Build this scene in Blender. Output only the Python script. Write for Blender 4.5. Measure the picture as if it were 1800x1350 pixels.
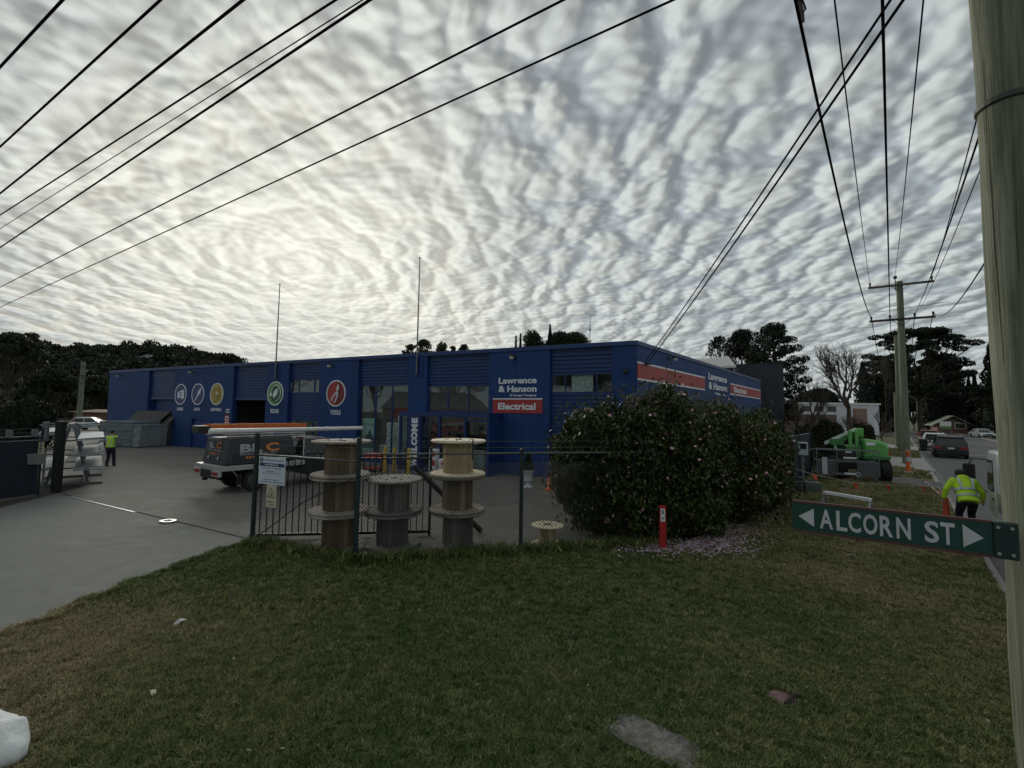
import bpy, bmesh, math, random
import numpy as np
from mathutils import Vector, Matrix, Euler
R = math.radians
random.seed(7); rng = np.random.default_rng(7)
scene = bpy.context.scene
for o in list(bpy.data.objects): bpy.data.objects.remove(o, do_unlink=True)
COL = scene.collection

# ---------------------------------------------------------------- camera
CAM_H = 2.9; FPX = 780.0; PITCH = R(3.65); ROLL = R(0.863)
cd = bpy.data.cameras.new('camera'); cam = bpy.data.objects.new('camera', cd); COL.objects.link(cam)
cd.sensor_width = 36.0; cd.lens = FPX/1800*36.0; cd.clip_start = 0.05; cd.clip_end = 5000
_f = Vector((0, math.cos(PITCH), math.sin(PITCH))); _r = Vector((1, 0, 0)); _u = _r.cross(_f)
RT = _r*math.cos(ROLL)+_u*math.sin(ROLL); UP = _r*-math.sin(ROLL)+_u*math.cos(ROLL)
cam.matrix_world = Matrix(((RT.x, UP.x, -_f.x, 0), (RT.y, UP.y, -_f.y, 0), (RT.z, UP.z, -_f.z, CAM_H), (0, 0, 0, 1)))
scene.camera = cam
scene.render.resolution_x = 1024; scene.render.resolution_y = 768
CO = Vector((0, 0, CAM_H))
def ray(x, y):
    d = _f*FPX+RT*(x-900)+UP*(675-y); return d/d.y
def gp(x, y, z=0.0):                       # the point of the level plane z that a sight line meets
    d = ray(x, y); return CO+d*((z-CAM_H)/d.z)
def at(x, y, Y): return CO+ray(x, y)*Y      # the point at depth Y

# ---------------------------------------------------------------- node helpers
class NT:
    def __init__(s, tree): s.t = tree; s.n = tree.nodes; s.l = tree.links
    def node(s, typ, ins=None, **props):
        n = s.n.new(typ)
        for k, v in props.items(): setattr(n, k, v)
        for k, v in (ins or {}).items(): s.set(n.inputs[k], v)
        return n
    def set(s, sock, v):
        if isinstance(v, bpy.types.NodeSocket): s.l.new(v, sock)
        elif v is not None: sock.default_value = v
    def math(s, op, a, b=None, c=None, clamp=False):
        n = s.n.new('ShaderNodeMath'); n.operation = op; n.use_clamp = clamp
        for i, v in enumerate((a, b, c)):
            if v is not None: s.set(n.inputs[i], v)
        return n.outputs[0]
    def vmath(s, op, a, b=None):
        n = s.n.new('ShaderNodeVectorMath'); n.operation = op
        s.set(n.inputs[0], a)
        if b is not None: s.set(n.inputs['Scale'] if op == 'SCALE' else n.inputs[1], b)
        return n.outputs['Value'] if op in ('DOT_PRODUCT', 'LENGTH', 'DISTANCE') else n.outputs[0]
    def mix(s, f, a, b, mode='MIX'):
        n = s.n.new('ShaderNodeMix'); n.data_type = 'RGBA'; n.blend_type = mode
        s.set(n.inputs['Factor'], f)
        for i, v in ((6, a), (7, b)):
            if isinstance(v, (tuple, list)) and len(v) == 3: v = (*v, 1)
            s.set(n.inputs[i], v)
        return n.outputs[2]
    def ramp(s, f, stops, interp='LINEAR'):
        n = s.n.new('ShaderNodeValToRGB'); n.color_ramp.interpolation = interp
        e = n.color_ramp.elements
        while len(e) < len(stops): e.new(0.5)
        for k, (p, c) in zip(e, stops):
            k.position = p; k.color = (c, c, c, 1) if isinstance(c, (int, float)) else (*c, 1)
        s.set(n.inputs[0], f); return n.outputs[0]
    def smooth(s, v, a, b):
        n = s.n.new('ShaderNodeMapRange'); n.interpolation_type = 'SMOOTHSTEP'
        s.set(n.inputs['Value'], v); n.inputs['From Min'].default_value = a; n.inputs['From Max'].default_value = b
        return n.outputs[0]
    def noise(s, vec, scale, detail=3, rough=.5, out=0):
        n = s.node('ShaderNodeTexNoise', {'Scale': scale, 'Detail': detail, 'Roughness': rough})
        if vec is not None: s.l.new(vec, n.inputs['Vector'])
        return n.outputs[out]

# ---------------------------------------------------------------- world: high rippled cloud over a clear sky
SUN_DIR = ray(520, 470).normalized(); SUN_EL = math.asin(SUN_DIR.z); SUN_AZ = math.atan2(SUN_DIR.x, SUN_DIR.y)
w = bpy.data.worlds.new('World'); scene.world = w; w.use_nodes = True
W = NT(w.node_tree); W.n.clear()
wout = W.node('ShaderNodeOutputWorld'); bg = W.node('ShaderNodeBackground'); W.l.new(bg.outputs[0], wout.inputs[0])
sky = W.node('ShaderNodeTexSky'); sky.sky_type = 'NISHITA'; sky.sun_disc = False
sky.sun_elevation = SUN_EL; sky.sun_rotation = SUN_AZ; sky.air_density = 1.0; sky.dust_density = 1.5
dirv = W.node('ShaderNodeTexCoord').outputs['Generated']
sp = W.node('ShaderNodeSeparateXYZ', {0: dirv})
zc = W.math('ADD', W.math('MAXIMUM', sp.outputs[2], 0.0), 0.20)
P0 = W.node('ShaderNodeCombineXYZ', {0: W.math('DIVIDE', sp.outputs[0], zc), 1: W.math('DIVIDE', sp.outputs[1], zc)}).outputs[0]
SP2 = (SUN_DIR.x/(SUN_DIR.z+.20), SUN_DIR.y/(SUN_DIR.z+.20), 0.0)
tosun = W.vmath('NORMALIZE', W.vmath('SUBTRACT', SP2, P0))
broad = W.noise(P0, 1.0, 3, .5)
def cloudlets(P):
    """height of the cloud sheet: rows of rounded cloudlets, longer along the rows than across"""
    w1 = W.vmath('SCALE', W.vmath('SUBTRACT', W.noise(P, 2.8, 2, .5, 1), (.5, .5, .5)), 0.17)
    P = W.vmath('ADD', P, w1)
    w2 = W.vmath('SCALE', W.vmath('SUBTRACT', W.noise(P, 15.0, 2, .5, 1), (.5, .5, .5)), 0.022)
    Pw = W.vmath('ADD', P, w2)
    mp = W.node('ShaderNodeMapping', {'Vector': Pw, 'Rotation': (0, 0, R(8)), 'Scale': (1.0, .62, 1)}).outputs[0]
    v1 = W.node('ShaderNodeTexVoronoi', {'Vector': mp, 'Scale': 10.0, 'Randomness': .82, 'Smoothness': .22}, feature='SMOOTH_F1', voronoi_dimensions='2D').outputs['Distance']
    v2 = W.node('ShaderNodeTexVoronoi', {'Vector': Pw, 'Scale': 25.0, 'Randomness': .9, 'Smoothness': .4}, feature='SMOOTH_F1', voronoi_dimensions='2D').outputs['Distance']
    f = W.noise(Pw, 38, 4, .6)
    h = W.math('SUBTRACT', 1.0, W.math('MULTIPLY', v1, 1.35))
    h = W.math('ADD', h, W.math('MULTIPLY', W.math('SUBTRACT', .4, v2), .40))
    return W.math('ADD', h, W.math('MULTIPLY', W.math('SUBTRACT', f, .5), .16))
hA = cloudlets(P0)
hB = cloudlets(W.vmath('ADD', P0, W.vmath('SCALE', tosun, .024)))
slope = W.math('SUBTRACT', hA, hB)                              # > 0 where the sheet falls away towards the sun: lit flank
sd = W.math('MAXIMUM', W.vmath('DOT_PRODUCT', dirv, tuple(SUN_DIR)), 0.0)
glow = W.math('POWER', sd, 7.0); core = W.math('POWER', sd, 45.0)
thin = W.smooth(W.math('SUBTRACT', 1.0, hA), .40, .80)          # seams between cloudlets
body = W.mix(glow, (.395, .428, .42), (.60, .605, .54))
body = W.mix(W.math('MULTIPLY', W.smooth(broad, .40, .68), .45), body, (.30, .33, .335))
clear = W.mix(.55, W.vmath('SCALE', sky.outputs[0], 0.06), (.265, .295, .322))
seam = W.mix(W.smooth(glow, .30, .95), clear, (.66, .65, .57))
lit = W.mix(W.math('MULTIPLY', thin, .62), body, seam)
k = W.math('ADD', 1.0, W.math('MULTIPLY', slope, 1.0))
k = W.math('MINIMUM', W.math('MAXIMUM', k, .68), 1.36)
lit = W.vmath('SCALE', lit, k)
lit = W.mix(W.math('MULTIPLY', core, .30), lit, (1.0, .97, .86))
hor = W.smooth(sp.outputs[2], .0, .20)
lit = W.mix(hor, W.mix(.55, lit, (.37, .40, .415)), lit)
W.l.new(lit, bg.inputs[0]); bg.inputs[1].default_value = 1.0

# ---------------------------------------------------------------- the veiled sun
sl = bpy.data.lights.new('sun', 'SUN'); so = bpy.data.objects.new('sun', sl); COL.objects.link(so)
sl.energy = 1.3; sl.angle = R(24); sl.color = (1.0, .95, .84)
so.rotation_euler = (-SUN_DIR).to_track_quat('-Z', 'Y').to_euler(); so.location = (-12, 25, 30)
vs = scene.view_settings
vs.view_transform = 'Standard'; vs.look = 'None'; vs.exposure = 0.25; vs.gamma = 1.0; vs.use_curve_mapping = False
scene.render.engine = 'CYCLES'

# ---------------------------------------------------------------- materials
MATS = {}
def mat(name, col, rough=.6, metal=0.0, var=.12, scale=6.0, bump=0.0, bscale=None, col2=None, spec=.5, coat=0.0, coords='Object', stretch=None, detail=5):
    if name in MATS: return MATS[name]
    m = bpy.data.materials.new(name); m.use_nodes = True; t = NT(m.node_tree); b = t.n['Principled BSDF']
    tc = t.node('ShaderNodeTexCoord').outputs[coords]
    if stretch: tc = t.node('ShaderNodeMapping', {'Vector': tc, 'Scale': stretch}).outputs[0]
    nz = t.noise(tc, scale, detail, .6)
    lo = tuple(max(0, c*(1-var)) for c in col); hi = col2 or tuple(min(1, c*(1+var)) for c in col)
    c = t.mix(t.smooth(nz, .3, .7), lo, hi)
    t.l.new(c, b.inputs['Base Color'])
    b.inputs['Roughness'].default_value = rough; b.inputs['Metallic'].default_value = metal
    b.inputs['Specular IOR Level'].default_value = spec; b.inputs['Coat Weight'].default_value = coat
    if rough > .12:
        t.l.new(t.math('ADD', rough-.06, t.math('MULTIPLY', nz, .12)), b.inputs['Roughness'])
    if bump:
        bn = t.node('ShaderNodeBump', {'Strength': bump, 'Distance': .02, 'Height': t.noise(tc, bscale or scale*4, 4, .6)})
        t.l.new(bn.outputs[0], b.inputs['Normal'])
    MATS[name] = m; return m

def blockwork(name, col):
    m = bpy.data.materials.new(name); m.use_nodes = True; t = NT(m.node_tree); b = t.n['Principled BSDF']
    tc = t.node('ShaderNodeTexCoord').outputs['Object']; s = t.node('ShaderNodeSeparateXYZ', {0: tc})
    v = t.node('ShaderNodeCombineXYZ', {0: s.outputs[0], 1: s.outputs[2]}).outputs[0]
    br = t.node('ShaderNodeTexBrick', {'Vector': v, 'Scale': 1.0, 'Mortar Size': .008, 'Mortar Smooth': .6, 'Brick Width': .4, 'Row Height': .2, 'Bias': 0.0,
        'Color1': (.94, .94, .94, 1), 'Color2': (1.05, 1.05, 1.05, 1), 'Mortar': (.9, .9, .9, 1)})
    n1 = t.noise(tc, .5, 4, .6); n2 = t.noise(tc, 30, 3, .6)
    c = t.mix(t.smooth(n1, .3, .7), tuple(k*.86 for k in col), tuple(k*1.12 for k in col))
    streak = t.noise(t.node('ShaderNodeMapping', {'Vector': tc, 'Scale': (3, 3, .25)}).outputs[0], 1.5, 4, .6)
    c = t.mix(t.math('MULTIPLY', t.smooth(streak, .5, .8), .16), c, (.16, .19, .26))
    c = t.mix(1.0, c, br.outputs[0], 'MULTIPLY')
    t.l.new(c, b.inputs['Base Color']); b.inputs['Roughness'].default_value = .62; b.inputs['Specular IOR Level'].default_value = .35
    h = t.math('ADD', t.math('MULTIPLY', br.outputs[1], -.6), t.math('MULTIPLY', n2, .35))
    t.l.new(t.node('ShaderNodeBump', {'Strength': .55, 'Distance': .012, 'Height': h}).outputs[0], b.inputs['Normal'])
    MATS[name] = m; return m

def glass(name, tint=(.88, .94, .93), refl=1.0, clear=.95):
    m = bpy.data.materials.new(name); m.use_nodes = True; t = NT(m.node_tree); t.n.clear()
    out = t.node('ShaderNodeOutputMaterial')
    gl = t.node('ShaderNodeBsdfGlossy', {'Color': (.9, .95, .95, 1), 'Roughness': .015})
    tr = t.node('ShaderNodeBsdfTransparent', {'Color': (tint[0]*clear, tint[1]*clear, tint[2]*clear, 1)})
    fr = t.math('POWER', t.node('ShaderNodeLayerWeight', {'Blend': .5}).outputs['Facing'], 4.0)
    tc = t.node('ShaderNodeTexCoord').outputs['Object']
    bn = t.node('ShaderNodeBump', {'Strength': .03, 'Distance': .05, 'Height': t.noise(tc, 1.2, 2, .5)})
    t.l.new(bn.outputs[0], gl.inputs['Normal'])
    f = t.math('ADD', t.math('MULTIPLY', fr, .9*refl), .055*refl, clamp=True)
    mx = t.node('ShaderNodeMixShader', {0: f}); t.l.new(tr.outputs[0], mx.inputs[1]); t.l.new(gl.outputs[0], mx.inputs[2]); t.l.new(mx.outputs[0], out.inputs[0])
    MATS[name] = m; return m

def emis(name, col, s):
    m = bpy.data.materials.new(name); m.use_nodes = True; b = m.node_tree.nodes['Principled BSDF']
    b.inputs['Base Color'].default_value = (*col, 1); b.inputs['Emission Color'].default_value = (*col, 1); b.inputs['Emission Strength'].default_value = s
    MATS[name] = m; return m

def leafmat(name, c1, c2, rough=.5, trans=.15, scale=1.5, spec=.3):
    m = bpy.data.materials.new(name); m.use_nodes = True; t = NT(m.node_tree); b = t.n['Principled BSDF']
    g = t.node('ShaderNodeNewGeometry')
    n = t.noise(g.outputs['Position'], scale, 3, .6)
    r = t.node('ShaderNodeObjectInfo')
    f = t.math('ADD', t.math('MULTIPLY', n, .7), t.math('MULTIPLY', g.outputs['Random Per Island'], .45))
    c = t.mix(t.smooth(f, .3, .8), c1, c2); t.l.new(c, b.inputs['Base Color'])
    b.inputs['Roughness'].default_value = rough; b.inputs['Specular IOR Level'].default_value = spec
    if trans:
        out = [k for k in t.n if k.type == 'OUTPUT_MATERIAL'][0]
        tl = t.node('ShaderNodeBsdfTranslucent', {'Color': c}); mx = t.node('ShaderNodeMixShader', {0: trans})
        t.l.new(b.outputs[0], mx.inputs[1]); t.l.new(tl.outputs[0], mx.inputs[2]); t.l.new(mx.outputs[0], out.inputs[0])
    MATS[name] = m; return m

def lawn_colour(t, pos):
    """grass tint by place: greener and drier patches of the turf itself"""
    n1 = t.noise(pos, .55, 4, .6); n2 = t.noise(pos, 2.6, 4, .6); n3 = t.noise(pos, 14, 3, .6)
    s = t.node('ShaderNodeSeparateXYZ', {0: pos})
    dry = t.math('MULTIPLY', t.math('SUBTRACT', 1.0, t.smooth(s.outputs[0], -5.6, -1.6)), t.math('SUBTRACT', 1.0, t.smooth(s.outputs[1], 5.6, 8.2)))
    dry2 = t.math('MULTIPLY', t.smooth(s.outputs[0], 2.2, 5.5), .55)
    d = t.math('ADD', t.math('MULTIPLY', n1, .85), t.math('MULTIPLY', n2, .40))
    d = t.math('ADD', d, t.math('MULTIPLY', t.math('MAXIMUM', dry, dry2), .46))
    d = t.math('ADD', d, t.math('MULTIPLY', t.math('SUBTRACT', n3, .5), .25))
    c = t.mix(t.smooth(d, .50, .86), (.066, .118, .024), (.150, .164, .055))
    c = t.mix(t.smooth(d, .80, 1.08), c, (.34, .265, .155))
    return c, n2, n3
def lawnmat(name, ground):
    m = bpy.data.materials.new(name); m.use_nodes = True; t = NT(m.node_tree); b = t.n['Principled BSDF']
    g = t.node('ShaderNodeNewGeometry'); pos = g.outputs['Position']
    c, n2, n3 = lawn_colour(t, pos)
    if ground:
        c = t.mix(t.smooth(t.noise(pos, 45, 3, .7), .35, .65), t.mix(.6, c, (.030, .025, .015)), t.mix(.25, c, (.030, .025, .015)))
        bn = t.node('ShaderNodeBump', {'Strength': .8, 'Distance': .05, 'Height': t.math('ADD', n3, t.noise(pos, 60, 3, .7))})
        t.l.new(bn.outputs[0], b.inputs['Normal'])
    else:
        rnd = t.node('ShaderNodeObjectInfo').outputs['Random']
        c = t.mix(t.math('MULTIPLY', t.smooth(rnd, .50, 1.0), .60), c, (.34, .32, .16))
        c = t.mix(t.math('MULTIPLY', t.smooth(t.math('SUBTRACT', 1.0, rnd), .55, 1.0), .65), c, (.022, .052, .010))
    t.l.new(c, b.inputs['Base Color']); b.inputs['Roughness'].default_value = .55; b.inputs['Specular IOR Level'].default_value = .22
    MATS[name] = m; return m

def paving(name, c1, c2, grain, streak_dir=0.0, crack=True, bump=.35, tex='Position', tar=.0):
    m = bpy.data.materials.new(name); m.use_nodes = True; t = NT(m.node_tree); b = t.n['Principled BSDF']
    pos = t.node('ShaderNodeNewGeometry').outputs['Position']
    n1 = t.noise(pos, .35, 5, .6); n2 = t.noise(pos, 3.0, 5, .65); n3 = t.noise(pos, grain, 3, .7)
    mp2 = t.node('ShaderNodeMapping', {'Vector': pos, 'Rotation': (0, 0, streak_dir), 'Scale': (.25, 2.2, 1)}).outputs[0]
    n4 = t.noise(mp2, 1.0, 4, .6)
    f = t.math('ADD', t.math('MULTIPLY', n1, .5), t.math('MULTIPLY', n4, .5))
    c = t.mix(t.smooth(f, .32, .68), c1, c2)
    c = t.mix(t.math('MULTIPLY', t.smooth(n2, .55, .75), .35), c, tuple(k*.62 for k in c1))
    c = t.mix(t.math('MULTIPLY', t.smooth(n3, .35, .7), .35), c, tuple(min(1, k*1.5) for k in c2))
    h = n3
    if crack:
        vo = t.node('ShaderNodeTexVoronoi', {'Vector': t.vmath('ADD', pos, t.vmath('SCALE', t.noise(pos, 1.2, 3, .6, 1), .9)), 'Scale': .33}, feature='DISTANCE_TO_EDGE')
        cr = t.math('SUBTRACT', 1.0, t.smooth(vo.outputs[0], .002, .012))
        c = t.mix(t.math('MULTIPLY', cr, .32), c, tuple(k*.3 for k in c1))
    t.l.new(c, b.inputs['Base Color'])
    t.l.new(t.math('ADD', .62, t.math('MULTIPLY', n2, .3)), b.inputs['Roughness']); b.inputs['Specular IOR Level'].default_value = .35
    t.l.new(t.node('ShaderNodeBump', {'Strength': bump, 'Distance': .012, 'Height': h}).outputs[0], b.inputs['Normal'])
    MATS[name] = m; return m

def timber(name, c1, c2, dark=(.05, .04, .035), grainaxis='Z', scale=1.0):
    m = bpy.data.materials.new(name); m.use_nodes = True; t = NT(m.node_tree); b = t.n['Principled BSDF']
    tc = t.node('ShaderNodeTexCoord').outputs['Object']
    sc = (9*scale, 9*scale, .7*scale) if grainaxis == 'Z' else ((.7*scale, 9*scale, 9*scale) if grainaxis == 'X' else (9*scale, .7*scale, 9*scale))
    v = t.node('ShaderNodeMapping', {'Vector': tc, 'Scale': sc}).outputs[0]
    n1 = t.noise(v, 2.5, 6, .65); n2 = t.noise(tc, 1.6*scale, 4, .6)
    info = t.node('ShaderNodeObjectInfo').outputs['Random']
    c = t.mix(t.smooth(t.math('ADD', n1, t.math('MULTIPLY', t.math('SUBTRACT', info, .5), .55)), .32, .70), c1, c2)
    c = t.mix(t.math('MULTIPLY', t.smooth(n2, .52, .72), .55), c, dark)
    t.l.new(c, b.inputs['Base Color']); b.inputs['Roughness'].default_value = .8; b.inputs['Specular IOR Level'].default_value = .25
    t.l.new(t.node('ShaderNodeBump', {'Strength': .4, 'Distance': .01, 'Height': n1}).outputs[0], b.inputs['Normal'])
    MATS[name] = m; return m

BLUE = blockwork('painted_blockwork', (.006, .040, .158))
BLUEM = mat('blue_cladding', (.009, .041, .152), .45, 0, .10, 2.0)
BLUEF = mat('blue_frame', (.008, .032, .135), .4, 0, .08, 3.0)
BLUED = mat('blue_door', (.009, .040, .160), .5, 0, .10, 3.0)
WHITE = mat('white_paint', (.78, .79, .80), .5, 0, .05, 4.0)
SIGNW = mat('sign_white', (.72, .75, .80), .5, 0, .04, 3.0)
RED = mat('sign_red', (.36, .035, .038), .5, 0, .08, 2.0)
BLACK = mat('black_steel', (.010, .012, .014), .45, .2, .2, 8.0)
GPOST = mat('green_black_post', (.014, .026, .026), .5, .2, .25, 9.0)
GALV = mat('galvanised_steel', (.42, .44, .45), .42, .75, .14, 12.0)
GALVD = mat('dull_steel', (.16, .18, .19), .5, .6, .2, 9.0)
RUBBER = mat('tyre_rubber', (.014, .014, .015), .85, 0, .2, 20)
DARK = mat('dark_plastic', (.012, .012, .013), .55, 0, .15, 10)
CHROME = mat('bright_metal', (.6, .6, .6), .2, 1.0, .05, 5)
GLASS = glass('window_glass')
GLASSD = glass('dark_vehicle_glass', (.10, .12, .13), .8, .6)
# ---------------------------------------------------------------- mesh builders
class MB:
    def __init__(s): s.v = []; s.f = []
    def add(s, vs_, fs):
        o = len(s.v); s.v += [tuple(p) for p in vs_]; s.f += [tuple(i+o for i in f) for f in fs]; return s
    def box(s, x0, x1, y0, y1, z0, z1):
        return s.add([(x0, y0, z0), (x1, y0, z0), (x1, y1, z0), (x0, y1, z0), (x0, y0, z1), (x1, y0, z1), (x1, y1, z1), (x0, y1, z1)],
                     [(0, 3, 2, 1), (4, 5, 6, 7), (0, 1, 5, 4), (1, 2, 6, 5), (2, 3, 7, 6), (3, 0, 4, 7)])
    def hexa(s, p):      # eight corners: bottom four then top four, counter-clockwise
        return s.add(p, [(0, 3, 2, 1), (4, 5, 6, 7), (0, 1, 5, 4), (1, 2, 6, 5), (2, 3, 7, 6), (3, 0, 4, 7)])
    def beam(s, a, b, w, h, up=(0, 0, 1)):
        a = Vector(a); b = Vector(b); d = (b-a).normalized(); u = Vector(up)
        if abs(d.dot(u)) > .95: u = Vector((1, 0, 0))
        x = d.cross(u).normalized()*w/2; y = x.cross(d).normalized()*h/2
        return s.hexa([a-x-y, a+x-y, b+x-y, b-x-y, a-x+y, a+x+y, b+x+y, b-x+y])
    def tube(s, pts, r, n=8, caps=True):
        pts = [Vector(p) for p in pts]; k = len(pts); rs = r if isinstance(r, (list, tuple)) else [r]*k
        o = len(s.v); ref = None
        for i, p in enumerate(pts):
            d = (pts[min(i+1, k-1)]-pts[max(i-1, 0)]).normalized()
            if ref is None or abs(d.dot(ref)) > .98: ref = Vector((0, 0, 1)) if abs(d.z) < .9 else Vector((1, 0, 0))
            x = d.cross(ref).normalized(); y = x.cross(d).normalized(); ref = y
            for j in range(n):
                a = 2*math.pi*j/n; s.v.append(tuple(p+x*math.cos(a)*rs[i]+y*math.sin(a)*rs[i]))
        for i in range(k-1):
            for j in range(n):
                a = o+i*n+j; b = o+i*n+(j+1) % n; s.f.append((a, b, b+n, a+n))
        if caps: s.f.append(tuple(o+j for j in range(n))[::-1]); s.f.append(tuple(o+(k-1)*n+j for j in range(n)))
        return s
    def cyl(s, a, b, r0, r1=None, n=12, caps=True): return s.tube([a, b], [r0, r0 if r1 is None else r1], n, caps)
    def prism(s, poly, y0, y1):           # polygon in x,z extruded along y
        n = len(poly); vs_ = [(x, y0, z) for x, z in poly]+[(x, y1, z) for x, z in poly]
        fs = [tuple(range(n)), tuple(range(2*n-1, n-1, -1))]+[(i, i+n, (i+1) % n+n, (i+1) % n) for i in range(n)]
        return s.add(vs_, fs)
    def slab(s, poly, z0, z1):            # polygon in x,y extruded along z
        n = len(poly); vs_ = [(x, y, z0) for x, y in poly]+[(x, y, z1) for x, y in poly]
        fs = [tuple(range(n))[::-1], tuple(range(n, 2*n))]+[(i, (i+1) % n, (i+1) % n+n, i+n) for i in range(n)]
        return s.add(vs_, fs)
    def ring(s, cx, cz, ro, ri, y0, y1, n=40):
        o = len(s.v)
        for j in range(n):
            a = 2*math.pi*j/n; c, k = math.cos(a), math.sin(a)
            s.v += [(cx+c*ro, y0, cz+k*ro), (cx+c*ri, y0, cz+k*ri), (cx+c*ro, y1, cz+k*ro), (cx+c*ri, y1, cz+k*ri)]
        for j in range(n):
            a = o+4*j; b = o+4*((j+1) % n)
            s.f += [(a, a+1, b+1, b), (a+2, b+2, b+3, a+3), (a, b, b+2, a+2), (a+1, a+3, b+3, b+1)]
        return s
    def lathe(s, prof, n=20, c=(0, 0, 0), caps=True):
        o = len(s.v)
        for r, z in prof:
            for j in range(n):
                a = 2*math.pi*j/n; s.v.append((c[0]+r*math.cos(a), c[1]+r*math.sin(a), c[2]+z))
        for i in range(len(prof)-1):
            for j in range(n):
                a = o+i*n+j; b = o+i*n+(j+1) % n; s.f.append((a, b, b+n, a+n))
        if caps: s.f.append(tuple(o+j for j in range(n))[::-1]); s.f.append(tuple(o+(len(prof)-1)*n+j for j in range(n)))
        return s
    def ball(s, c, r, n=12, m=8, rot=None):
        o = len(s.v); rx, ry, rz = (r, r, r) if not isinstance(r, (tuple, list)) else r
        c = Vector(c)
        for i in range(m+1):
            t = math.pi*i/m
            for j in range(n):
                a = 2*math.pi*j/n; p = Vector((rx*math.sin(t)*math.cos(a), ry*math.sin(t)*math.sin(a), rz*math.cos(t)))
                if rot: p = rot @ p
                s.v.append(tuple(c+p))
        for i in range(m):
            for j in range(n):
                a = o+i*n+j; b = o+i*n+(j+1) % n; s.f.append((a, a+n, b+n, b))
        return s
    def loft(s, rings, n=14):              # rings: (centre, rx, ry, tilt about x)
        o = len(s.v)
        for c, rx, ry, tl in rings:
            c = Vector(c); M = Matrix.Rotation(tl, 3, 'X')
            for j in range(n):
                a = 2*math.pi*j/n; s.v.append(tuple(c+M @ Vector((rx*math.cos(a), ry*math.sin(a), 0))))
        for i in range(len(rings)-1):
            for j in range(n):
                a = o+i*n+j; b = o+i*n+(j+1) % n; s.f.append((a, b, b+n, a+n))
        s.f.append(tuple(o+j for j in range(n))[::-1]); s.f.append(tuple(o+(len(rings)-1)*n+j for j in range(n)))
        return s
    def build(s, name, m, parent=None, loc=None, rotz=None, smooth=None, bevel=0, seg=2, rot=None, kind=None):
        me = bpy.data.meshes.new(name); me.from_pydata(s.v, [], s.f); me.update()
        bm = bmesh.new(); bm.from_mesh(me); bmesh.ops.recalc_face_normals(bm, faces=bm.faces); bm.to_mesh(me); bm.free()
        me.materials.append(m)
        if smooth:
            me.polygons.foreach_set('use_smooth', [True]*len(me.polygons)); me.set_sharp_from_angle(angle=R(smooth))
        o = bpy.data.objects.new(name, me); COL.objects.link(o)
        if parent: o.parent = parent
        if loc is not None: o.location = loc
        if rotz is not None: o.rotation_euler = (0, 0, rotz)
        if rot is not None: o.rotation_euler = rot
        if bevel:
            b = o.modifiers.new('bevel', 'BEVEL'); b.width = bevel; b.segments = seg; b.limit_method = 'ANGLE'; b.angle_limit = R(40)
        if kind: o['kind'] = kind
        return o
def Bx(*a): return MB().box(*a)
def tag(o, label=None, cat=None, group=None, kind=None):
    for k, v in (('label', label), ('category', cat), ('group', group), ('kind', kind)):
        if v: o[k] = v
    return o
def thing(name, label, cat, loc=(0, 0, 0), rotz=0.0, group=None):
    o = bpy.data.objects.new(name, None); COL.objects.link(o); o.location = loc; o.rotation_euler = (0, 0, rotz)
    o.empty_display_size = .2
    return tag(o, label, cat, group)
def dup(root, loc, rotz, label, scale=None):
    r = root.copy(); COL.objects.link(r); r.location = loc; r.rotation_euler = (0, 0, rotz); r['label'] = label
    if scale: r.scale = (scale,)*3
    for ch in list(root.children):
        c = ch.copy(); COL.objects.link(c); c.parent = r
        for g in list(ch.children):
            d = g.copy(); COL.objects.link(d); d.parent = c
    return r
def sheet(name, poly, z, m, kind='structure'):
    me = bpy.data.meshes.new(name); me.from_pydata([(x, y, z) for x, y in poly], [], [tuple(range(len(poly)))]); me.update()
    bm = bmesh.new(); bm.from_mesh(me); bmesh.ops.triangulate(bm, faces=bm.faces); bmesh.ops.recalc_face_normals(bm, faces=bm.faces)
    if bm.faces and sum(f.normal.z for f in bm.faces) < 0: bmesh.ops.reverse_faces(bm, faces=bm.faces)
    bm.to_mesh(me); bm.free(); me.materials.append(m)
    o = bpy.data.objects.new(name, me); COL.objects.link(o); o['kind'] = kind; return o
def mesh_np(name, V, F, m, parent=None, kind=None, smooth=False):
    V = np.asarray(V, np.float32).reshape(-1, 3); F = np.asarray(F, np.int32); k = F.shape[1]
    me = bpy.data.meshes.new(name); me.vertices.add(len(V)); me.vertices.foreach_set('co', V.ravel())
    me.loops.add(F.size); me.loops.foreach_set('vertex_index', F.ravel()); me.polygons.add(len(F))
    me.polygons.foreach_set('loop_start', np.arange(0, F.size, k, dtype=np.int32)); me.polygons.foreach_set('loop_total', np.full(len(F), k, np.int32))
    me.update(calc_edges=True); me.materials.append(m)
    if smooth: me.polygons.foreach_set('use_smooth', [True]*len(F))
    o = bpy.data.objects.new(name, me); COL.objects.link(o)
    if parent: o.parent = parent
    if kind: o['kind'] = kind
    return o
def text_raw(s, bold=0.0, spacing=1.0):
    cu = bpy.data.curves.new('t', 'FONT'); cu.body = s; cu.size = 1; cu.offset = bold; cu.extrude = .012; cu.resolution_u = 3; cu.space_character = spacing
    o = bpy.data.objects.new('t', cu); COL.objects.link(o); bpy.context.view_layer.update()
    me = bpy.data.meshes.new_from_object(o.evaluated_get(bpy.context.evaluated_depsgraph_get()))
    V = [tuple(v.co) for v in me.vertices]; F = [tuple(p.vertices) for p in me.polygons]
    bpy.data.objects.remove(o, do_unlink=True); bpy.data.curves.remove(cu); bpy.data.meshes.remove(me)
    return V, F
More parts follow.
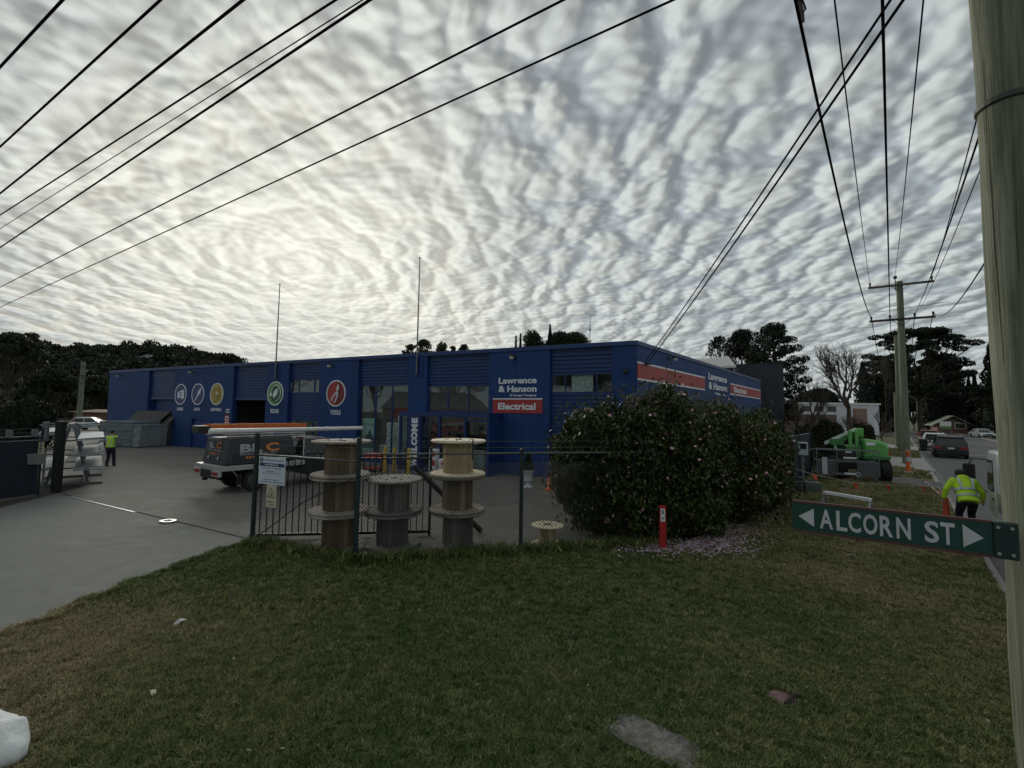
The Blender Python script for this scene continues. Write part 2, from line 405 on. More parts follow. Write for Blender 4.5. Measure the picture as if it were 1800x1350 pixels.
def text(mb, s, x0, x1, z0, z1, y, thick=.006, bold=.02, turn=False, spacing=1.0):
    """lettering filling the box x0..x1, z0..z1 of the x,z plane, facing -y; turn: reads upwards"""
    V, F = text_raw(s, bold, spacing)
    xs = [v[0] for v in V]; ys = [v[1] for v in V]; a, b = min(xs), max(xs); c, d = min(ys), max(ys)
    out = []
    for v in V:
        u = (v[0]-a)/(b-a); t = (v[1]-c)/(d-c); yy = y-(thick if v[2] > 0 else 0)
        if turn: out.append((x1-t*(x1-x0), yy, z0+u*(z1-z0)))
        else: out.append((x0+u*(x1-x0), yy, z0+t*(z1-z0)))
    return mb.add(out, F)
def leaves(P, size, rs, flat=.0, aspect=1.6, jitter=.35):
    """one quad per point, random lean; flat 1 = lying level"""
    n = len(P); a = rs.uniform(0, 2*np.pi, n); tl = np.arccos(rs.uniform(-1, 1, n))*(1-flat)+flat*rs.normal(0, .35, n)
    sz = size*(1+rs.uniform(-jitter, jitter, n)); b = rs.uniform(0, 2*np.pi, n)
    nx = np.stack([np.sin(tl)*np.cos(a), np.sin(tl)*np.sin(a), np.cos(tl)], 1)
    ref = np.stack([np.cos(b), np.sin(b), np.full(n, .13)], 1)
    u = np.cross(nx, ref); u /= np.linalg.norm(u, axis=1, keepdims=True)+1e-9; v = np.cross(nx, u)
    u = u*(sz*.5*aspect)[:, None]; v = v*(sz*.5)[:, None]
    V = np.stack([P-u, P+v*.9-u*.1, P+u, P-v*.9-u*.1], 1).reshape(-1, 3)
    return V, np.arange(n*4).reshape(n, 4)
# ---------------------------------------------------------------- ground, paving, street
C = Vector((5.18, 18.35, 0)); TF = R(26.5); TR = R(39.5)
FX = Vector((math.cos(TF), -math.sin(TF), 0)); FY = Vector((math.sin(TF), math.cos(TF), 0))     # along the front (to the right) / into the building
RX = Vector((math.sin(TR), math.cos(TR), 0)); RY = Vector((-math.cos(TR), math.sin(TR), 0))
def fl(px, py, off=0.0):                   # facade coordinates (x, z) seen at a pixel, off metres in front
    d = ray(px, py); t = (C-FY*off-CO).dot(FY)/d.dot(FY); p = CO+d*t; return (p-C).dot(FX), p.z
def fw_(x, y, z=0): return C+FX*x+FY*y+Vector((0, 0, z))
def rw_(x, y, z=0): return C+RX*x+RY*y+Vector((0, 0, z))
S = Vector((math.sin(R(41)), math.cos(R(41)), 0)); N = Vector((math.cos(R(41)), -math.sin(R(41)), 0)); K0 = Vector((17.9, 18.6, 0))
def st(u, v, z=0.0): p = K0+S*u+N*v; return Vector((p.x, p.y, z))
def xy(p): return (p.x, p.y)

LAWN = lawnmat('lawn_soil', True); BLADE = lawnmat('grass_blade', False)
FARG = mat('far_grass', (.050, .060, .022), .9, 0, .3, .15, col2=(.085, .085, .035), coords='Object', detail=8)
YARD = paving('yard_asphalt', (.098, .092, .081), (.158, .149, .132), 60, R(-26))
APRON = paving('apron_concrete', (.098, .104, .096), (.132, .137, .127), 80, R(-60), crack=False, bump=.2)
ROAD = paving('road_asphalt', (.085, .085, .085), (.120, .118, .115), 70, R(49))
CONC = paving('concrete', (.26, .25, .235), (.34, .33, .31), 50, R(49), crack=False, bump=.2)
sheet('ground', [(-900, -300), (900, -300), (900, 1500), (-900, 1500)], -.16, FARG)
# street
sheet('road', [xy(st(-70, 0)), xy(st(-70, 8.6)), xy(st(120, 8.6)), xy(st(120, 0))], -.125, ROAD)
sheet('cross_road', [xy(st(78, -70)), xy(st(90, -70)), xy(st(90, 70)), xy(st(78, 70))], -.121, ROAD)
kb = MB()
for a, b in ((-70, 77),):
    n = 49
    for i in range(n):
        u0 = a+(b-a)*i/n; u1 = a+(b-a)*(i+1)/n-.012
        p = [st(u0, -.11), st(u0, .07), st(u1, .07), st(u1, -.11)]
        kb.hexa([Vector((q.x, q.y, -.15)) for q in p]+[Vector((q.x, q.y, -.005 if k in (0, 3) else -.035)) for k, q in enumerate(p)])
tag(kb.build('kerb', CONC, bevel=.015), kind='structure')
gut = sheet('gutter', [xy(st(-70, .06)), xy(st(-70, .32)), xy(st(77, .32)), xy(st(77, .06))], -.119, paving('gutter_concrete', (.13, .125, .12), (.18, .175, .165), 60, R(49), crack=False))
kb = MB()
p = [st(-70, 8.6), st(-70, 8.9), st(77, 8.9), st(77, 8.6)]
kb.hexa([Vector((q.x, q.y, -.155)) for q in p]+[Vector((q.x, q.y, .0)) for q in p]); tag(kb.build('kerb', CONC), kind='structure')
# verge and front lawn (one gently uneven sheet)
POST1, POST2, POST3 = gp(443, 955), gp(624, 988), gp(915, 970)
FDIR = (POST3-POST2).normalized()
POST4 = POST3+FDIR*3.1
BEND = Vector((10.3, 17.0, 0))
lawn_poly = [(-6.5, -6), (-6.45, 2), (-6.27, 5.67), (-6.15, 7.2), (-5.9, 8.7), (-5.62, 9.82), xy(POST2+Vector((0, .12, 0))), xy(POST3+Vector((0, .15, 0))), xy(POST4+Vector((0, .2, 0))), xy(BEND),
             xy(BEND+S*60), xy(st(77, -.10)), xy(st(-32, -.10))]
def grid_lawn(poly, step=.16):
    pts = np.array(poly); x0, y0 = pts.min(0); x1, y1 = pts.max(0)
    return pts
me_l = sheet('lawn', lawn_poly, 0.0, LAWN)
bm = bmesh.new(); bm.from_mesh(me_l.data)
for _ in range(4): bmesh.ops.subdivide_edges(bm, edges=[e for e in bm.edges if e.calc_length() > 1.2], cuts=1, use_grid_fill=False)
bmesh.ops.triangulate(bm, faces=bm.faces)
bm.to_mesh(me_l.data); bm.free()
# yard beyond the gate, apron in front of it
sheet('yard', [xy(gp(100, 868)), xy(gp(440, 951)), xy(POST2+Vector((-.05, .12, 0))), xy(POST3+Vector((0, .15, 0))), xy(POST4+Vector((0, .2, 0))), xy(BEND), (15, 30), (10, 60), (-60, 80), (-70, 30), (-30, 20)], .002, YARD)
sheet('driveway_apron', [xy(gp(100, 868)), xy(gp(440, 951)), (-5.6, 9.8), (-5.88, 8.7), (-6.13, 7.2), (-6.25, 5.67), (-6.43, 2), (-6.6, -12), (-40, -12), (-40, 16), xy(gp(0, 893))], .006, APRON)
sheet('garden_strip', [xy(gp(0, 893)), xy(gp(100, 868)), xy(gp(100, 868)+Vector((-.5, 1.5, 0))), (-32, 21), (-40, 16)], .010, mat('bare_soil', (.035, .030, .022), .95, 0, .4, 4))
# driveways crossing the verge further down the street
DRIVES = []
def drive(name, px, z, m):
    DRIVES.append([xy(gp(*q)) for q in px]); sheet(name, [xy(gp(*q)) for q in px], z, m)
drive('driveway', [(1480, 797), (1480, 808), (1644, 829), (1652, 836), (1622, 806)], .006, CONC)
drive('driveway', [(1480, 774), (1480, 780), (1608, 792), (1619, 796), (1613, 786)], .006, CONC)
drive('driveway', [(1540, 834), (1530, 846), (1664, 862), (1655, 848)], .006, ROAD)

# gate track: a steel channel and a bolted plate in the joint between yard and apron
ga, gb = gp(100, 868), gp(440, 951); gd = (gb-ga).normalized()
def along(t, off=0.0, z=0.0): p = ga+(gb-ga)*t; q = Vector((gd.y, -gd.x, 0))*off; return Vector((p.x+q.x, p.y+q.y, z))
t_ = thing('gate_track', 'steel sliding gate track set into the driveway joint', 'gate track', along(.0))
mb = MB(); mb.beam(along(.10, 0, .012)-along(0), along(.50, 0, .012)-along(0), .07, .02); mb.build('rail', GALV, t_)
mb = MB(); mb.beam(along(.02, -.07, .006)-along(0), along(.98, -.07, .006)-along(0), .035, .012); mb.build('joint', mat('joint_filler', (.02, .02, .02), .9), t_)
pl = thing('steel_plate', 'pale steel keeper plate lying on the driveway joint', 'plate', gp(295, 918))
mb = MB(); mb.ring(0, 0, .16, .08, 0, .025, 24)
o = mb.build('plate', GALV, pl, rot=(R(90), 0, R(-20))); o.location = (0, 0, .03); o.scale = (1.35, .6, 1)

# ---------------------------------------------------------------- the blue warehouse
H = 5.97; HF = 5.78
wh = thing('warehouse', 'long blue painted block warehouse with ribbed cladding bays', 'building', C, -TF)
LEN = 44.66; RLEN = 25.2
piers = [(38.2, 44.66), (27.2, 34.5), (21.55, 23.7), (15.62, 18.8), (10.77, 12.0), (3.88, 7.05), (0.0, 1.04)]
DOORX = (-31.95, -30.75)
for a, b in piers:
    if a == 27.2:      # pier with a recessed door in it
        mb = MB(); mb.box(-b, DOORX[0], 0, .32, 0, HF); mb.box(DOORX[1], -a, 0, .32, 0, HF); mb.box(DOORX[0], DOORX[1], 0, .32, 2.08, HF)
    else: mb = Bx(-b, -a, 0, .32, 0, HF)
    mb.build('wall', BLUE, wh)
d = Bx(DOORX[0]+.03, DOORX[1]-.03, .14, .19, .02, 2.06).build('door', BLUED, wh)
MB().tube([(DOORX[0]+.12, .13, 1.0), (DOORX[0]+.12, .07, 1.0), (DOORX[0]+.24, .07, 1.0)], .012, 6).build('handle', GALV, d)
ANG = TF+math.pi/2-TR            # right wall direction in the warehouse frame
Bx(0, RLEN, 0.002, .32, 0, HF-.005).build('side_wall', BLUE, wh, rotz=ANG)
rl = Vector((math.cos(ANG), math.sin(ANG)))*RLEN
bx_ = (-LEN+rl.x, rl.y)
mb = MB(); mb.beam((-LEN+.15, .3, HF/2), (bx_[0]+.15, bx_[1], HF/2), .3, HF); mb.build('end_wall', BLUE, wh)
mb = MB(); mb.beam((bx_[0]+.2, bx_[1]-.2, HF/2), (rl.x-.1, rl.y-.2, HF/2), .3, HF-.02); mb.build('rear_wall', BLUE, wh)
mb = MB(); mb.slab([(-LEN+.2, .2), (-.3, .2), (rl.x-.35, rl.y-.3), (bx_[0]+.2, bx_[1]-.2)], 5.42, 5.5); mb.build('roof', mat('metal_roof', (.45, .46, .46), .5, .3, .1, 2), wh)
# capping
Bx(-LEN-.03, .05, -.045, .36, HF+.002, H).build('parapet_cap', BLUEM, wh, bevel=.008)
Bx(-.03, RLEN, -.04, .36, HF+.004, H-.004).build('parapet_cap', BLUEM, wh, rotz=ANG, bevel=.008)
def ribs(x0, x1, z0, z1, y, m=BLUEM, pitch=.178, dep=.05, name='cladding', parent=None):
    n = max(1, round((z1-z0)/pitch)); p = (z1-z0)/n; prof = []
    for i in range(n):
        z = z0+i*p; prof += [(y, z), (y, z+p*.30), (y-dep, z+p*.42), (y-dep, z+p*.86), (y, z+p*.98)]
    prof.append((y, z1)); mb = MB()
    V = [(x, a, b) for x in (x0, x1) for a, b in prof]; k = len(prof)
    mb.add(V, [(i, i+1, k+i+1, k+i) for i in range(k-1)]); return mb.build(name, m, parent or wh)
def window(x0, x1, z0, z1, y, cols, rows=1, fr=.05, m=BLUEF, gm=GLASS, colx=None):
    mb = MB(); d = .09
    xs = [x0+(x1-x0)*k for k in (colx or [i/cols for i in range(cols+1)])]; zs = [z0+(z1-z0)*i/rows for i in range(rows+1)]
    for i, x in enumerate(xs):
        a = x if i == 0 else (x-fr if i == len(xs)-1 else x-fr/2); mb.box(a, a+fr, y, y+d, z0, z1)
    for j, z in enumerate(zs):
        a = z if j == 0 else (z-fr if j == rows else z-fr/2)
        for i in range(len(xs)-1):
            l = xs[i]+(fr if i == 0 else fr/2); r = xs[i+1]-(fr if i == len(xs)-2 else fr/2)
            mb.box(l, r, y+.003, y+d-.003, a, a+fr)
    w_ = mb.build('window', m, wh)
    for i in range(len(xs)-1):
        for j in range(rows): Bx(xs[i]+fr*.4, xs[i+1]-fr*.4, y+.04, y+.05, zs[j]+fr*.4, zs[j+1]-fr*.4).build('pane', gm, w_)
    return w_
# bay 1: roller door
ribs(-38.2, -34.5, 3.66, HF, .20)
Bx(-38.2, -34.5, .12, .30, 3.50, 3.66).build('lintel', BLUEM, wh)
ribs(-37.9, -34.6, .03, 3.50, .42, BLUED, .09, .018, 'roller_door')
Bx(-38.2, -37.9, .28, .5, 0, 3.50).build('door_guide', BLUEF, wh)
# bay 2: open doorway into a dark store
ribs(-27.2, -23.7, 3.62, HF, .20)
Bx(-27.2, -23.7, .12, .30, 3.45, 3.62).build('lintel', BLUEM, wh)
# bay 3
ribs(-21.55, -18.8, 4.76, HF, .20); window(-21.55, -18.8, 3.90, 4.76, .16, 3, colx=[0, .27, .78, 1])
ribs(-21.55, -18.8, 2.22, 3.90, .20); window(-21.55, -18.8, .55, 2.22, .16, 3, colx=[0, .27, .78, 1]); ribs(-21.55, -18.8, .02, .55, .20)
# bay 4: showroom window
ribs(-15.62, -12.0, 4.33, HF, .20); window(-15.62, -12.0, .35, 4.33, .16, 3, fr=.07); Bx(-15.62, -12.0, .1, .32, .0, .35).build('sill_wall', BLUE, wh)
# bay 5: glazing above the entry
ribs(-10.77, -7.05, 4.24, HF, .20); window(-10.77, -7.05, 2.86, 4.24, .16, 3, fr=.06)
# bay 6
ribs(-3.88, -1.04, 4.66, HF, .20); window(-3.88, -1.04, 3.80, 4.66, .16, 3, colx=[0, .24, .75, 1])
ribs(-3.88, -1.04, 2.0, 3.80, .20); window(-3.88, -1.04, .30, 2.0, .16, 2, fr=.06); Bx(-3.88, -1.04, .1, .32, 0, .30).build('sill_wall', BLUE, wh)
# downpipe brackets under the flagpoles / wall details
for s_ in (22.75, 11.35):
    mb = MB(); mb.box(-s_-.03, -s_+.03, -.06, -.002, 4.75, 5.7); mb.box(-s_, -s_+.34, -.05, -.003, 4.72, 4.80); mb.box(-s_+.30, -s_+.34, -.05, -.003, 4.80, 5.6); mb.build('flagpole_bracket', BLUEF, wh)
# floodlights on the walls
def flood(x, z, parent, rz=None):
    mb = MB(); mb.cyl((0, 0, 0), (0, -.28, .02), .018, n=6); mb.box(-.09, .09, -.03, 0, -.07, .09); mb.cyl((0, -.28, .0), (0, -.28, .10), .12, .10, 14)
    f_ = mb.build('floodlight', DARK, parent, loc=(x, -.003, z) if rz is None else (math.cos(rz)*x+math.sin(rz)*.003, math.sin(rz)*x-math.cos(rz)*.003, z), rotz=rz)
    mb = MB(); mb.lathe([(.02, -.14), (.08, -.12), (.11, -.05), (.115, 0)], 14, (0, -.28, 0)); mb.build('lens', mat('lamp_glass', (.55, .58, .55), .25, 0, .05, 5), f_, smooth=40)
for x, z in ((-42.6, 5.50), (-32.0, 5.52), (-17.7, 5.50), (-5.70, 5.50)): flood(x, z, wh)
flood(3.7, 5.58, wh, ANG)
# camera and cable bracket near the corner
mb = MB(); mb.box(-.55, -.35, -.05, -.002, 4.62, 4.78); mb.tube([(-.45, -.05, 4.7), (-.45, -.16, 4.68)], .02, 6); mb.ball((-.45, -.18, 4.64), .07); mb.beam((-.62, -.10, 4.82), (-.30, -.10, 4.82), .02, .02); mb.build('security_camera', DARK, wh)
mb = MB(); mb.beam((.9, -.02, 5.08), (.9, -.20, 5.06), .5, .05); mb.tube([(.75, -.1, 5.08), (.75, -.1, 5.22)], .02, 6); mb.build('cable_bracket', DARK, wh, rotz=ANG)
# inside the shop
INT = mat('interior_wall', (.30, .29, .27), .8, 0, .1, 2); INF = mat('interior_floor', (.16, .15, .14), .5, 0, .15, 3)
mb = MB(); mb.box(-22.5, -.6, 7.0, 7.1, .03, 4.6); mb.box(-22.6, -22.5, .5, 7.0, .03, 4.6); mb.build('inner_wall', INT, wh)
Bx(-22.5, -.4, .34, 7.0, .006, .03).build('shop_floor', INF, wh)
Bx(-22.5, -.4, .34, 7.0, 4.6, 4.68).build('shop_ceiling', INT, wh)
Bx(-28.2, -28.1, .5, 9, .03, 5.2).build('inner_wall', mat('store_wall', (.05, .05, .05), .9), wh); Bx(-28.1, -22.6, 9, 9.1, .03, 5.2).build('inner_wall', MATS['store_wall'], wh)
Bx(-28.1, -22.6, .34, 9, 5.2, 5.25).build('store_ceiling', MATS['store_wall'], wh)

TUBE = emis('tube_light', (.95, 1.0, .98), 14.0)
for k in range(5):
    x = -20.6+k*3.55
    f_ = Bx(x, x+1.5, 1.7, 1.86, 4.50, 4.595).build('ceiling_batten', WHITE, wh); Bx(x+.04, x+1.46, 1.73, 1.83, 4.46, 4.498).build('tube', TUBE, f_)
# glazed entry porch in front of bay 5
OFF = 1.25
vx = [fl(px, 760, OFF)[0] for px in (704, 741, 773, 818, 859)]
zt = 2.86
pc = thing('entry_porch', 'blue framed glazed entry porch projecting from the shop front', 'porch', C, -TF)
mb = MB(); mb.box(vx[0]-.06, vx[-1]+.06, -OFF-.10, -OFF+.12, zt-.22, zt); mb.box(vx[0]-.06, vx[0]+.08, -OFF+.12, -.003, zt-.20, zt-.003); mb.box(vx[-1]-.08, vx[-1]+.06, -OFF+.12, -.003, zt-.20, zt-.003); mb.build('head_beam', BLUEF, pc)
Bx(vx[0]-.05, vx[-1]+.05, -OFF+.12, -.003, zt-.06, zt-.008).build('roof', BLUEM, pc)
for x in vx: Bx(x-.055, x+.055, -OFF-.06, -OFF+.06, .006, zt-.22).build('post', BLUEF, pc)
for i in range(4):
    if i == 3: continue
    Bx(vx[i]+.055, vx[i+1]-.055, -OFF-.012, -OFF+.0, .12, zt-.225).build('pane', GLASS, pc)
    Bx(vx[i]+.055, vx[i+1]-.055, -OFF-.04, -OFF+.04, .006, .12).build('kick_rail', BLUEF, pc)
Bx(vx[3]+.055, vx[4]-.055, -OFF-.03, -OFF+.03, zt-.42, zt-.36).build('door_head', BLUEF, pc)
Bx(vx[3]+.06, vx[4]-.06, -OFF+.55, -OFF+.565, .05, zt-.25).build('door_leaf', GLASS, pc)
Bx(vx[0]-.02, vx[0]+.0, -OFF+.06, -.004, .05, zt-.225).build('side_pane', GLASS, pc); Bx(vx[-1]-.02, vx[-1]+.03, -OFF+.06, -.004, .006, zt-.205).build('side_panel', BLUEM, pc)

# flagpoles on the roof edge
for px, py, lab in ((492, 499, 'thin bare flagpole on the parapet above the solar sign'), (738, 453, 'tall bare flagpole on the parapet between the two showroom bays')):
    x = fl(px, py, .12)[0]; zt_ = fl(px, py, .12)[1]; p = fw_(x, -.12)
    f_ = thing('flagpole', lab, 'flagpole', p, group='flagpoles on the warehouse front')
    MB().tube([(0, 0, 4.85), (0, 0, 8), (0, 0, zt_-.05)], [.045, .038, .026], 8).build('pole', GALVD, f_, smooth=50); MB().ball((0, 0, zt_-.02), .05).build('finial', GALVD, f_, smooth=60)
mp_ = at(1037, 605, 27); ms = thing('antenna_mast', 'thin roof mast carrying a flat white dish behind the corner parapet', 'antenna', (mp_.x, mp_.y, 5.5))
mt = at(1037, 552, 27).z-5.5
MB().tube([(0, 0, 0), (0, 0, mt)], .022, 6).build('mast', GALVD, ms); MB().ball((0, 0, mt*.72), .07).build('clamp', DARK, ms)
mb = MB(); mb.box(-.36, .36, -.22, .22, -.025, .025); mb.build('dish', WHITE, ms, loc=(0, 0, mt+.05), rot=(R(32), R(12), 0), bevel=.02)
# ---------------------------------------------------------------- signs on the warehouse
def wsign(name, label, wall, x, z, cat='sign', group=None):
    """Empty on the wall face; local x along the wall, -y towards the viewer"""
    p = fw_(x, 0, z) if wall == 'F' else rw_(x, 0, z)
    return thing(name, label, cat, p, -TF if wall == 'F' else math.pi/2-TR, group)
def disc(n, r): return [(r*math.cos(2*math.pi*i/n), r*math.sin(2*math.pi*i/n)) for i in range(n)]
NAVY = mat('sign_navy', (.035, .05, .17), .5, 0, .06, 3); GOLD = mat('sign_gold', (.44, .33, .075), .5, 0, .08, 3); GOLDD = mat('sign_gold_dark', (.22, .16, .04), .5, 0, .08, 3)
GREEN = mat('sign_green', (.10, .30, .075), .5, 0, .08, 3); GREEND = mat('sign_green_dark', (.022, .115, .055), .5, 0, .08, 3); REDD = mat('sign_red_dark', (.17, .02, .02), .5, 0, .08, 3)
def round_sign(word, x, z, r, base, label, bold=.02):
    s_ = wsign('round_sign', label, 'F', x, z, group='round trade signs on the warehouse front')
    MB().prism(disc(48, r*.96), -.02, -.002).build('disc', base, s_)
    MB().ring(0, 0, r, r*.91, -.032, -.003, 48).build('rim', SIGNW, s_)
    return s_
def rot2(pts, a, dx=0, dz=0): return [(x*math.cos(a)-z*math.sin(a)+dx, x*math.sin(a)+z*math.cos(a)+dz) for x, z in pts]
def lettering(s_, txt, x0, x1, z0, z1, y=-.003, bold=.022, m=None, th=.015, turn=False, spacing=1.0):
    mb = MB(); text(mb, txt, x0, x1, z0, z1, y, th, bold, turn, spacing); return mb.build('lettering', m or SIGNW, s_)
r = .78
s1 = round_sign('CABLE', -33.55, 3.87, r, NAVY, 'round navy sign reading CABLE with a white plug icon')
mb = MB(); mb.prism([(-.38, -.28), (-.38, .20), (.02, .24), (.02, .32), (.46, .32), (.46, -.34), (.02, -.34), (.02, -.28)], -.03, -.021); mb.build('icon', SIGNW, s1)
mb = MB()
for k in range(3): mb.box(-.14, .18, -.036, -.031, .10-.19*k, .18-.19*k)
mb.build('icon_bars', NAVY, s1); lettering(s1, 'CABLE', -.42, .42, -1.20, -.98)
s2 = round_sign('DATA', -31.32, 3.87, r, NAVY, 'round navy sign reading DATA with a white network plug icon')
mb = MB(); a = R(52); mb.prism(rot2([(-.62, -.05), (-.10, -.05), (.06, -.13), (.34, -.13), (.34, -.08), (.56, -.06), (.56, .06), (.34, .08), (.34, .13), (.06, .13), (-.10, .05), (-.62, .05)], a, .05, 0), -.03, -.021); mb.build('icon', SIGNW, s2)
lettering(s2, 'DATA', -.36, .36, -1.20, -.98)
s3 = round_sign('LIGHTING', -29.03, 3.87, r, GOLD, 'round gold sign reading LIGHTING with a floodlight icon')
mb = MB(); mb.prism(rot2([(-.36, -.34), (.36, -.34), (.36, .34), (-.36, .34)], R(14), .03, .08), -.03, -.021); mb.prism(rot2([(-.42, -.05), (.42, -.05), (.42, .04), (-.42, .04)], R(22), 0, -.46), -.03, -.021); mb.build('icon', GOLDD, s3)
mb = MB(); mb.prism(rot2([(-.24, -.22), (.24, -.22), (.24, .22), (-.24, .22)], R(14), .03, .08), -.036, -.031); mb.build('icon_lens', GOLD, s3)
MB().prism(rot2(disc(12, .07), 0, .03, .08), -.042, -.037).build('icon_bulb', SIGNW, s3)
lettering(s3, 'LIGHTING', -.62, .62, -1.20, -.98)
s4 = round_sign('SOLAR', -22.75, 3.88, r, GREEN, 'round green sign reading SOLAR with a leaf and power plug icon')
MB().prism([(x+.10, z-.02) for x, z in disc(32, .56)], -.026, -.021).build('icon_ground', GREEND, s4)
mb = MB(); o_ = []
for i in range(26):
    t = R(175)-R(262)*i/25; o_.append((.08+.45*math.cos(t), -.034, .03+.50*math.sin(t)))
mb.tube(o_, .032, 6); mb.build('icon_cord', SIGNW, s4)
mb = MB(); mb.prism([(-.16, -.30), (-.22, -.10), (-.14, .12), (.06, .26), (.26, .36), (.24, .10), (.14, -.12), (-.02, -.24)], -.034, -.027); mb.prism(rot2([(-.12, -.10), (.12, -.10), (.12, .06), (.06, .06), (.06, .16), (-.06, .16), (-.06, .06), (-.12, .06)], R(8), -.43, -.06), -.034, -.027); mb.build('icon', SIGNW, s4)
lettering(s4, 'SOLAR', -.40, .40, -1.26, -.99)
s5 = round_sign('TOOLS', -17.33, 3.86, r, RED, 'round red sign reading TOOLS with a white pliers icon')
MB().prism([(.02, .70), (.35, .58), (.60, .30), (.68, -.02), (.60, -.34), (.32, -.60), (0, -.69), (-.12, -.66), (.05, -.3), (.12, .1)], -.026, -.021).build('icon_shade', REDD, s5)
mb = MB()
mb.prism([(.06, .16), (.14, .12), (.20, .22), (.24, .40), (.20, .46), (.17, .56), (.12, .46), (.05, .34)], -.036, -.027)
mb.tube([(.08, -.032, .10), (-.06, -.032, -.08), (-.26, -.032, -.24), (-.33, -.032, -.44)], [.04, .055, .055, .05], 6); mb.tube([(.13, -.032, .08), (.14, -.032, -.14), (.06, -.032, -.38), (-.08, -.032, -.56)], [.04, .055, .055, .05], 6); mb.build('icon', SIGNW, s5)
lettering(s5, 'TOOLS', -.42, .42, -1.26, -.98)
# shop name on the front
def nameboard(wall, x0, x1, z_top, lab, k=1.0):
    s_ = wsign('name_lettering', lab, wall, x0, 0); w_ = x1-x0
    lettering(s_, 'Lawrence', 0, w_, z_top-.30*k, z_top, bold=.032); lettering(s_, '& Hanson', 0, w_, z_top-.70*k, z_top-.39*k, bold=.032)
    lettering(s_, 'A Sonepar Company', w_*.31, w_, z_top-.93*k, z_top-.79*k, bold=.018)
    return s_
nameboard('F', -6.50, -4.52, 4.55, 'white shop name lettering on the front wall above the red Electrical panel')
s_ = wsign('electrical_sign', 'red panel reading Electrical below the shop name on the front wall', 'F', -6.79, 0)
Bx(0, 2.57, -.03, -.002, 2.86, 3.50).build('panel', RED, s_, bevel=.004); Bx(0, 2.57, -.036, -.002, 3.503, 3.56).build('stripe', SIGNW, s_)
lettering(s_, 'Electrical', .30, 2.24, 3.02, 3.34, -.031, .032)
# side wall
s_ = wsign('red_band', 'long plain red band with white edges along the side wall', 'R', .03, 0)
Bx(0, 4.6, -.025, -.002, 4.40, 5.02).build('panel', RED, s_); Bx(4.612, 9.3, -.025, -.002, 4.40, 5.02).build('panel', RED, s_)
Bx(0, 9.3, -.03, -.002, 5.023, 5.10).build('stripe', SIGNW, s_); Bx(0, 9.3, -.03, -.002, 4.32, 4.397).build('stripe', SIGNW, s_)
nameboard('R', 10.1, 14.2, 5.45, 'tall white shop name lettering on the side wall between two red bands', 1.42)
s_ = wsign('electrical_band', 'red band reading Electrical at the far end of the side wall', 'R', 15.05, 0)
Bx(0, 10.05, -.025, -.002, 4.40, 5.02).build('panel', RED, s_); Bx(0, 10.05, -.03, -.002, 5.023, 5.10).build('stripe', SIGNW, s_); Bx(0, 10.05, -.03, -.002, 4.32, 4.397).build('stripe', SIGNW, s_)
lettering(s_, 'Electrical', 1.0, 4.6, 4.52, 4.90, -.026, .03)
# small notices by the open doorway
nx, nz = fl(394, 733)
s_ = wsign('door_notice', 'small red and white notice board beside the open doorway', 'F', -27.95, 0)
Bx(0, .52, -.02, -.002, 1.75, 2.42).build('panel', RED, s_); mb = MB()
for z in (2.28, 2.10, 1.92): mb.box(.06, .46, -.026, -.021, z-.04, z+.04)
mb.build('print', SIGNW, s_)
s_ = wsign('door_notice', 'small grey and white notice above the red one beside the open doorway', 'F', -27.9, 0)
Bx(0, .5, -.02, -.002, 2.52, 2.86).build('panel', NAVY, s_); mb = MB()
for z in (2.78, 2.62): mb.box(.03, .47, -.026, -.021, z-.035, z+.035)
mb.build('print', SIGNW, s_)
# WELCOME banner on the porch
bx0 = fl(718, 780, 1.3)[0]; bx1 = fl(739, 780, 1.3)[0]
s_ = thing('welcome_banner', 'tall navy banner reading WELCOME hung on the entry porch', 'banner', fw_(bx0, -1.34), -TF)
bw = bx1-bx0
Bx(0, bw, -.02, 0, .15, 2.66).build('panel', mat('banner_navy', (.012, .028, .13), .6, 0, .08, 3), s_)
for t0, z0_, z1_ in (('W', .20, .62), ('E', .66, .93), ('L', .97, 1.20), ('C', 1.23, 1.52), ('O', 1.55, 1.86), ('M', 1.90, 2.25), ('E', 2.30, 2.56)):
    lettering(s_, t0, bw*.28, bw*.80, z0_, z1_, -.021, .07, turn=True, th=.006)
mb = MB(); n = 20
pts = []
for i in range(32):
    rr = .20 if (i//2) % 2 == 0 else .165; a = 2*math.pi*i/32; pts.append((bw*.54+rr*math.cos(a), 1.70+rr*math.sin(a)))
mb.prism(pts, -.034, -.028); mb.build('gear', SIGNW, s_); MB().prism([(bw*.54+.08*math.cos(2*math.pi*i/16), 1.70+.08*math.sin(2*math.pi*i/16)) for i in range(16)], -.040, -.035).build('gear_hub', MATS['banner_navy'], s_)
